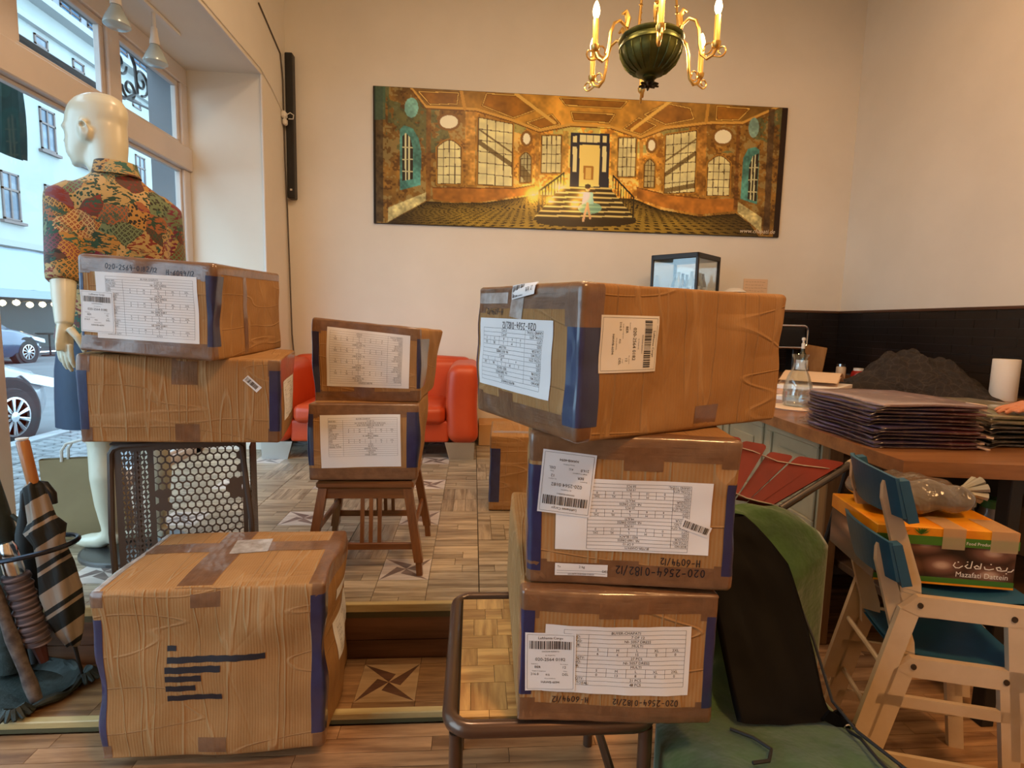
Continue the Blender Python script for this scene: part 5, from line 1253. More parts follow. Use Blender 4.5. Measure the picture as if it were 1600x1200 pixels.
sh = build(MB().box((1.45, 1.60, .30), (3.2, 2.5, .33), .003), 'shelf', wood('shelf_wood', lin(60, 42, 28), lin(86, 62, 40), 0, 4), t)
# back leg support for the rear run
build(MB().box((1.02, 4.16, ZF), (1.06, 4.68, ZC - .046), .003), 'rear_panel', PANEL, t)

# things on the shelf below
PL_JAR = mat('jar_plastic', (.35, .33, .33), .15, trans=.2)
jm = MB().lathe([(0, 0), (.04, 0), (.042, .01), (.042, .11), (.03, .13), (.03, .15)], (0, 0, 0), 16); jl = MB().lathe([(.034, 0), (.034, .022), (.03, .026), (0, .026)], (0, 0, .14), 16)
jar_lab = ['dark lidded jar on the under-counter shelf, ' + s for s in ('leftmost of five', 'second from the left', 'middle of five', 'fourth from the left', 'rightmost of five')]
lids = [CHROME, CHROME, WHITE_PLASTIC, WHITE_PLASTIC, mat('green_lid', lin(70, 120, 60), .5)]
for i, (x, y) in enumerate(((1.72, 2.0), (1.80, 2.02), (1.96, 2.05), (2.06, 2.08), (2.16, 2.05))):
    t = thing('storage_jar', jar_lab[i], 'jar', (x, y, .33), 'jars on the under-counter shelf')
    s_ = 1.35
    for mb_, nm, mt in ((jm, 'jar_body', PL_JAR), (jl, 'lid', lids[i])):
        q = MB(); q.v = [(x + p[0] * s_, y + p[1] * s_, .33 + p[2] * s_) for p in mb_.v]; q.f = mb_.f; q.mi = mb_.mi; build(q, nm, mt, t, smooth=True)
m_ = MB(); m_.obox((2.42, 2.02, .43), (.34, .28, .20), rz(.2), .004); build(m_, 'small_cardboard_box', KRAFT_P := mat('kraft_plain', lin(128, 86, 46), .75, bump=(40, .1)), label='plain cardboard box on the under-counter shelf beside the jars', cat='carton')
PLASTIC_G = mat('grey_film', lin(108, 100, 93), .22, var=(lin(82, 75, 70), 8), bump=(14, 1.0, .03), coat=1.0, coatr=.08)
m_ = MB(); rbox(m_, (1.62, 2.25, .62), (.30, .30, .22), .06, rz(.3), 4, .02, warp=lambda p: p + .012 * np.sin(p[[1, 2, 0]] * 38)); rbox(m_, (1.62, 2.25, .45), (.28, .28, .23), .04, rz(.3), 4)
build(remesh(m_, .012, 2), 'plastic_sack', PLASTIC_G, label='crumpled grey plastic sack stuffed under the counter', cat='sack', smooth=True, angle=180)

# ---------------------------------------------------------------- garments on the counter
def film_mat(name, c1, c2, c3):
    t = NT(name); p = t.coord('Object'); n1 = t.noise(t.n('Mapping', {0: p, 3: (9, 9, 60)}).outputs[0], 1.0, 4); r_ = t.n('ObjectInfo').outputs['Random']
    x = t.n('SeparateXYZ', {0: p}).outputs[0]
    c = t.mix(t.ramp(t.math('ADD', t.math('MULTIPLY', x, 2.4), t.math('ADD', t.math('MULTIPLY', n1, .5), .12)), [(.25, (0, 0, 0)), (.6, (1, 1, 1))]), c1, c2)
    c = t.mix(t.ramp(t.noise(p, 22, 3), [(.55, (0, 0, 0)), (.68, (1, 1, 1))]), c, c3)
    return t.bsdf(color=c, rough=.35, normal=t.bump(t.noise(t.n('Mapping', {0: p, 3: (14, 14, 90)}).outputs[0], 1.0, 4), .6, .01), coat=.7, coatr=.12)
GAR = film_mat('purple_garment_in_film', lin(70, 62, 100), lin(92, 42, 48), lin(150, 116, 120))
GAR2 = film_mat('dark_green_garment_in_film', lin(34, 38, 34), lin(44, 46, 38), lin(96, 98, 78))
GAR_TOP = film_mat('greyish_film_fold', lin(150, 128, 128), lin(132, 104, 104), lin(178, 150, 140))
TAG = mat('card_tag', lin(222, 200, 178), .6)
ordn = ('bottom', 'second', 'third', 'fourth', 'fifth', 'sixth', 'seventh', 'eighth', 'ninth', 'tenth', 'eleventh', 'top')
def package(name, label, ctr, size, yaw, mt, seed, tagx=None, group=None, wav=.004):
    r_ = random.Random(seed); x, y, z = ctr
    t = thing(name, label, 'garment', (x, y, z - size[2] / 2), group); R = rz(yaw); ph = r_.uniform(0, 6)
    m_ = MB(); rbox(m_, ctr, size, size[2] * .48, R, 2, 0, 12, warp=lambda p: p + np.array([.006 * sin(p[1] * 21 + ph), .006 * sin(p[0] * 24 + ph), wav * sin(p[0] * 17 + ph) * cos(p[1] * 13 + ph * 2)]))
    build(m_, 'folded_garment', mt, t, smooth=True, angle=180)
    m_ = MB(); e = .012; rbox(m_, (x, y, z + size[2] * .30), (size[0] + .03, size[1] + .03, .0025), .0011, R, 1, 0, 12, warp=lambda p: p + np.array([.006 * sin(p[1] * 31 + ph), .006 * sin(p[0] * 34 + ph), wav * sin(p[0] * 17 + ph) * cos(p[1] * 13 + ph * 2) - .012 * max(0, abs(p[0]) / (size[0] / 2) - .97) * 8]))
    build(m_, 'plastic_sleeve', FILM, t, smooth=True, angle=180)
    if tagx is not None:
        q = R @ np.array([size[0] / 2 + .012, -size[1] / 2 + tagx, 0]); build(MB().obox((x + q[0], y + q[1], z), (.045, .034, .007), R @ ry(r_.uniform(-.1, .3))), 'tag', TAG, t)
FILM = glass_mat('film_sleeve', (.80, .76, .78), .16, .12)
z = ZC
for i in range(12):
    th = .0093 + .001 * (i % 3); r_ = random.Random(90 + i)
    package('packed_garment', ordn[i] + ' packed dress of the purple and red stack on the counter corner', (1.525 + r_.uniform(-.012, .012), 1.885 + r_.uniform(-.012, .012), z + th / 2), (.35, .43, th), -.10 + r_.uniform(-.05, .05), GAR_TOP if i == 11 else GAR, 40 + i, .02 + .02 * (i % 3) if i in (0, 1, 3, 5, 8, 10, 11) else None, 'packed purple dresses', .0015); z += th + .0022
zs2 = ZC
ord2 = ('bottom', 'second', 'third', 'fourth', 'fifth', 'sixth', 'top')
for i in range(7):
    th = .0125; r_ = random.Random(190 + i)
    package('packed_garment', ord2[i] + ' packed garment of the dark green stack at the right edge', (1.935 + r_.uniform(-.01, .01), 1.93 + r_.uniform(-.01, .01), zs2 + th / 2), (.38, .50, th), -.03 + r_.uniform(-.04, .04), GAR2 if i < 5 else film_mat('olive_film', lin(132, 130, 96), lin(118, 108, 80), lin(170, 160, 128)), 140 + i, None, 'packed green garments', .003); zs2 += th + .0035

# ---------------------------------------------------------------- loose things on the worktop
# black net cloth heap
ht = NT('black_net_cloth'); hc = ht.coord('Object'); hv = ht.n('TexVoronoi', {'Vector': ht.n('VectorMath', {0: hc, 1: ht.n('VectorMath', {0: ht.noise(hc, 6.0, 3, out=1), 3: .12}, operation='SCALE').outputs[0]}, operation='ADD').outputs[0], 'Scale': 16.0}, feature='DISTANCE_TO_EDGE').outputs['Distance']
HEAP = ht.bsdf(color=ht.ramp(hv, [(.0, lin(62, 53, 47)), (.05, lin(42, 35, 31)), (.5, lin(30, 25, 22))]), rough=.85, normal=ht.bump(ht.noise(hc, 22, 4), 1.0, .03))
def heap(u, v):
    x = 2.36 + .86 * u; y = 3.06 + .50 * v
    e = (sin(pi * u) ** .6) * (sin(pi * v) ** .7)
    h = .20 * math.exp(-((u - .40) / .24) ** 2) + .15 * math.exp(-((u - .76) / .2) ** 2)
    n = .016 * sin(u * 31 + v * 9) + .014 * sin(v * 27 - u * 13) + .010 * sin(u * 57 + v * 41)
    yaw = -.62
    dx, dy = x - 2.8, y - 3.35
    return (2.83 + dx * cos(yaw) - dy * sin(yaw) + .0, 3.32 + dx * sin(yaw) + dy * cos(yaw), ZC + .003 + max(0, e * (h + n + .05)))
m_ = MB(); m_.grid(heap, 54, 40); build(m_, 'black_cloth_heap', HEAP, label='crumpled black net cloth heaped in front of the dark tiles', cat='cloth', smooth=True, angle=180)
m_ = MB(); m_.obox((2.56, 3.02, ZC + .004), (.90, .14, .006), rz(-.62), .001); build(m_, 'cardboard_strip', KRAFT_P, label='flat cardboard strip lying before the black cloth', cat='cardboard')
# paper towel roll
t = thing('paper_towel_roll', 'upright white paper towel roll on the counter at right', 'paper towel', (3.085, 2.94, ZC))
build(MB().lathe([(.02, 0), (.062, 0), (.064, .004), (.064, .236), (.062, .24), (.02, .24)], (3.085, 2.94, ZC), 32), 'paper', mat('towel_paper', (.80, .76, .70), .85, bump=(120, .25, .002)), t, smooth=True)
build(MB().lathe([(.02, .002), (.0205, .24), (.017, .24), (.017, .002)], (3.085, 2.94, ZC), 20), 'core', KRAFT_P, t)
# glass carafe
gx, gy = 1.60, 2.56
t = thing('glass_carafe', 'clear glass carafe with wide lip standing beside the papers', 'carafe', (gx, gy, ZC))
prof = [(.0, .004), (.058, .004), (.066, .02), (.069, .06), (.064, .11), (.050, .155), (.034, .19), (.029, .215), (.031, .24), (.040, .262)]
build(MB().lathe(prof + [(r_ - .003, z_) for r_, z_ in prof[::-1][:-1]] + [(0, .008)], (gx, gy, ZC), 32), 'glass', CLEAR_GLASS, t, smooth=True)
build(MB().lathe([(0, .009), (.054, .009), (.062, .022), (.065, .06), (.063, .085), (0, .085)], (gx, gy, ZC), 28), 'water', glass_mat('water', (.82, .88, .92), .12), t, smooth=True)
build(MB().lathe([(0, 0), (.12, 0), (.125, .006), (0, .008)], (gx - .02, gy - .03, ZC + .0), 32), 'paper_mat', TAG, t)
# papers and magazine
r_ = random.Random(3)
for i in range(4):
    x, y, a = 1.90 + .05 * i, 2.84 + .10 * i, .5 + .12 * i
    m_ = MB(); m_.grid(lambda u, v: tuple(np.array([x, y, ZC + .022 + i * .022]) + rz(a) @ np.array([(u - .5) * .42, (v - .5) * .30, .045 * sin(pi * u) ** 2 * (i == 3)])), 12, 4)
    m_.grid(lambda u, v: tuple(np.array([x, y, ZC + .001 + i * .022]) + rz(a) @ np.array([(.5 - u) * .42, (v - .5) * .30, .045 * sin(pi * u) ** 2 * (i == 3)])), 12, 4)
    k_ = np.array([x, y, ZC + .001 + i * .022]); rc = [k_ + rz(a) @ np.array([sx * .21, sy * .15, 0]) for sx, sy in ((-1, -1), (1, -1), (1, 1), (-1, 1))]
    for q in range(4 if i < 3 else 0): m_.add([rc[q], rc[(q + 1) % 4], rc[(q + 1) % 4] + np.array([0, 0, .021]), rc[q] + np.array([0, 0, .021])], [(0, 1, 2, 3)])
    build(m_, 'paper_pile', [PAPER, mat('salmon_paper', lin(206, 166, 140), .7), PAPER, mat('cream_paper', lin(214, 186, 156), .6)][i], label=['white paper block lowest in the pile behind the carafe', 'salmon-coloured paper block in the pile behind the carafe', 'white paper block just under the curled magazine', 'cream magazine curling up on top of the paper pile'][i], cat='paper', group='papers on the counter')
m_ = MB(); rbox(m_, (1.72, 2.36, ZC + .014), (.10, .035, .026), .012, rz(.2)); build(m_, 'tissue_pack', mat('lilac_tissue', lin(196, 190, 214), .5), label='small lilac tissue pack beside the purple garments', cat='tissues', smooth=True)
# dish soap, glass, board, jars, bowls near the back corner
def lathe_thing(name, label, cat, x, y, parts, z=ZC, group=None):
    t = thing(name, label, cat, (x, y, z), group)
    for nm, pr, mt in parts: build(MB().lathe(pr, (x, y, z), 22), nm, mt, t, smooth=True)
    return t
lathe_thing('soap_bottle', 'slim soap bottle with white round label and pump top behind the carafe', 'bottle', 2.34, 3.72, [('bottle', [(0, 0), (.035, 0), (.038, .01), (.038, .15), (.03, .20), (.014, .225), (.013, .25), (0, .25)], mat('dark_soap', lin(46, 50, 40), .2)), ('label_band', [(.0385, .10), (.0388, .105), (.0388, .165), (.0385, .17)], PAPER), ('cap', [(.012, .25), (.012, .285), (.007, .29), (.007, .305), (.013, .31), (.013, .325), (0, .33)], WHITE_PLASTIC)])
lathe_thing('drinking_glass', 'upturned drinking glass by the dark tiles', 'glass', 2.66, 4.20, [('glass', [(.042, 0), (.036, .095), (0, .097), (0, .092), (.033, .09), (.039, 0)], CLEAR_GLASS)])
t = thing('cutting_board', 'wooden cutting board leaning against the dark tiles', 'board', (2.985, 4.60, ZC))
rbox(m_ := MB(), (2.985, 4.60, ZC + .125), (.20, .016, .25), .007, rz(-.35) @ rx(-.2) @ ry(.16)); build(m_, 'board', wood('board_wood', lin(140, 96, 52), lin(172, 128, 78), 2, 6), t, smooth=True)
lathe_thing('spice_jar', 'glass spice jar with white contents in front of the cutting board', 'jar', 2.99, 4.22, [('jar_body', [(0, 0), (.036, 0), (.036, .085), (.028, .095), (0, .095)], mat('pale_spice', lin(196, 176, 150), .3)), ('lid', [(.03, .095), (.03, .115), (0, .117)], CHROME)])
lathe_thing('red_jar', 'squat red jar with a white lid near the cutting board', 'jar', 3.08, 4.14, [('jar_body', [(0, 0), (.046, 0), (.054, .03), (.046, .06), (.036, .068), (0, .068)], mat('red_sauce', lin(150, 24, 20), .25)), ('lid', [(.036, .068), (.036, .088), (0, .09)], WHITE_PLASTIC)])
lathe_thing('sauce_bowl', 'white bowl with an upright spout bottle beside the red jar', 'bowl', 3.13, 4.02, [('bowl', [(0, 0), (.03, 0), (.052, .03), (.056, .05), (.052, .05), (.03, .012), (0, .01)], WHITE_PLASTIC), ('bottle', [(0, .012), (.016, .012), (.016, .085), (.01, .095), (.004, .10), (.003, .15), (0, .15)], CLEAR_GLASS)])
t = thing('salad_plate', 'plate of green leaves on the counter before the board', 'plate', (2.70, 4.0, ZC))
build(MB().lathe([(0, 0), (.09, 0), (.12, .014), (.118, .018), (.09, .006), (0, .006)], (2.70, 4.0, ZC), 28), 'plate', WHITE_PLASTIC, t, smooth=True)
LEAF = mat('salad_leaf', lin(104, 130, 60), .5); r_ = random.Random(8)
for i in range(10):
    a, d = r_.uniform(0, 6.28), r_.uniform(.0, .07); c = np.array([2.70 + d * cos(a), 4.0 + d * sin(a), ZC + .02 + r_.uniform(0, .02)]); R = rz(r_.uniform(0, 6)) @ rx(r_.uniform(-.5, .5))
    m_ = MB(); m_.grid(lambda u, v: tuple(c + R @ np.array([(u - .5) * .07, (v - .5) * .04 * sin(pi * min(max(u, .05), .95)), .012 * sin(u * 7 + v * 5)])), 6, 4); build(m_, 'leaf', LEAF, t, smooth=True)
t = thing('kettle', 'steel kettle with a white band at the right edge of the counter', 'kettle', (3.20, 2.70, ZC))
build(MB().lathe([(0, 0), (.075, 0), (.082, .02), (.08, .09), (.07, .17), (.05, .20), (0, .21)], (3.20, 2.70, ZC), 28), 'pot', CHROME, t, smooth=True)
build(MB().lathe([(.0815, .03), (.083, .032), (.0825, .07), (.081, .072)], (3.20, 2.70, ZC), 28), 'band', WHITE_PLASTIC, t, smooth=True)
build(MB().tube([(3.13, 2.66, ZC + .19), (3.08, 2.65, ZC + .17), (3.06, 2.65, ZC + .10), (3.10, 2.66, ZC + .05)], .009, 8), 'handle', WHITE_PLASTIC, t, smooth=True)
# chrome-rimmed appliance on the rear counter behind the big carton
t = thing('chrome_toaster', 'black appliance with rounded chrome frame half hidden by the top carton', 'appliance', (2.55, 4.40, ZC))
rbox(m_ := MB(), (2.55, 4.45, ZC + .32), (.40, .26, .20), .04, rz(.1), 4); build(m_, 'body', BLACK_PLASTIC, t, smooth=True)
m_ = MB(); m_.tube([(x, 4.315 + (x - 2.55) * .1, z) for x, _, z in [(p[0], 0, p[1]) for p in [(q[0], q[1]) for q in rrect(2.36, 2.755, 1.085, 1.265, .04, 0)]]], .008, 8, closed=True); build(m_, 'chrome_frame', CHROME, t, smooth=True)
m_ = MB()
for dx in (-.15, .15): build(MB().box((2.55 + dx - .02, 4.40, ZC), (2.55 + dx + .02, 4.50, ZC + .23), .005), 'stand_foot', BLACK_PLASTIC, t)

# a hand resting on the green stack at the frame's edge
SKIN = mat('skin', lin(188, 122, 90), .5, sss=.05, bump=(60, .08))
t = thing('person', 'hand and forearm in a dark sleeve reaching in over the green stack from the right', 'person', (2.0, 1.74, .95))
m_ = MB(); wr = np.array([1.955, 1.735, zs2 + .034])
hand(wr, (-1, -.12, -.12), (0, 0, -1), m_, .92, side=1, curl=.16)
m_.tube([wr + np.array([-.01, 0, 0]), wr + np.array([.10, .01, .02]), wr + np.array([.26, .03, .07])], [(.026, .022), (.032, .03), (.044, .042)], 14)
build(remesh(m_, .004, 3), 'arm', SKIN, t, smooth=True, angle=180)
build(MB().tube([wr + np.array([.17, .02, .045]), wr + np.array([.18, .02, .048]), wr + np.array([.32, .04, .09]), wr + np.array([.44, .06, .13])], [.046, .05, .056, .062], 16), 'sleeve', mat('dark_sleeve', (.03, .03, .035), .8, bump=(20, .4, .01)), t, smooth=True)

# ---------------------------------------------------------------- stacked children's chairs
CHW = mat('chair_white_paint', lin(212, 190, 160), .5, var=(lin(196, 172, 140), 7), bump=(30, .1))
CHB = mat('chair_blue_paint', lin(42, 96, 128), .45, var=(lin(34, 80, 108), 5))
SCREW = mat('screw', (.1, .09, .08), .4, .9)
def make_chair(label, z0, ox, oy, yaw):
    t = thing('child_chair', label, 'chair', (ox, oy, z0), 'stacked white and blue child chairs')
    T = (rz(yaw) @ np.diag([.84, 1, 1]), np.array([ox, oy, z0])); HW = .128
    for s_ in (-1, 1):
        y0 = s_ * HW - .009
        def pr(poly, nm, mt=CHW, th=.018, yy=None): return build(MB(T).prism(poly, (0, y0 if yy is None else yy, 0), (1, 0, 0), (0, 0, 1), (0, th, 0)), nm, mt, t)
        pr([(-.17, .370), (-.125, .408), (.165, .408), (.165, .355), (-.12, .355)], 'side_rail')
        pr([(-.17, .372), (-.118, .356), (-.215, -.0), (-.268, .0)], 'leg')
        pr([(.115, .356), (.165, .356), (.215, 0), (.168, 0)], 'leg')
        pr([(.165, .408), (.235, .392), (.232, .362), (.165, .355)], 'rail_nose')
        pr([(-.160, .372), (-.100, .372), (-.110, .44), (-.198, .655), (-.206, .700), (-.240, .700), (-.238, .65), (-.168, .44)], 'back_post', th=.018, yy=s_ * (HW - .022) - .009)
        pr([(-.205, .13), (.18, .13), (.184, .10), (-.213, .10)], 'stretcher', th=.012)
        for x, z in ((-.118, .385), (.128, .378)): build(MB(T).tube([(x, s_ * (HW + .0095), z), (x, s_ * (HW + .012), z)], .008, 10), 'screw', SCREW, t)
    m_ = MB(T); n = 16
    def st_(u, v, o_): return (-.16 + .36 * u, (v - .5) * 2 * (HW - .012), .408 - .018 * sin(pi * u) - .006 * sin(pi * v) + o_ + .004)
    m_.grid(lambda u, v: st_(u, v, .006), 10, 6); m_.grid(lambda u, v: st_(1 - u, v, -.004), 10, 6)
    build(m_, 'seat', CHB, t, smooth=True)
    m_ = MB(T); rg = []
    for i in range(n + 1):
        v = -1 + 2 * i / n; y = v * (HW + .018); bow = -.045 * (1 - v * v); k = .5 + .5 * (1 - abs(v) ** 6)
        x = -.222 + bow; z1 = .715 + .012 * (1 - v * v); z_ = .612
        rg.append([(x + .034 - .005, y, z_), (x + .034 + .006, y, z_), (x + .002 + .006, y, z1), (x + .002 - .005, y, z1)])
    m_.loft(rg); build(m_, 'backrest', CHB, t)
    for s_ in (-1, 1): build(MB(T).prism([(-.178, .600), (-.150, .606), (-.188, .712), (-.214, .708)], (0, s_ * (HW + .004) - .016, 0), (1, 0, 0), (0, 0, 1), (0, .032, 0)), 'back_bracket', CHB, t)
    m_ = MB(T); m_.tube([(-.195, -HW, .20), (-.195, HW, .20)], .008, 8); build(m_, 'cross_bar', CHW, t)
    return t
cy_ = radians(-17)
make_chair('lower of the two stacked white and blue child chairs', ZF, 1.292, 1.353, cy_)
make_chair('upper of the two stacked white and blue child chairs carrying the date box', ZF + .168, 1.292, 1.353, cy_)
# a price sheet taped behind the upper chair back
m_ = MB((rz(cy_), np.array([1.292, 1.353, ZF]))); m_.obox((-.085, .02, .70), (.002, .075, .11), ry(.25)); build(m_, 'paper_note', PAPER, label='small white note tucked behind the lower chair back', cat='paper')

# ---------------------------------------------------------------- date box on the upper chair
def dates_mat():
    t = NT('dates_print'); co = t.coord('Object'); x = t.n('Mapping', {0: co, 2: (0, .45, 0), 3: (10, 4, 19)}).outputs[0]
    v = t.n('TexVoronoi', {'Vector': x, 'Scale': 1.0, 'Randomness': .55}, feature='F1').outputs['Distance']
    return t.bsdf(color=t.ramp(v, [(.10, lin(188, 158, 140)), (.26, lin(120, 84, 70)), (.52, lin(66, 40, 32)), (.70, lin(22, 13, 11))]), rough=.4, coat=.3)
YEL = mat('yellow_print', lin(232, 158, 26), .4, var=(lin(214, 128, 16), 12), coat=.3); GRN = mat('green_print', lin(60, 112, 34), .4, coat=.3); DAT = dates_mat()
byw = radians(-12); BO = np.array([1.282, 1.43, .565]); Tb = (rz(byw), BO)
t = thing('date_box', 'yellow and brown carton of dates with white lettering on the upper chair', 'box', BO)
bw, bd, bh = .340, .27, .155
build(MB(Tb).obox((0, 0, bh * .36), (bw, bd, bh * .72), None, .002), 'tray', DAT, t)
m_ = MB(Tb); m_.obox((0, 0, bh * .86), (bw + .004, bd + .004, bh * .28), None, .002); build(m_, 'lid', YEL, t)
fy = -bd / 2
def onfront(F, cx, cz, nm, mt, off): 
    q = MB(Tb); q.add([(cx + a, fy - off, cz + b) for a, b in F.v], F.f); build(q, nm, mt, t)
F = Flat(); n = 16
for i in range(n):
    a0, a1 = -bw / 2 - .002 + (bw + .004) * i / n, -bw / 2 - .002 + (bw + .004) * (i + 1) / n
    F.poly([(a0, .108), (a1, .108), (a1, .132), (a0, .132)])
onfront(F, 0, 0, 'green_band', GRN, .0035)
F = Flat(); F.rect(-bw / 2, .006, bw / 2, .020); onfront(F, 0, 0, 'green_band', GRN, .0012)
F = Flat(); F.rect(-bw / 2, .000, bw / 2, .0055); onfront(F, 0, 0, 'yellow_line', YEL, .0014)
WHT = mat('white_print', (.82, .80, .74), .5)
F = Flat().text('Mazafati Dattein', .155, .026, .0145, 'r', .95); onfront(F, 0, 0, 'lettering', WHT, .0018)
F = Flat().text('Natural Food Products', .06, .115, .0085, 'c', .95); onfront(F, 0, 0, 'lettering', WHT, .0045)
F = Flat().text('Keep refrigerated', -.16, .045, .0055); F.text('Net 600 g', -.16, .036, .0055); onfront(F, 0, 0, 'lettering', WHT, .0018)
F = Flat()      # flowing script above the name
for pts in ([(.165, .056), (.160, .050), (.152, .049)], [(.150, .060), (.148, .052), (.138, .050), (.128, .051), (.124, .058), (.132, .060), (.136, .054)], [(.118, .054), (.108, .051), (.098, .052), (.096, .058)], [(.088, .066), (.087, .052), (.076, .051), (.072, .056), (.078, .060), (.084, .056)], [(.066, .070), (.064, .052), (.056, .051), (.050, .056), (.056, .061)], [(.044, .056), (.036, .050), (.028, .050), (.022, .056), (.026, .064)], [(.110, .066), (.112, .066)], [(.054, .068), (.056, .068)], [(.032, .066), (.034, .066)], [(.148, .044), (.15, .044)]): F.stroke(pts, .0026)
onfront(F, 0, 0, 'script', WHT, .0018)
m_ = MB(Tb); r_ = random.Random(2)
for i in range(26):
    a = r_.uniform(-1.2, 1.2); L = r_.uniform(.012, .03); cx = -.09 + r_.choice((-.025, .025)); cz = .135
    q = [(cx, fy - .0046, cz), (cx + L * sin(a) * .6 + .002, fy - .0046, cz + L * cos(a) * .6), (cx + L * sin(a), fy - .0046, min(cz + L * cos(a), .154)), (cx + L * sin(a) * .6 - .002, fy - .0046, cz + L * cos(a) * .6 - .001)]; m_.add(q, [(0, 1, 2, 3)])
build(m_, 'palm_print', GRN, t)
CLT = mat('clear_tape', lin(196, 176, 140), .2, alpha=.55, coat=.5)
for x in (.015, .135):
    m_ = MB(Tb); w_ = .055 if x < .1 else .065
    m_.add([(x - w_ / 2, fy - .005, .10), (x + w_ / 2, fy - .005, .10), (x + w_ / 2, fy - .005, bh + .0015), (x - w_ / 2, fy - .005, bh + .0015), (x + w_ / 2, fy + .09, bh + .0015), (x - w_ / 2, fy + .09, bh + .0015)], [(0, 1, 2, 3), (3, 2, 4, 5)]); build(m_, 'clear_tape', CLT, t)
# grey plastic parcel on the date box
m_ = MB(); zt = BO[2] + bh + .052
rbox(m_, (1.27, 1.46, zt), (.27, .19, .085), .041, rz(-.12), 4, .0, 8, warp=lambda p: p * np.array([1, 1, 1 - .45 * abs(p[0] / .135) ** 2.2]) + .005 * np.sin(p[[1, 2, 0]] * 60) + .004 * np.sin(p[[2, 0, 1]] * 95))
t = thing('plastic_parcel', 'grey film-wrapped parcel with a knotted end on top of the date box', 'parcel', (1.27, 1.46, BO[2] + bh))
build(m_, 'parcel', PLASTIC_G, t, smooth=True, angle=180)
m_ = MB()
for k in range(7):
    a = k * .9; m_.tube([(1.40, 1.44, zt), (1.43, 1.435 + .012 * cos(a), zt + .008 + .012 * sin(a)), (1.465, 1.43 + .03 * cos(a), zt + .012 + .03 * sin(a))], [.008, .006, .012], 6)
build(m_, 'knot', mat('pale_film', lin(160, 156, 140), .3, bump=(30, .5)), t, smooth=True)

# ---------------------------------------------------------------- green covered armchair, drawstring bag, orange slats
GREEN = mat('green_velvet', lin(54, 88, 34), .9, var=(lin(38, 66, 24), 9), bump=(16, .6, .012), sheen=.4)
t = thing('green_armchair', 'low armchair covered with a dark green throw behind the cartons', 'armchair', (.64, 1.1, ZF))
SP = [(.70, ZF, .40, .84), (.70, .20, .40, .845), (.72, .34, .40, .85), (.77, .395, .40, .855), (.86, .405, .40, .862), (1.0, .39, .40, .868), (1.10, .378, .42, .858), (1.17, .395, .52, .842), (1.22, .44, .60, .828), (1.27, .50, .60, .838), (1.32, .555, .60, .885), (1.365, .61, .60, .985), (1.395, .65, .60, 1.012), (1.42, .685, .60, 1.0), (1.45, .715, .60, .955), (1.49, .72, .60, .93), (1.53, .66, .60, .95), (1.55, .50, .60, .84), (1.56, .25, .60, .80), (1.56, ZF, .60, .80)]
m_ = MB()
def gsurf(u, v):
    f_ = v * (len(SP) - 1); i = min(int(f_), len(SP) - 2); k = f_ - i; a = np.array(SP[i]); b = np.array(SP[i + 1]); y, z, xl, xr = a + (b - a) * k
    e = abs(2 * u - 1); drop = .03 * e ** 6
    return (xl + (xr - xl) * u, y + (.02 * e ** 6 if v > .5 else 0), z - drop + .006 * sin(u * 19 + v * 31) * sin(v * 23))
m_.grid(gsurf, 18, 76)
# sides close the cover down to the floor
for u in (0.0, 1.0):
    top_ = [gsurf(u, j / 76) for j in range(77)]
    for j in range(76):
        p, q = top_[j], top_[j + 1]; m_.add([p, q, (q[0], q[1], ZF), (p[0], p[1], ZF)], [(0, 1, 2, 3)] if u < .5 else [(3, 2, 1, 0)])
build(m_, 'throw_cover', GREEN, t, smooth=True, angle=50, weld=True)
CORD = mat('black_cord', (.012, .012, .013), .7)
BAGM = mat('black_nylon', (.004, .0035, .0035), .6, bump=(7, .5, .015), spec=.08)
t = thing('drawstring_bag', 'black drawstring bag with metal eyelet leaning on the green armchair', 'bag', (.69, 1.15, .40))
RW = [(.375, 1.075, .575, .79), (.40, 1.10, .575, .785), (.47, 1.17, .58, .80), (.55, 1.245, .585, .808), (.62, 1.30, .59, .805), (.665, 1.335, .60, .775), (.70, 1.36, .60, .745), (.722, 1.375, .62, .72)]
def bsurf(u, v, sg):
    f_ = v * (len(RW) - 1); i = min(int(f_), len(RW) - 2); k = f_ - i; a = np.array(RW[i]); b = np.array(RW[i + 1]); z, y, xl, xr = a + (b - a) * k
    bul = (max(0, sin(pi * u)) ** .5) * (max(0, sin(pi * min(max(v, .02), .98))) ** .4)
    w_ = .004 * sin(v * 21 + u * 4) + .004 * sin(u * 17 + v * 9)
    return (xl + (xr - xl) * u, y - .035 - (sg * .028 + w_) * bul, z + .02 - .008 * sg * bul)
m_ = MB(); m_.grid(lambda u, v: bsurf(u, v, 1), 18, 26); m_.grid(lambda u, v: bsurf(1 - u, v, -1), 18, 26); build(m_, 'sack', BAGM, t, smooth=True, angle=180, weld=True)
m_ = MB(); m_.prism([(.775, .405), (.83, .372), (.822, .392), (.80, .42)], (0, 1.035, 0), (1, 0, 0), (0, 0, 1), (0, .004, 0)); m_.prism([(.76, .40), (.835, .360), (.835, .385), (.775, .42)], (0, 1.030, 0), (1, 0, 0), (0, 0, 1), (0, .006, 0)); build(m_, 'corner_patch', BAGM, t)
m_ = MB(); m_.tube([(.815 + .008 * cos(a), 1.027, .382 + .008 * sin(a)) for a in np.linspace(0, 2 * pi, 17)[:-1]], .0022, 6, closed=True); build(m_, 'eyelet', CHROME, t, smooth=True)
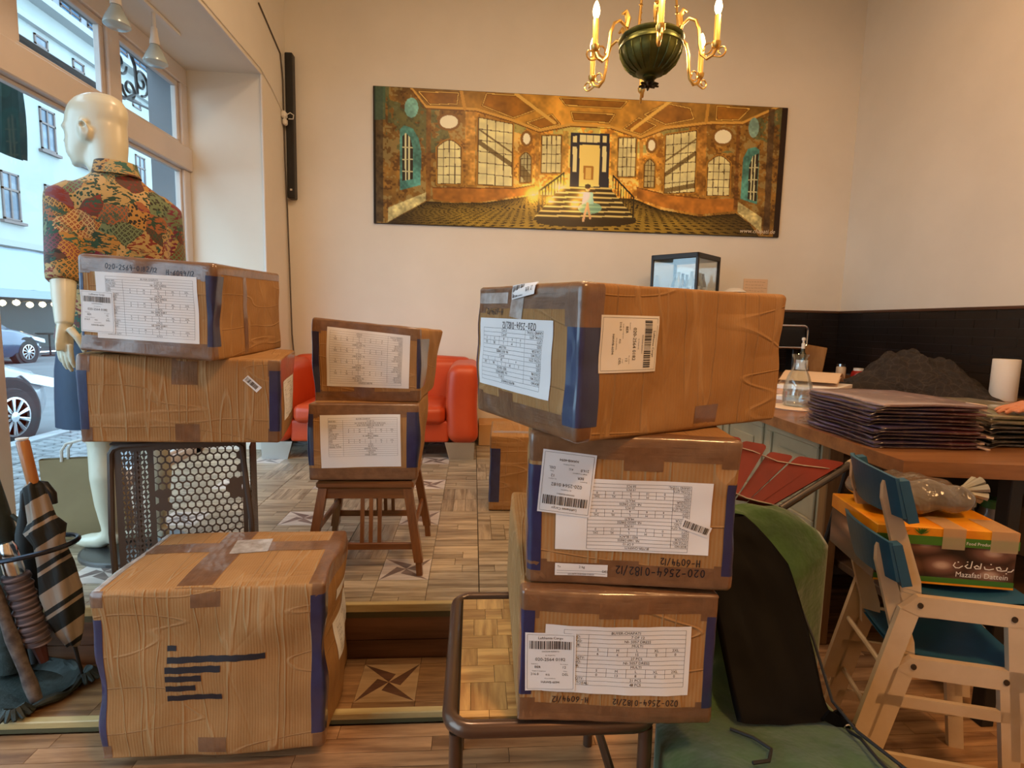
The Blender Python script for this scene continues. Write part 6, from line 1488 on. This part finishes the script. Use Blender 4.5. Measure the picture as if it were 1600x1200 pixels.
for pts in ([(.80, 1.24, .60), (.815, 1.16, .50), (.80, 1.06, .42), (.80, .98, .412), (.82, .88, .417), (.84, .80, .41)], [(.812, 1.025, .38), (.80, .97, .405), (.785, .90, .416), (.79, .83, .414)], [(.55, 1.02, .395), (.585, .99, .398), (.60, .95, .405), (.575, .915, .412), (.54, .91, .413)]): build(MB().tube(pts, .0035, 6), 'cord', CORD, t, smooth=True)
SLAT = mat('red_orange_paint', lin(116, 27, 8), .55, var=(lin(96, 20, 6), 6)); WIRE = mat('wire', (.5, .45, .4), .4, .8)
t = thing('slatted_chair', 'folded chair with red-orange wooden slats strung on wires beside the counter', 'chair', (1.0, 1.62, ZF))
TOPS = [(.83, .88), (.917, .858), (1.01, .822), (1.108, .808), (1.188, .800)]; BOTS = [(.74, .748), (.775, .738), (.812, .722), (.848, .712), (.884, .704)]
for (tx, tz), (bx, bz) in zip(TOPS, BOTS):
    a = np.array([tx, 1.68, tz]); b = np.array([bx, 1.53, bz]); d = (b - a) / np.linalg.norm(b - a); sx_ = np.array([.98, -.05, -.16]); n_ = np.cross(sx_, d); n_ /= np.linalg.norm(n_)
    wt, wb = .041, .0185
    q = MB(); q.prism([(-wt * .72, 0), (-wt * .93, .006), (-wt, .018), (-wb, np.linalg.norm(b - a)), (wb, np.linalg.norm(b - a)), (wt, .018), (wt * .93, .006), (wt * .72, 0)], a - n_ * .008, sx_, d, n_ * .016); build(q, 'slat', SLAT, t)
build(MB().tube([(1.262, 1.69, .79), (.925, 1.52, .695)], .011, 10), 'frame_tube', mat('grey_tube', lin(104, 100, 98), .3, .7), t, smooth=True)
build(MB().tube([(1.272, 1.695, .793), (1.25, 1.684, .787)], .0145, 12), 'tube_end', mat('pale_end', lin(176, 158, 128), .6), t)
for f_ in (.16, .97): build(MB().tube([tuple(np.array([TOPS[0][0], 1.68, TOPS[0][1]]) * (1 - f_) + np.array([BOTS[0][0], 1.53, BOTS[0][1]]) * f_ + np.array([-.05, -.014, .015]))] + [tuple(np.array([a[0], 1.68, a[1]]) * (1 - f_) + np.array([b[0], 1.53, b[1]]) * f_ + np.array([0, -.012, .004])) for a, b in zip(TOPS, BOTS)] + [tuple(np.array([1.262, 1.69, .79]) * (1 - f_) + np.array([.925, 1.52, .695]) * f_)], .0025, 5), 'wire', WIRE, t)
m_ = MB(); m_.tube([(.925, 1.52, .695), (.98, 1.60, .40), (1.02, 1.66, ZF)], .009, 8); m_.tube([(1.25, 1.685, .787), (1.22, 1.75, .4), (1.18, 1.80, ZF)], .009, 8); build(m_, 'frame_leg', DARK_METAL, t, smooth=True)
# ---------------------------------------------------------------- panorama print on the back wall
PXL, PXR, PZT, PZB = -.843, 2.667, 3.124, 2.036
t = thing('panorama_print', 'wide panoramic print of a decaying hall with stairs hung on the back wall', 'picture', ((PXL + PXR) / 2, YB - .02, PZB))
build(MB().box((PXL, YB - .022, PZB), (PXR, YB - .001, PZT), .003), 'board', mat('print_edge', (.05, .035, .02), .6), t)
NX, NY = 720, 222
rs = np.random.RandomState(3)
U, V = np.meshgrid(np.linspace(0, 1, NX), np.linspace(0, 1, NY))      # V = 0 at the top
X = 58 + U * 1500 + 14 * U * (1 - V); Y = (58 + (X - 58) * .0528) * (1 - V) + (562 + (X - 60) * .0339) * V
def vnoise(fx, fy, seed):
    r_ = np.random.RandomState(seed); g = r_.rand(int(fy) + 3, int(fx) + 3); x = U * fx; y = V * fy; i = x.astype(int); j = y.astype(int); a = x - i; b = y - j; a = a * a * (3 - 2 * a); b = b * b * (3 - 2 * b)
    return (g[j, i] * (1 - a) + g[j, i + 1] * a) * (1 - b) + (g[j + 1, i] * (1 - a) + g[j + 1, i + 1] * a) * b
N1 = .5 * vnoise(30, 10, 1) + .3 * vnoise(70, 24, 2) + .2 * vnoise(160, 52, 3); N2 = .6 * vnoise(60, 20, 4) + .4 * vnoise(220, 70, 5); N3 = vnoise(14, 5, 6)
img = np.zeros((NY, NX, 3))
def c3(*c): return np.array(c, float) / 255
def put(mask, col, a=1.0):
    m_ = (mask * a)[..., None] if np.ndim(mask) else mask
    img[:] = img * (1 - m_) + np.asarray(col) * m_
def poly(pts):
    m_ = np.zeros(X.shape, bool); n = len(pts)
    for i in range(n):
        x0, y0 = pts[i]; x1, y1 = pts[(i + 1) % n]
        if y0 == y1: continue
        c = ((Y >= min(y0, y1)) & (Y < max(y0, y1))) & (X < x0 + (Y - y0) * (x1 - x0) / (y1 - y0)); m_ ^= c
    return m_.astype(float)
def ell(cx, cy, a, b): return (((X - cx) / a) ** 2 + ((Y - cy) / b) ** 2 < 1).astype(float)
def line(p, q, w_):
    p = np.array(p, float); q = np.array(q, float); d = q - p; L2 = d @ d; k = np.clip(((X - p[0]) * d[0] + (Y - p[1]) * d[1]) / L2, 0, 1)
    return (np.hypot(X - p[0] - k * d[0], Y - p[1] - k * d[1]) < w_ / 2).astype(float)
def pline(pts, w_, col, a=1.0):
    for p, q in zip(pts[:-1], pts[1:]): put(line(p, q, w_), col, a)
# walls
base = c3(176, 118, 50) * (.55 + .8 * N1[..., None]); img[:] = base
put((N2 > .62).astype(float), c3(206, 172, 112), .6); put((N2 < .34).astype(float), c3(92, 52, 20), .6)
put(((N3 > .62) & (N1 > .5) & (Y < 300)).astype(float), c3(84, 112, 84), .55)
g = np.exp(-((X - 820) / 380) ** 2); img[:] = img * (.72 + .5 * g[..., None]) + c3(60, 36, 6) * g[..., None] * .7
# ceiling and coffers
CE = [(150, 0), (190, 66), (240, 132), (420, 142), (540, 178), (645, 218), (760, 196), (905, 204), (1018, 242), (1110, 208), (1270, 190), (1400, 190), (1540, 130), (1600, 60), (1600, 0)]
ce = poly(CE); put(ce, c3(196, 132, 52) * (.62 + .6 * N1[..., None]) * (.72 + .42 * g[..., None]))
for pl in ([(215, 78), (355, 82), (350, 122), (255, 124)], [(455, 84), (560, 92), (640, 140), (552, 172), (440, 128)], [(600, 190), (690, 160), (720, 196), (650, 212)], [(760, 150), (920, 160), (900, 190), (770, 182)], [(955, 212), (1010, 172), (1075, 200), (1018, 232)], [(1030, 160), (1110, 120), (1200, 138), (1215, 176), (1110, 196)], [(1300, 130), (1425, 140), (1385, 180), (1300, 180)], [(720, 100), (965, 112), (940, 138), (740, 126)]):
    put(poly(pl), c3(150, 92, 30) * (.7 + .6 * N1[..., None])); pline(pl + pl[:1], 7, c3(104, 58, 16)); pline(pl + pl[:1], 2.5, c3(226, 172, 86))
pline(CE[1:14], 9, c3(206, 146, 68)); pline([(x, y + 7) for x, y in CE[1:14]], 4, c3(110, 62, 18))
pline([(560, 86), (700, 190)], 12, c3(214, 158, 78)); pline([(1130, 108), (985, 215)], 12, c3(226, 170, 84)); pline([(365, 76), (378, 140)], 12, c3(196, 134, 58)); pline([(1268, 120), (1262, 186)], 12, c3(190, 130, 54))
# floor
FLP = [(60, 640), (95, 568), (245, 480), (330, 487), (450, 485), (580, 466), (640, 456), (1000, 470), (1100, 510), (1250, 536), (1390, 524), (1440, 560), (1505, 640)]
fl_ = poly(FLP); put(fl_, c3(150, 112, 44) * (.8 + .4 * N1[..., None]))
dp = np.clip((Y - 440) / 170, .05, 1); tx = (X - 820) / (dp * 46); ty = 9.5 / dp
chk = (np.abs(((tx + .5 * np.floor(ty)) % 1) - .5) < .24) & ((ty % 1) < .5)
put(fl_ * chk, c3(48, 32, 12)); edge_d = np.exp(-np.clip(Y - np.interp(X[0], [245, 450, 640, 1000, 1100, 1250, 1390], [480, 486, 456, 470, 510, 536, 524])[None, :], 0, 200) / 16); put(fl_ * edge_d, c3(30, 20, 10), .85)
put(fl_ * np.clip((np.abs(X - 800) - 420) / 260, 0, 1), c3(30, 20, 12), .75)
# low wall panels
for pl in ([(265, 430), (560, 432), (640, 418), (640, 452), (560, 462), (450, 482), (330, 484), (265, 472)], [(1010, 428), (1110, 452), (1270, 470), (1380, 468), (1385, 516), (1250, 528), (1110, 502), (1010, 468)]): put(poly(pl), c3(176, 104, 40) * (.6 + .7 * N1[..., None])); pline(pl[:3], 4, c3(112, 62, 22))
for pl in ([(108, 505), (240, 448), (242, 478), (108, 558)], [(1395, 480), (1490, 540), (1490, 596), (1395, 520)]): put(poly(pl), c3(198, 170, 116) * (.6 + .7 * N2[..., None]))
# windows
PALE = c3(226, 200, 146)
def window(x0, y0, x1, y1, nx, ny, arch=0, slope=0.0, tint=None, diag=None):
    pl = [(x0, y1), (x0, y0 + arch), ] + ([(x0 + (x1 - x0) * k / 8, y0 + arch - arch * sin(pi * k / 8) + slope * k / 8) for k in range(9)] if arch else [(x0, y0), (x1, y0 + slope)]) + [(x1, y1 + slope * .3)]
    m_ = poly(pl); pline(pl + pl[:1], 14, c3(168, 112, 44)); pline(pl + pl[:1], 6, c3(88, 52, 18))
    put(m_, (tint if tint is not None else PALE) * (.82 + .3 * N1[..., None]))
    if diag:
        for p, q, w_ in diag: put(m_ * line(p, q, w_), c3(104, 78, 44), .85)
    for i in range(1, nx): x = x0 + (x1 - x0) * i / nx; put(m_ * line((x, y0 - 10), (x, y1 + 10), 2.6), c3(74, 52, 28))
    for j in range(1, ny): y = y0 + (y1 - y0) * j / ny; put(m_ * line((x0, y), (x1, y + slope * .6), 2.6), c3(74, 52, 28))
window(283, 255, 364, 414, 4, 5, 26); window(428, 172, 548, 416, 4, 6, 0, 24, None, [((430, 262), (548, 345), 16), ((430, 215), (548, 300), 6)]); window(580, 300, 616, 408, 3, 5, 18, 0, c3(170, 150, 110), [((580, 360), (616, 405), 30)])
window(657, 238, 725, 372, 4, 4); window(938, 246, 1000, 386, 4, 4); window(1037, 325, 1073, 426, 3, 5, 18, 0, c3(176, 150, 104)); window(1114, 236, 1226, 448, 4, 6, 0, -16, None, [((1114, 380), (1226, 300), 15), ((1114, 330), (1226, 250), 6), ((1114, 440), (1226, 420), 18)]); window(1276, 312, 1358, 456, 4, 5, 26)
for cx, cy, a, b in ((322, 187, 32, 24), (1328, 241, 32, 25), (600, 248, 13, 20), (1060, 272, 13, 20)): put(ell(cx, cy, a + 9, b + 9), c3(130, 84, 36)); put(ell(cx, cy, a, b), c3(236, 222, 184))
for cx, cy, a, b, c in ((190, 136, 24, 36, c3(128, 172, 160)), (1444, 208, 20, 36, c3(140, 164, 150))): put(ell(cx, cy, a, b), c * (.7 + .5 * N2[..., None]))
for pl, pn in (([(150, 440), (150, 215), (165, 200), (195, 212), (216, 250), (225, 300), (222, 420)], [(158, 405), (158, 240), (170, 228), (186, 245), (196, 290), (196, 398)]), ([(1405, 470), (1408, 320), (1425, 285), (1455, 278), (1470, 290), (1468, 490)], [(1432, 470), (1432, 345), (1445, 312), (1468, 300), (1466, 480)])):
    put(poly(pl), c3(82, 132, 122) * (.6 + .7 * N2[..., None])); put(poly(pn), c3(46, 36, 26))
    xs = [p[0] for p in pn]; ys = [p[1] for p in pn]; x0_, x1_ = min(xs), max(xs)
    for k in (.3, .62): put(poly(pn) * line((x0_ + (x1_ - x0_) * k, min(ys)), (x0_ + (x1_ - x0_) * k, max(ys)), 5), c3(206, 190, 150))
    for k in (.3, .55, .8): put(poly(pn) * line((x0_, min(ys) + (max(ys) - min(ys)) * k), (x1_, min(ys) + (max(ys) - min(ys)) * k), 4), c3(190, 172, 132))
# pilasters and dark outer edges
for x, w_, y0, y1, c in ((398, 34, 150, 420, c3(196, 132, 58)), (640, 14, 225, 430, c3(190, 128, 54)), (742, 22, 220, 380, c3(204, 146, 66)), (922, 22, 225, 400, c3(204, 146, 66)), (1022, 14, 250, 430, c3(180, 116, 46)), (1250, 32, 200, 455, c3(176, 112, 46)), (250, 16, 140, 470, c3(128, 78, 32)), (1386, 14, 200, 510, c3(118, 70, 30)), (78, 26, 60, 560, c3(70, 52, 34)), (1510, 24, 140, 605, c3(76, 52, 34))): put(poly([(x - w_ / 2, y0), (x + w_ / 2, y0), (x + w_ / 2, y1), (x - w_ / 2, y1)]), c * (.6 + .75 * N2[..., None]), .8)
put((X < 66).astype(float), c3(30, 20, 12)); put((U > .985).astype(float), c3(40, 22, 14)); put(((X > 62) & (X < 100) & (Y < 180)).astype(float), c3(60, 92, 80), .6)
# door and stairs
put(poly([(760, 226), (904, 230), (904, 430), (760, 426)]), c3(38, 38, 52)); put(poly([(794, 270), (868, 272), (868, 425), (794, 425)]), c3(238, 196, 112)); put(poly([(794, 234), (868, 236), (868, 262), (794, 260)]), PALE)
for x0_, x1_ in ((769, 784), (878, 893)): put(poly([(x0_, 238), (x1_, 238), (x1_, 262), (x0_, 262)]), PALE); put(poly([(x0_, 276), (x1_, 276), (x1_, 370), (x0_, 370)]), PALE)
for x in (818, 843): put(line((x, 234), (x, 262), 3), c3(38, 38, 52))
put(poly([(810, 346), (846, 348), (846, 400), (810, 398)]), c3(168, 108, 44)); put(poly([(818, 354), (838, 355), (838, 398), (818, 397)]), c3(220, 170, 90))
for k in range(7):
    y = 428 + k * 17.5; hw = 92 + k * 15; put(poly([(824 - hw - 6, y), (824 + hw - 2, y + 4), (824 + hw + 6, y + 20), (824 - hw - 14, y + 18)]), c3(58, 42, 22)); put(poly([(824 - hw - 2, y - 3), (824 + hw - 6, y + 1), (824 + hw - 2, y + 7), (824 - hw - 8, y + 4)]), c3(212, 176, 108))
put(ell(824, 556, 186, 20) * (Y > 548), c3(52, 36, 18))
for s_, pts in ((-1, [(738, 374), (650, 440), (645, 520)]), (1, [(920, 384), (1000, 465), (998, 540)])):
    pline(pts, 6, c3(40, 30, 20))
    for k in range(9): a = k / 8; x = pts[0][0] + (pts[1][0] - pts[0][0]) * a; y = pts[0][1] + (pts[1][1] - pts[0][1]) * a; put(line((x, y), (x, y + 46 + 30 * a), 3), c3(52, 40, 26))
# seated figure
put(ell(836, 505, 44, 22), c3(132, 176, 150), .8); put(poly([(812, 445), (846, 445), (850, 490), (806, 490)]), c3(150, 186, 176)); put(line((828, 488), (812, 552), 9), c3(214, 160, 118)); put(line((826, 488), (838, 542), 9), c3(206, 150, 108)); put(ell(827, 432, 9, 11), c3(196, 146, 108)); put(ell(827, 424, 11, 9), c3(44, 34, 30))
for cx, cy, r0 in ((628, 456, 26), (724, 428, 16), (690, 475, 16), (780, 490, 18), (810, 455, 16)):
    d = np.hypot(X - cx, Y - cy); gl = np.exp(-(d / r0) ** 2); img[:] = np.clip(img + gl[..., None] * c3(255, 214, 90) * .9 + (np.exp(-(d / (r0 * 2.2)) ** 2) * .35)[..., None] * c3(220, 150, 50), 0, 1)
img = np.clip(img * np.array([1.08, 1.2, 1.22]), 0, 1); lin_img = np.where(img <= .04045, img / 12.92, ((img + .055) / 1.055) ** 2.4)
vx = PXL + .004 + U * (PXR - PXL - .008); vz = PZT - .004 - V * (PZT - PZB - .008)
co = np.stack([vx.ravel(), np.full(NX * NY, YB - .0235), vz.ravel()], 1) - ORG[t.name]
ii = (np.arange(NY - 1)[:, None] * NX + np.arange(NX - 1)[None, :]).ravel()
fc = np.stack([ii, ii + NX, ii + NX + 1, ii + 1], 1)
pt = NT('printed_canvas'); PRINT = pt.bsdf(color=pt.n('Attribute', attribute_name='print').outputs['Color'], rough=.35, spec=.3)
me = bpy.data.meshes.new('printed_face'); me.vertices.add(len(co)); me.vertices.foreach_set('co', co.ravel()); me.loops.add(fc.size); me.loops.foreach_set('vertex_index', fc.ravel().astype('i')); me.polygons.add(len(fc)); me.polygons.foreach_set('loop_start', np.arange(0, fc.size, 4, dtype='i')); me.update(calc_edges=True)
me.materials.append(PRINT); ca = me.color_attributes.new('print', 'FLOAT_COLOR', 'POINT'); ca.data.foreach_set('color', np.concatenate([lin_img.reshape(-1, 3), np.ones((NX * NY, 1))], 1).ravel().astype('f'))
o = bpy.data.objects.new('printed_face', me); COL.objects.link(o); o.parent = t; ORG[o.name] = ORG[t.name]
F = Flat().text('www.chapati.de', 0, 0, .036, 'r'); q = MB(); q.add([(PXR - .04 + a + .25 * b, YB - .0245, PZB + .03 + b) for a, b in F.v], F.f); build(q, 'lettering', mat('print_white', (.75, .68, .55), .5), t)

# ---------------------------------------------------------------- chandelier
hx, hy = .80, 2.63
VERD = mat('verdigris_bowl', lin(92, 92, 42), .42, .75, var=(lin(60, 66, 36), 14), bump=(30, .3, .004))
t = thing('chandelier', 'brass chandelier with green bowl and lit candle bulbs hanging from the ceiling', 'chandelier', (hx, hy, 2.35))
prof = [(.0, .0), (.02, .002), (.032, .012), (.03, .022), (.052, .026), (.060, .034), (.09, .050), (.118, .078), (.135, .112), (.140, .135), (.146, .139), (.146, .148), (.138, .152), (.136, .165), (.146, .170), (.150, .178), (.144, .186), (.10, .186), (0, .180)]
build(MB().lathe(prof, (hx, hy, 2.368), 40), 'bowl', VERD, t, smooth=True, angle=50)
for k in range(20):
    a = 2 * pi * k / 20; m_ = MB()
    pts = [(hx + (r_ + .002) * cos(a), hy + (r_ + .002) * sin(a), 2.368 + z_) for r_, z_ in ((.062, .036), (.09, .050), (.118, .078), (.135, .112), (.139, .132))]; m_.tube(pts, .0035, 5); build(m_, 'rib', VERD, t)
m_ = MB()
for k in range(9):
    a = 2 * pi * k / 9; m_.tube([(hx, hy, 2.372), (hx + .022 * cos(a), hy + .022 * sin(a), 2.352), (hx + .046 * cos(a), hy + .046 * sin(a), 2.346 + .006 * (k % 2))], [.008, .010, .004], 6)
m_.lathe([(0, 0), (.012, .008), (.016, .03), (0, .03)], (hx, hy, 2.345), 10); build(m_, 'finial', mat('dark_bronze', lin(48, 40, 20), .4, .8), t, smooth=True)
BULB = NT('candle_bulb_glow'); BULB.l(BULB.n('Emission', {0: (1.0, .70, .34), 1: 16.0}).outputs[0], BULB.out.inputs[0]); BULB = BULB.mat
CANDLE = mat('candle_tube', lin(206, 158, 72), .5, .2)
for k in range(6):
    a = radians(20 + 60 * k); er = np.array([cos(a), sin(a), 0]); c = np.array([hx, hy, 0])
    P_ = lambda r_, z_: c + er * r_ + np.array([0, 0, z_])
    m_ = MB(); m_.tube([P_(.13, 2.535), P_(.145, 2.575), P_(.175, 2.592), P_(.205, 2.575), P_(.222, 2.53), P_(.228, 2.47), P_(.238, 2.425), P_(.262, 2.402), P_(.288, 2.412), P_(.30, 2.436)], [.008, .0075, .007, .007, .0075, .0075, .0075, .008, .008, .007], 8)
    arm = build(m_, 'arm', BRASS, t, smooth=True)
    m_ = MB(); tw = np.array([-er[1], er[0], 0])
    m_.tube([P_(.14, 2.57), P_(.132, 2.612), P_(.148, 2.635), P_(.166, 2.622)], [.012, .014, .012, .005], 7)
    build(m_, 'leaf_ornament', BRASS, arm, smooth=True); m_ = MB()
    m_.tube([P_(.285 + .0, 2.408)] + [P_(.322 + .020 * cos(b) * (1 - b / 9), 2.418 + .020 * sin(b) * (1 - b / 9)) for b in np.linspace(-2.2, 4.5, 14)], .0035, 6)
    build(m_, 'scroll_ornament', BRASS, arm, smooth=True); m_ = MB()
    m_.tube([P_(.236, 2.43)] + [P_(.262 + .022 * cos(b) * (1 - b / 9), 2.446 + .022 * sin(b) * (1 - b / 9)) for b in np.linspace(3.6, -3.2, 14)], .0035, 6)
    build(m_, 'scroll_ornament', BRASS, arm, smooth=True)
    cp = P_(.30, 2.43)
    build(MB().lathe([(0, 0), (.008, .002), (.018, .014), (.02, .03), (.014, .03), (.012, .012), (0, .012)], cp, 16), 'candle_cup', BRASS, t, smooth=True)
    cd = build(MB().lathe([(.0125, .014), (.0125, .138), (.009, .142), (0, .142)], cp, 14), 'candle_sleeve', CANDLE, t, smooth=True)
    build(MB().lathe([(0, .140), (.008, .142), (.015, .160), (.0165, .174), (.012, .194), (.005, .212), (0, .216)], cp, 16), 'bulb', BULB, cd, smooth=True)
    l = bpy.data.lights.new('candle_light', 'POINT'); l.energy = 7.0; l.color = (1, .66, .34); l.shadow_soft_size = .035; lo = bpy.data.objects.new('candle_light', l); COL.objects.link(lo); lo.location = tuple(cp + er * .045 + np.array([0, 0, .17]))
for k in range(3):
    a = radians(90 + 120 * k + 15); p0 = (hx + .12 * cos(a), hy + .12 * sin(a), 2.55); p1 = (hx + .02 * cos(a), hy + .02 * sin(a), 3.6)
    m_ = MB(); m_.tube([p0, p1], .0055, 8)
    for f_ in (.10, .13, .16, .19): q = along(p0, p1, f_); m_.lathe([(0, -.008), (.009, 0), (0, .008)], q, 8)
    build(m_, 'hanging_rod', BRASS, t, smooth=True)
build(MB().tube([(hx, hy, 3.58), (hx, hy, 4.09)], .009, 10), 'stem', BRASS, t, smooth=True)
build(MB().lathe([(.012, 0), (.07, .05), (.075, .075), (0, .076)], (hx, hy, 4.024), 24), 'ceiling_rose', BRASS, t, smooth=True)

# ---------------------------------------------------------------- wall speaker, plug and cables in the corner
t = thing('wall_speaker', 'slim tall black speaker mounted in the corner by the window', 'speaker', (-1.50, YB - .06, 2.2))
build(MB().box((-1.542 + .02, YB - .075, 2.20), (-1.462, YB - .004, 3.32), .006), 'cabinet', BLACK_PLASTIC, t)
build(MB().box((-1.539, YB - .06, 2.205), (-1.524, YB - .01, 3.315), .003), 'side_rail', WHITE_PLASTIC, t)
build(MB().box((-1.50, YB - .077, 2.26), (-1.482, YB - .0745, 2.275)), 'badge', CHROME, t)
t = thing('plug_adapter', 'white plug adapter with short looped cable beside the black speaker', 'plug', (-1.53, YB - .12, 2.78))
build(MB().obox((-1.520, YB - .115, 2.83), (.04, .06, .055), None, .012), 'adapter', WHITE_PLASTIC, t)
build(MB().obox((-1.512, YB - .12, 2.775), (.032, .045, .05), None, .01), 'plug', WHITE_PLASTIC, t)
build(MB().tube([(-1.50, YB - .12, 2.83), (-1.47, YB - .125, 2.845), (-1.445, YB - .12, 2.83), (-1.45, YB - .12, 2.80), (-1.485, YB - .12, 2.80)], .004, 6), 'cable', WHITE_PLASTIC, t, smooth=True)
CAB = mat('grey_cable', (.10, .085, .07), .6)
build(MB().tube([(XL + .006, 4.20, 3.42), (XL + .006, 4.62, 3.28), (XL + .008, 4.66, 3.1), (XL + .008, 4.67, 2.5), (XL + .010, 4.69, 2.15), (XL + .014, 4.705, 1.6), (XL + .02, 4.71, 1.1), (XL + .03, 4.715, .93)], .006, 6), 'wall_cable', CAB, label='dark cable running down the corner beside the speaker', cat='cable', smooth=True)
build(MB().tube([(XL + .005, 3.3, 2.985), (XL + .006, 4.20, 2.99), (XL + .006, 4.42, 2.94), (XL + .006, 4.62, 2.87), (-1.535, YB - .10, 2.84)], .004, 6), 'wall_cable', WHITE_PLASTIC, label='thin pale cable along the window recess to the plug adapter', cat='cable', smooth=True)

# ---------------------------------------------------------------- spot lamps on the track in the window recess
SPOTG = mat('frosted_reflector', lin(176, 190, 190), .25, .15, coat=.6)
tk = thing('lamp_track', 'white lamp track fixed under the window recess ceiling', 'track', (-1.85, 3.3, 2.93))
build(MB().box((-1.87, 2.7, 2.945), (-1.83, 3.72, 2.964), .003), 'rail', WHITE_PLASTIC, tk)
for nm, y, zt in (('spot lamp nearer to us on the window track', 3.12, 2.79), ('spot lamp farther along the window track above the mannequin head', 3.46, 2.76)):
    t = thing('spot_lamp', 'white ' + nm, 'lamp', (-1.85, y, zt - .1), 'window spot lamps')
    build(MB().tube([(-1.85, y, 2.945), (-1.85, y, zt + .10)], .011, 8), 'stem', WHITE_PLASTIC, t, smooth=True)
    build(MB().lathe([(0, .11), (.017, .105), (.020, .06), (.026, .03), (.026, .012), (0, .012)], (-1.85, y, zt), 18), 'socket', WHITE_PLASTIC, t, smooth=True)
    build(MB().lathe([(0, .012), (.024, .010), (.030, -.005), (.050, -.045), (.062, -.075), (.062, -.085), (.050, -.094), (0, -.098)], (-1.85, y, zt), 26), 'bulb', SPOTG, t, smooth=True)

# ---------------------------------------------------------------- bottle display fridge, note and white dome on the rear counter
fx0, fy0, fyw = 1.70, 4.36, radians(42); fs = .40; fz0, fz1 = ZC, 1.80
t = thing('display_fridge', 'black framed glass display cabinet with bottles on the rear counter', 'cabinet', (fx0, fy0, ZC))
Tf = (rz(fyw), np.array([fx0, fy0, 0.0])); hs = fs / 2
m_ = MB(Tf)
for a in (-1, 1):
    for b in (-1, 1): m_.box((a * hs - .022 * (a > 0), b * hs - .022 * (b > 0), fz0), (a * hs + .022 * (a < 0), b * hs + .022 * (b < 0), fz1), .004)
m_.box((-hs, -hs, fz1 - .04), (hs, hs, fz1), .004); m_.box((-hs, -hs, fz0), (hs, hs, fz0 + .15), .004); build(m_, 'frame', BLACK_PLASTIC, t)
for a in (-1, 1):
    build(MB(Tf).box((a * (hs - .010) - .002, -hs + .022, fz0 + .15), (a * (hs - .010) + .002, hs - .022, fz1 - .04)), 'glass_pane', CLEAR_GLASS, t); build(MB(Tf).box((-hs + .022, a * (hs - .010) - .002, fz0 + .15), (hs - .022, a * (hs - .010) + .002, fz1 - .04)), 'glass_pane', CLEAR_GLASS, t)
build(MB(Tf).box((-hs + .022, -hs + .022, 1.46), (hs - .022, hs - .022, 1.468)), 'shelf', CHROME, t)
bl = MB().lathe([(0, 0), (.028, 0), (.029, .01), (.029, .11), (.012, .155), (.011, .19), (.013, .195), (0, .195)], (0, 0, 0), 14)
BG = [mat('bottle_clear', lin(150, 158, 150), .15, coat=.5), mat('bottle_dark', lin(34, 36, 30), .15, coat=.5)]
spots = [(-.11, -.11), (-.04, -.12), (.03, -.11), (.11, -.10), (-.11, .0), (.0, .02), (.11, .04), (.04, .11)]
for i, (a, b) in enumerate(spots):
    p = rz(fyw) @ np.array([a, b, 0]); q = MB(); q.v = [(fx0 + p[0] + v[0], fy0 + p[1] + v[1], 1.469 + v[2]) for v in bl.v]; q.f = bl.f; q.mi = bl.mi
    tb_ = thing('drink_bottle', ['clear', 'dark'][i % 2] + ' drink bottle inside the glass cabinet, ' + ('at its left front corner', 'second along the front pane', 'third along the front pane', 'at its right front corner', 'in the left of the middle row', 'at the centre of the shelf', 'in the right of the middle row', 'alone at the rear')[i], 'bottle', (fx0 + p[0], fy0 + p[1], 1.469), 'bottles in the glass cabinet'); build(q, 'bottle', BG[i % 2], tb_, smooth=True)
    build(MB().lathe([(.0295, .03), (.0298, .032), (.0298, .085), (.0295, .087)], (fx0 + p[0], fy0 + p[1], 1.469), 14), 'bottle_label', PAPER if i % 2 else mat('patterned_label', (.6, .58, .5), .6, var=((.03, .03, .03), 60)), tb_)
t = thing('paper_notice', 'small cream handwritten notice pinned to the back wall above the top carton', 'notice', (2.49, YB - .01, 1.45))
build(MB().box((2.385, YB - .008, 1.45), (2.605, YB - .003, 1.672)), 'sheet', mat('cream_card', lin(226, 196, 164), .7), t)
F = Flat(); r_ = random.Random(6)
for j in range(7):
    x = 2.40
    while x < 2.57:
        L = r_.uniform(.01, .03); F.stroke([(x, 1.645 - j * .026), (x + L / 2, 1.645 - j * .026 + r_.uniform(-.004, .004)), (x + L, 1.645 - j * .026)], .0018); x += L + .008
q = MB(); q.add([(a, YB - .0088, b) for a, b in F.v], F.f); build(q, 'handwriting', mat('brown_ink', lin(120, 90, 70), .7), t)
lathe_thing('white_appliance', 'rounded white appliance top peeping over the top carton', 'appliance', 2.12, 4.36, [('body', [(0, 0), (.10, 0), (.105, .02), (.10, .55), (.095, .60), (.10, .64), (.088, .68), (.05, .705), (0, .712)], mat('appliance_white', (.78, .75, .70), .3, coat=.3)), ('lid_ring', [(.0895, .675), (.093, .672), (.0905, .665), (.088, .668)], CHROME)])
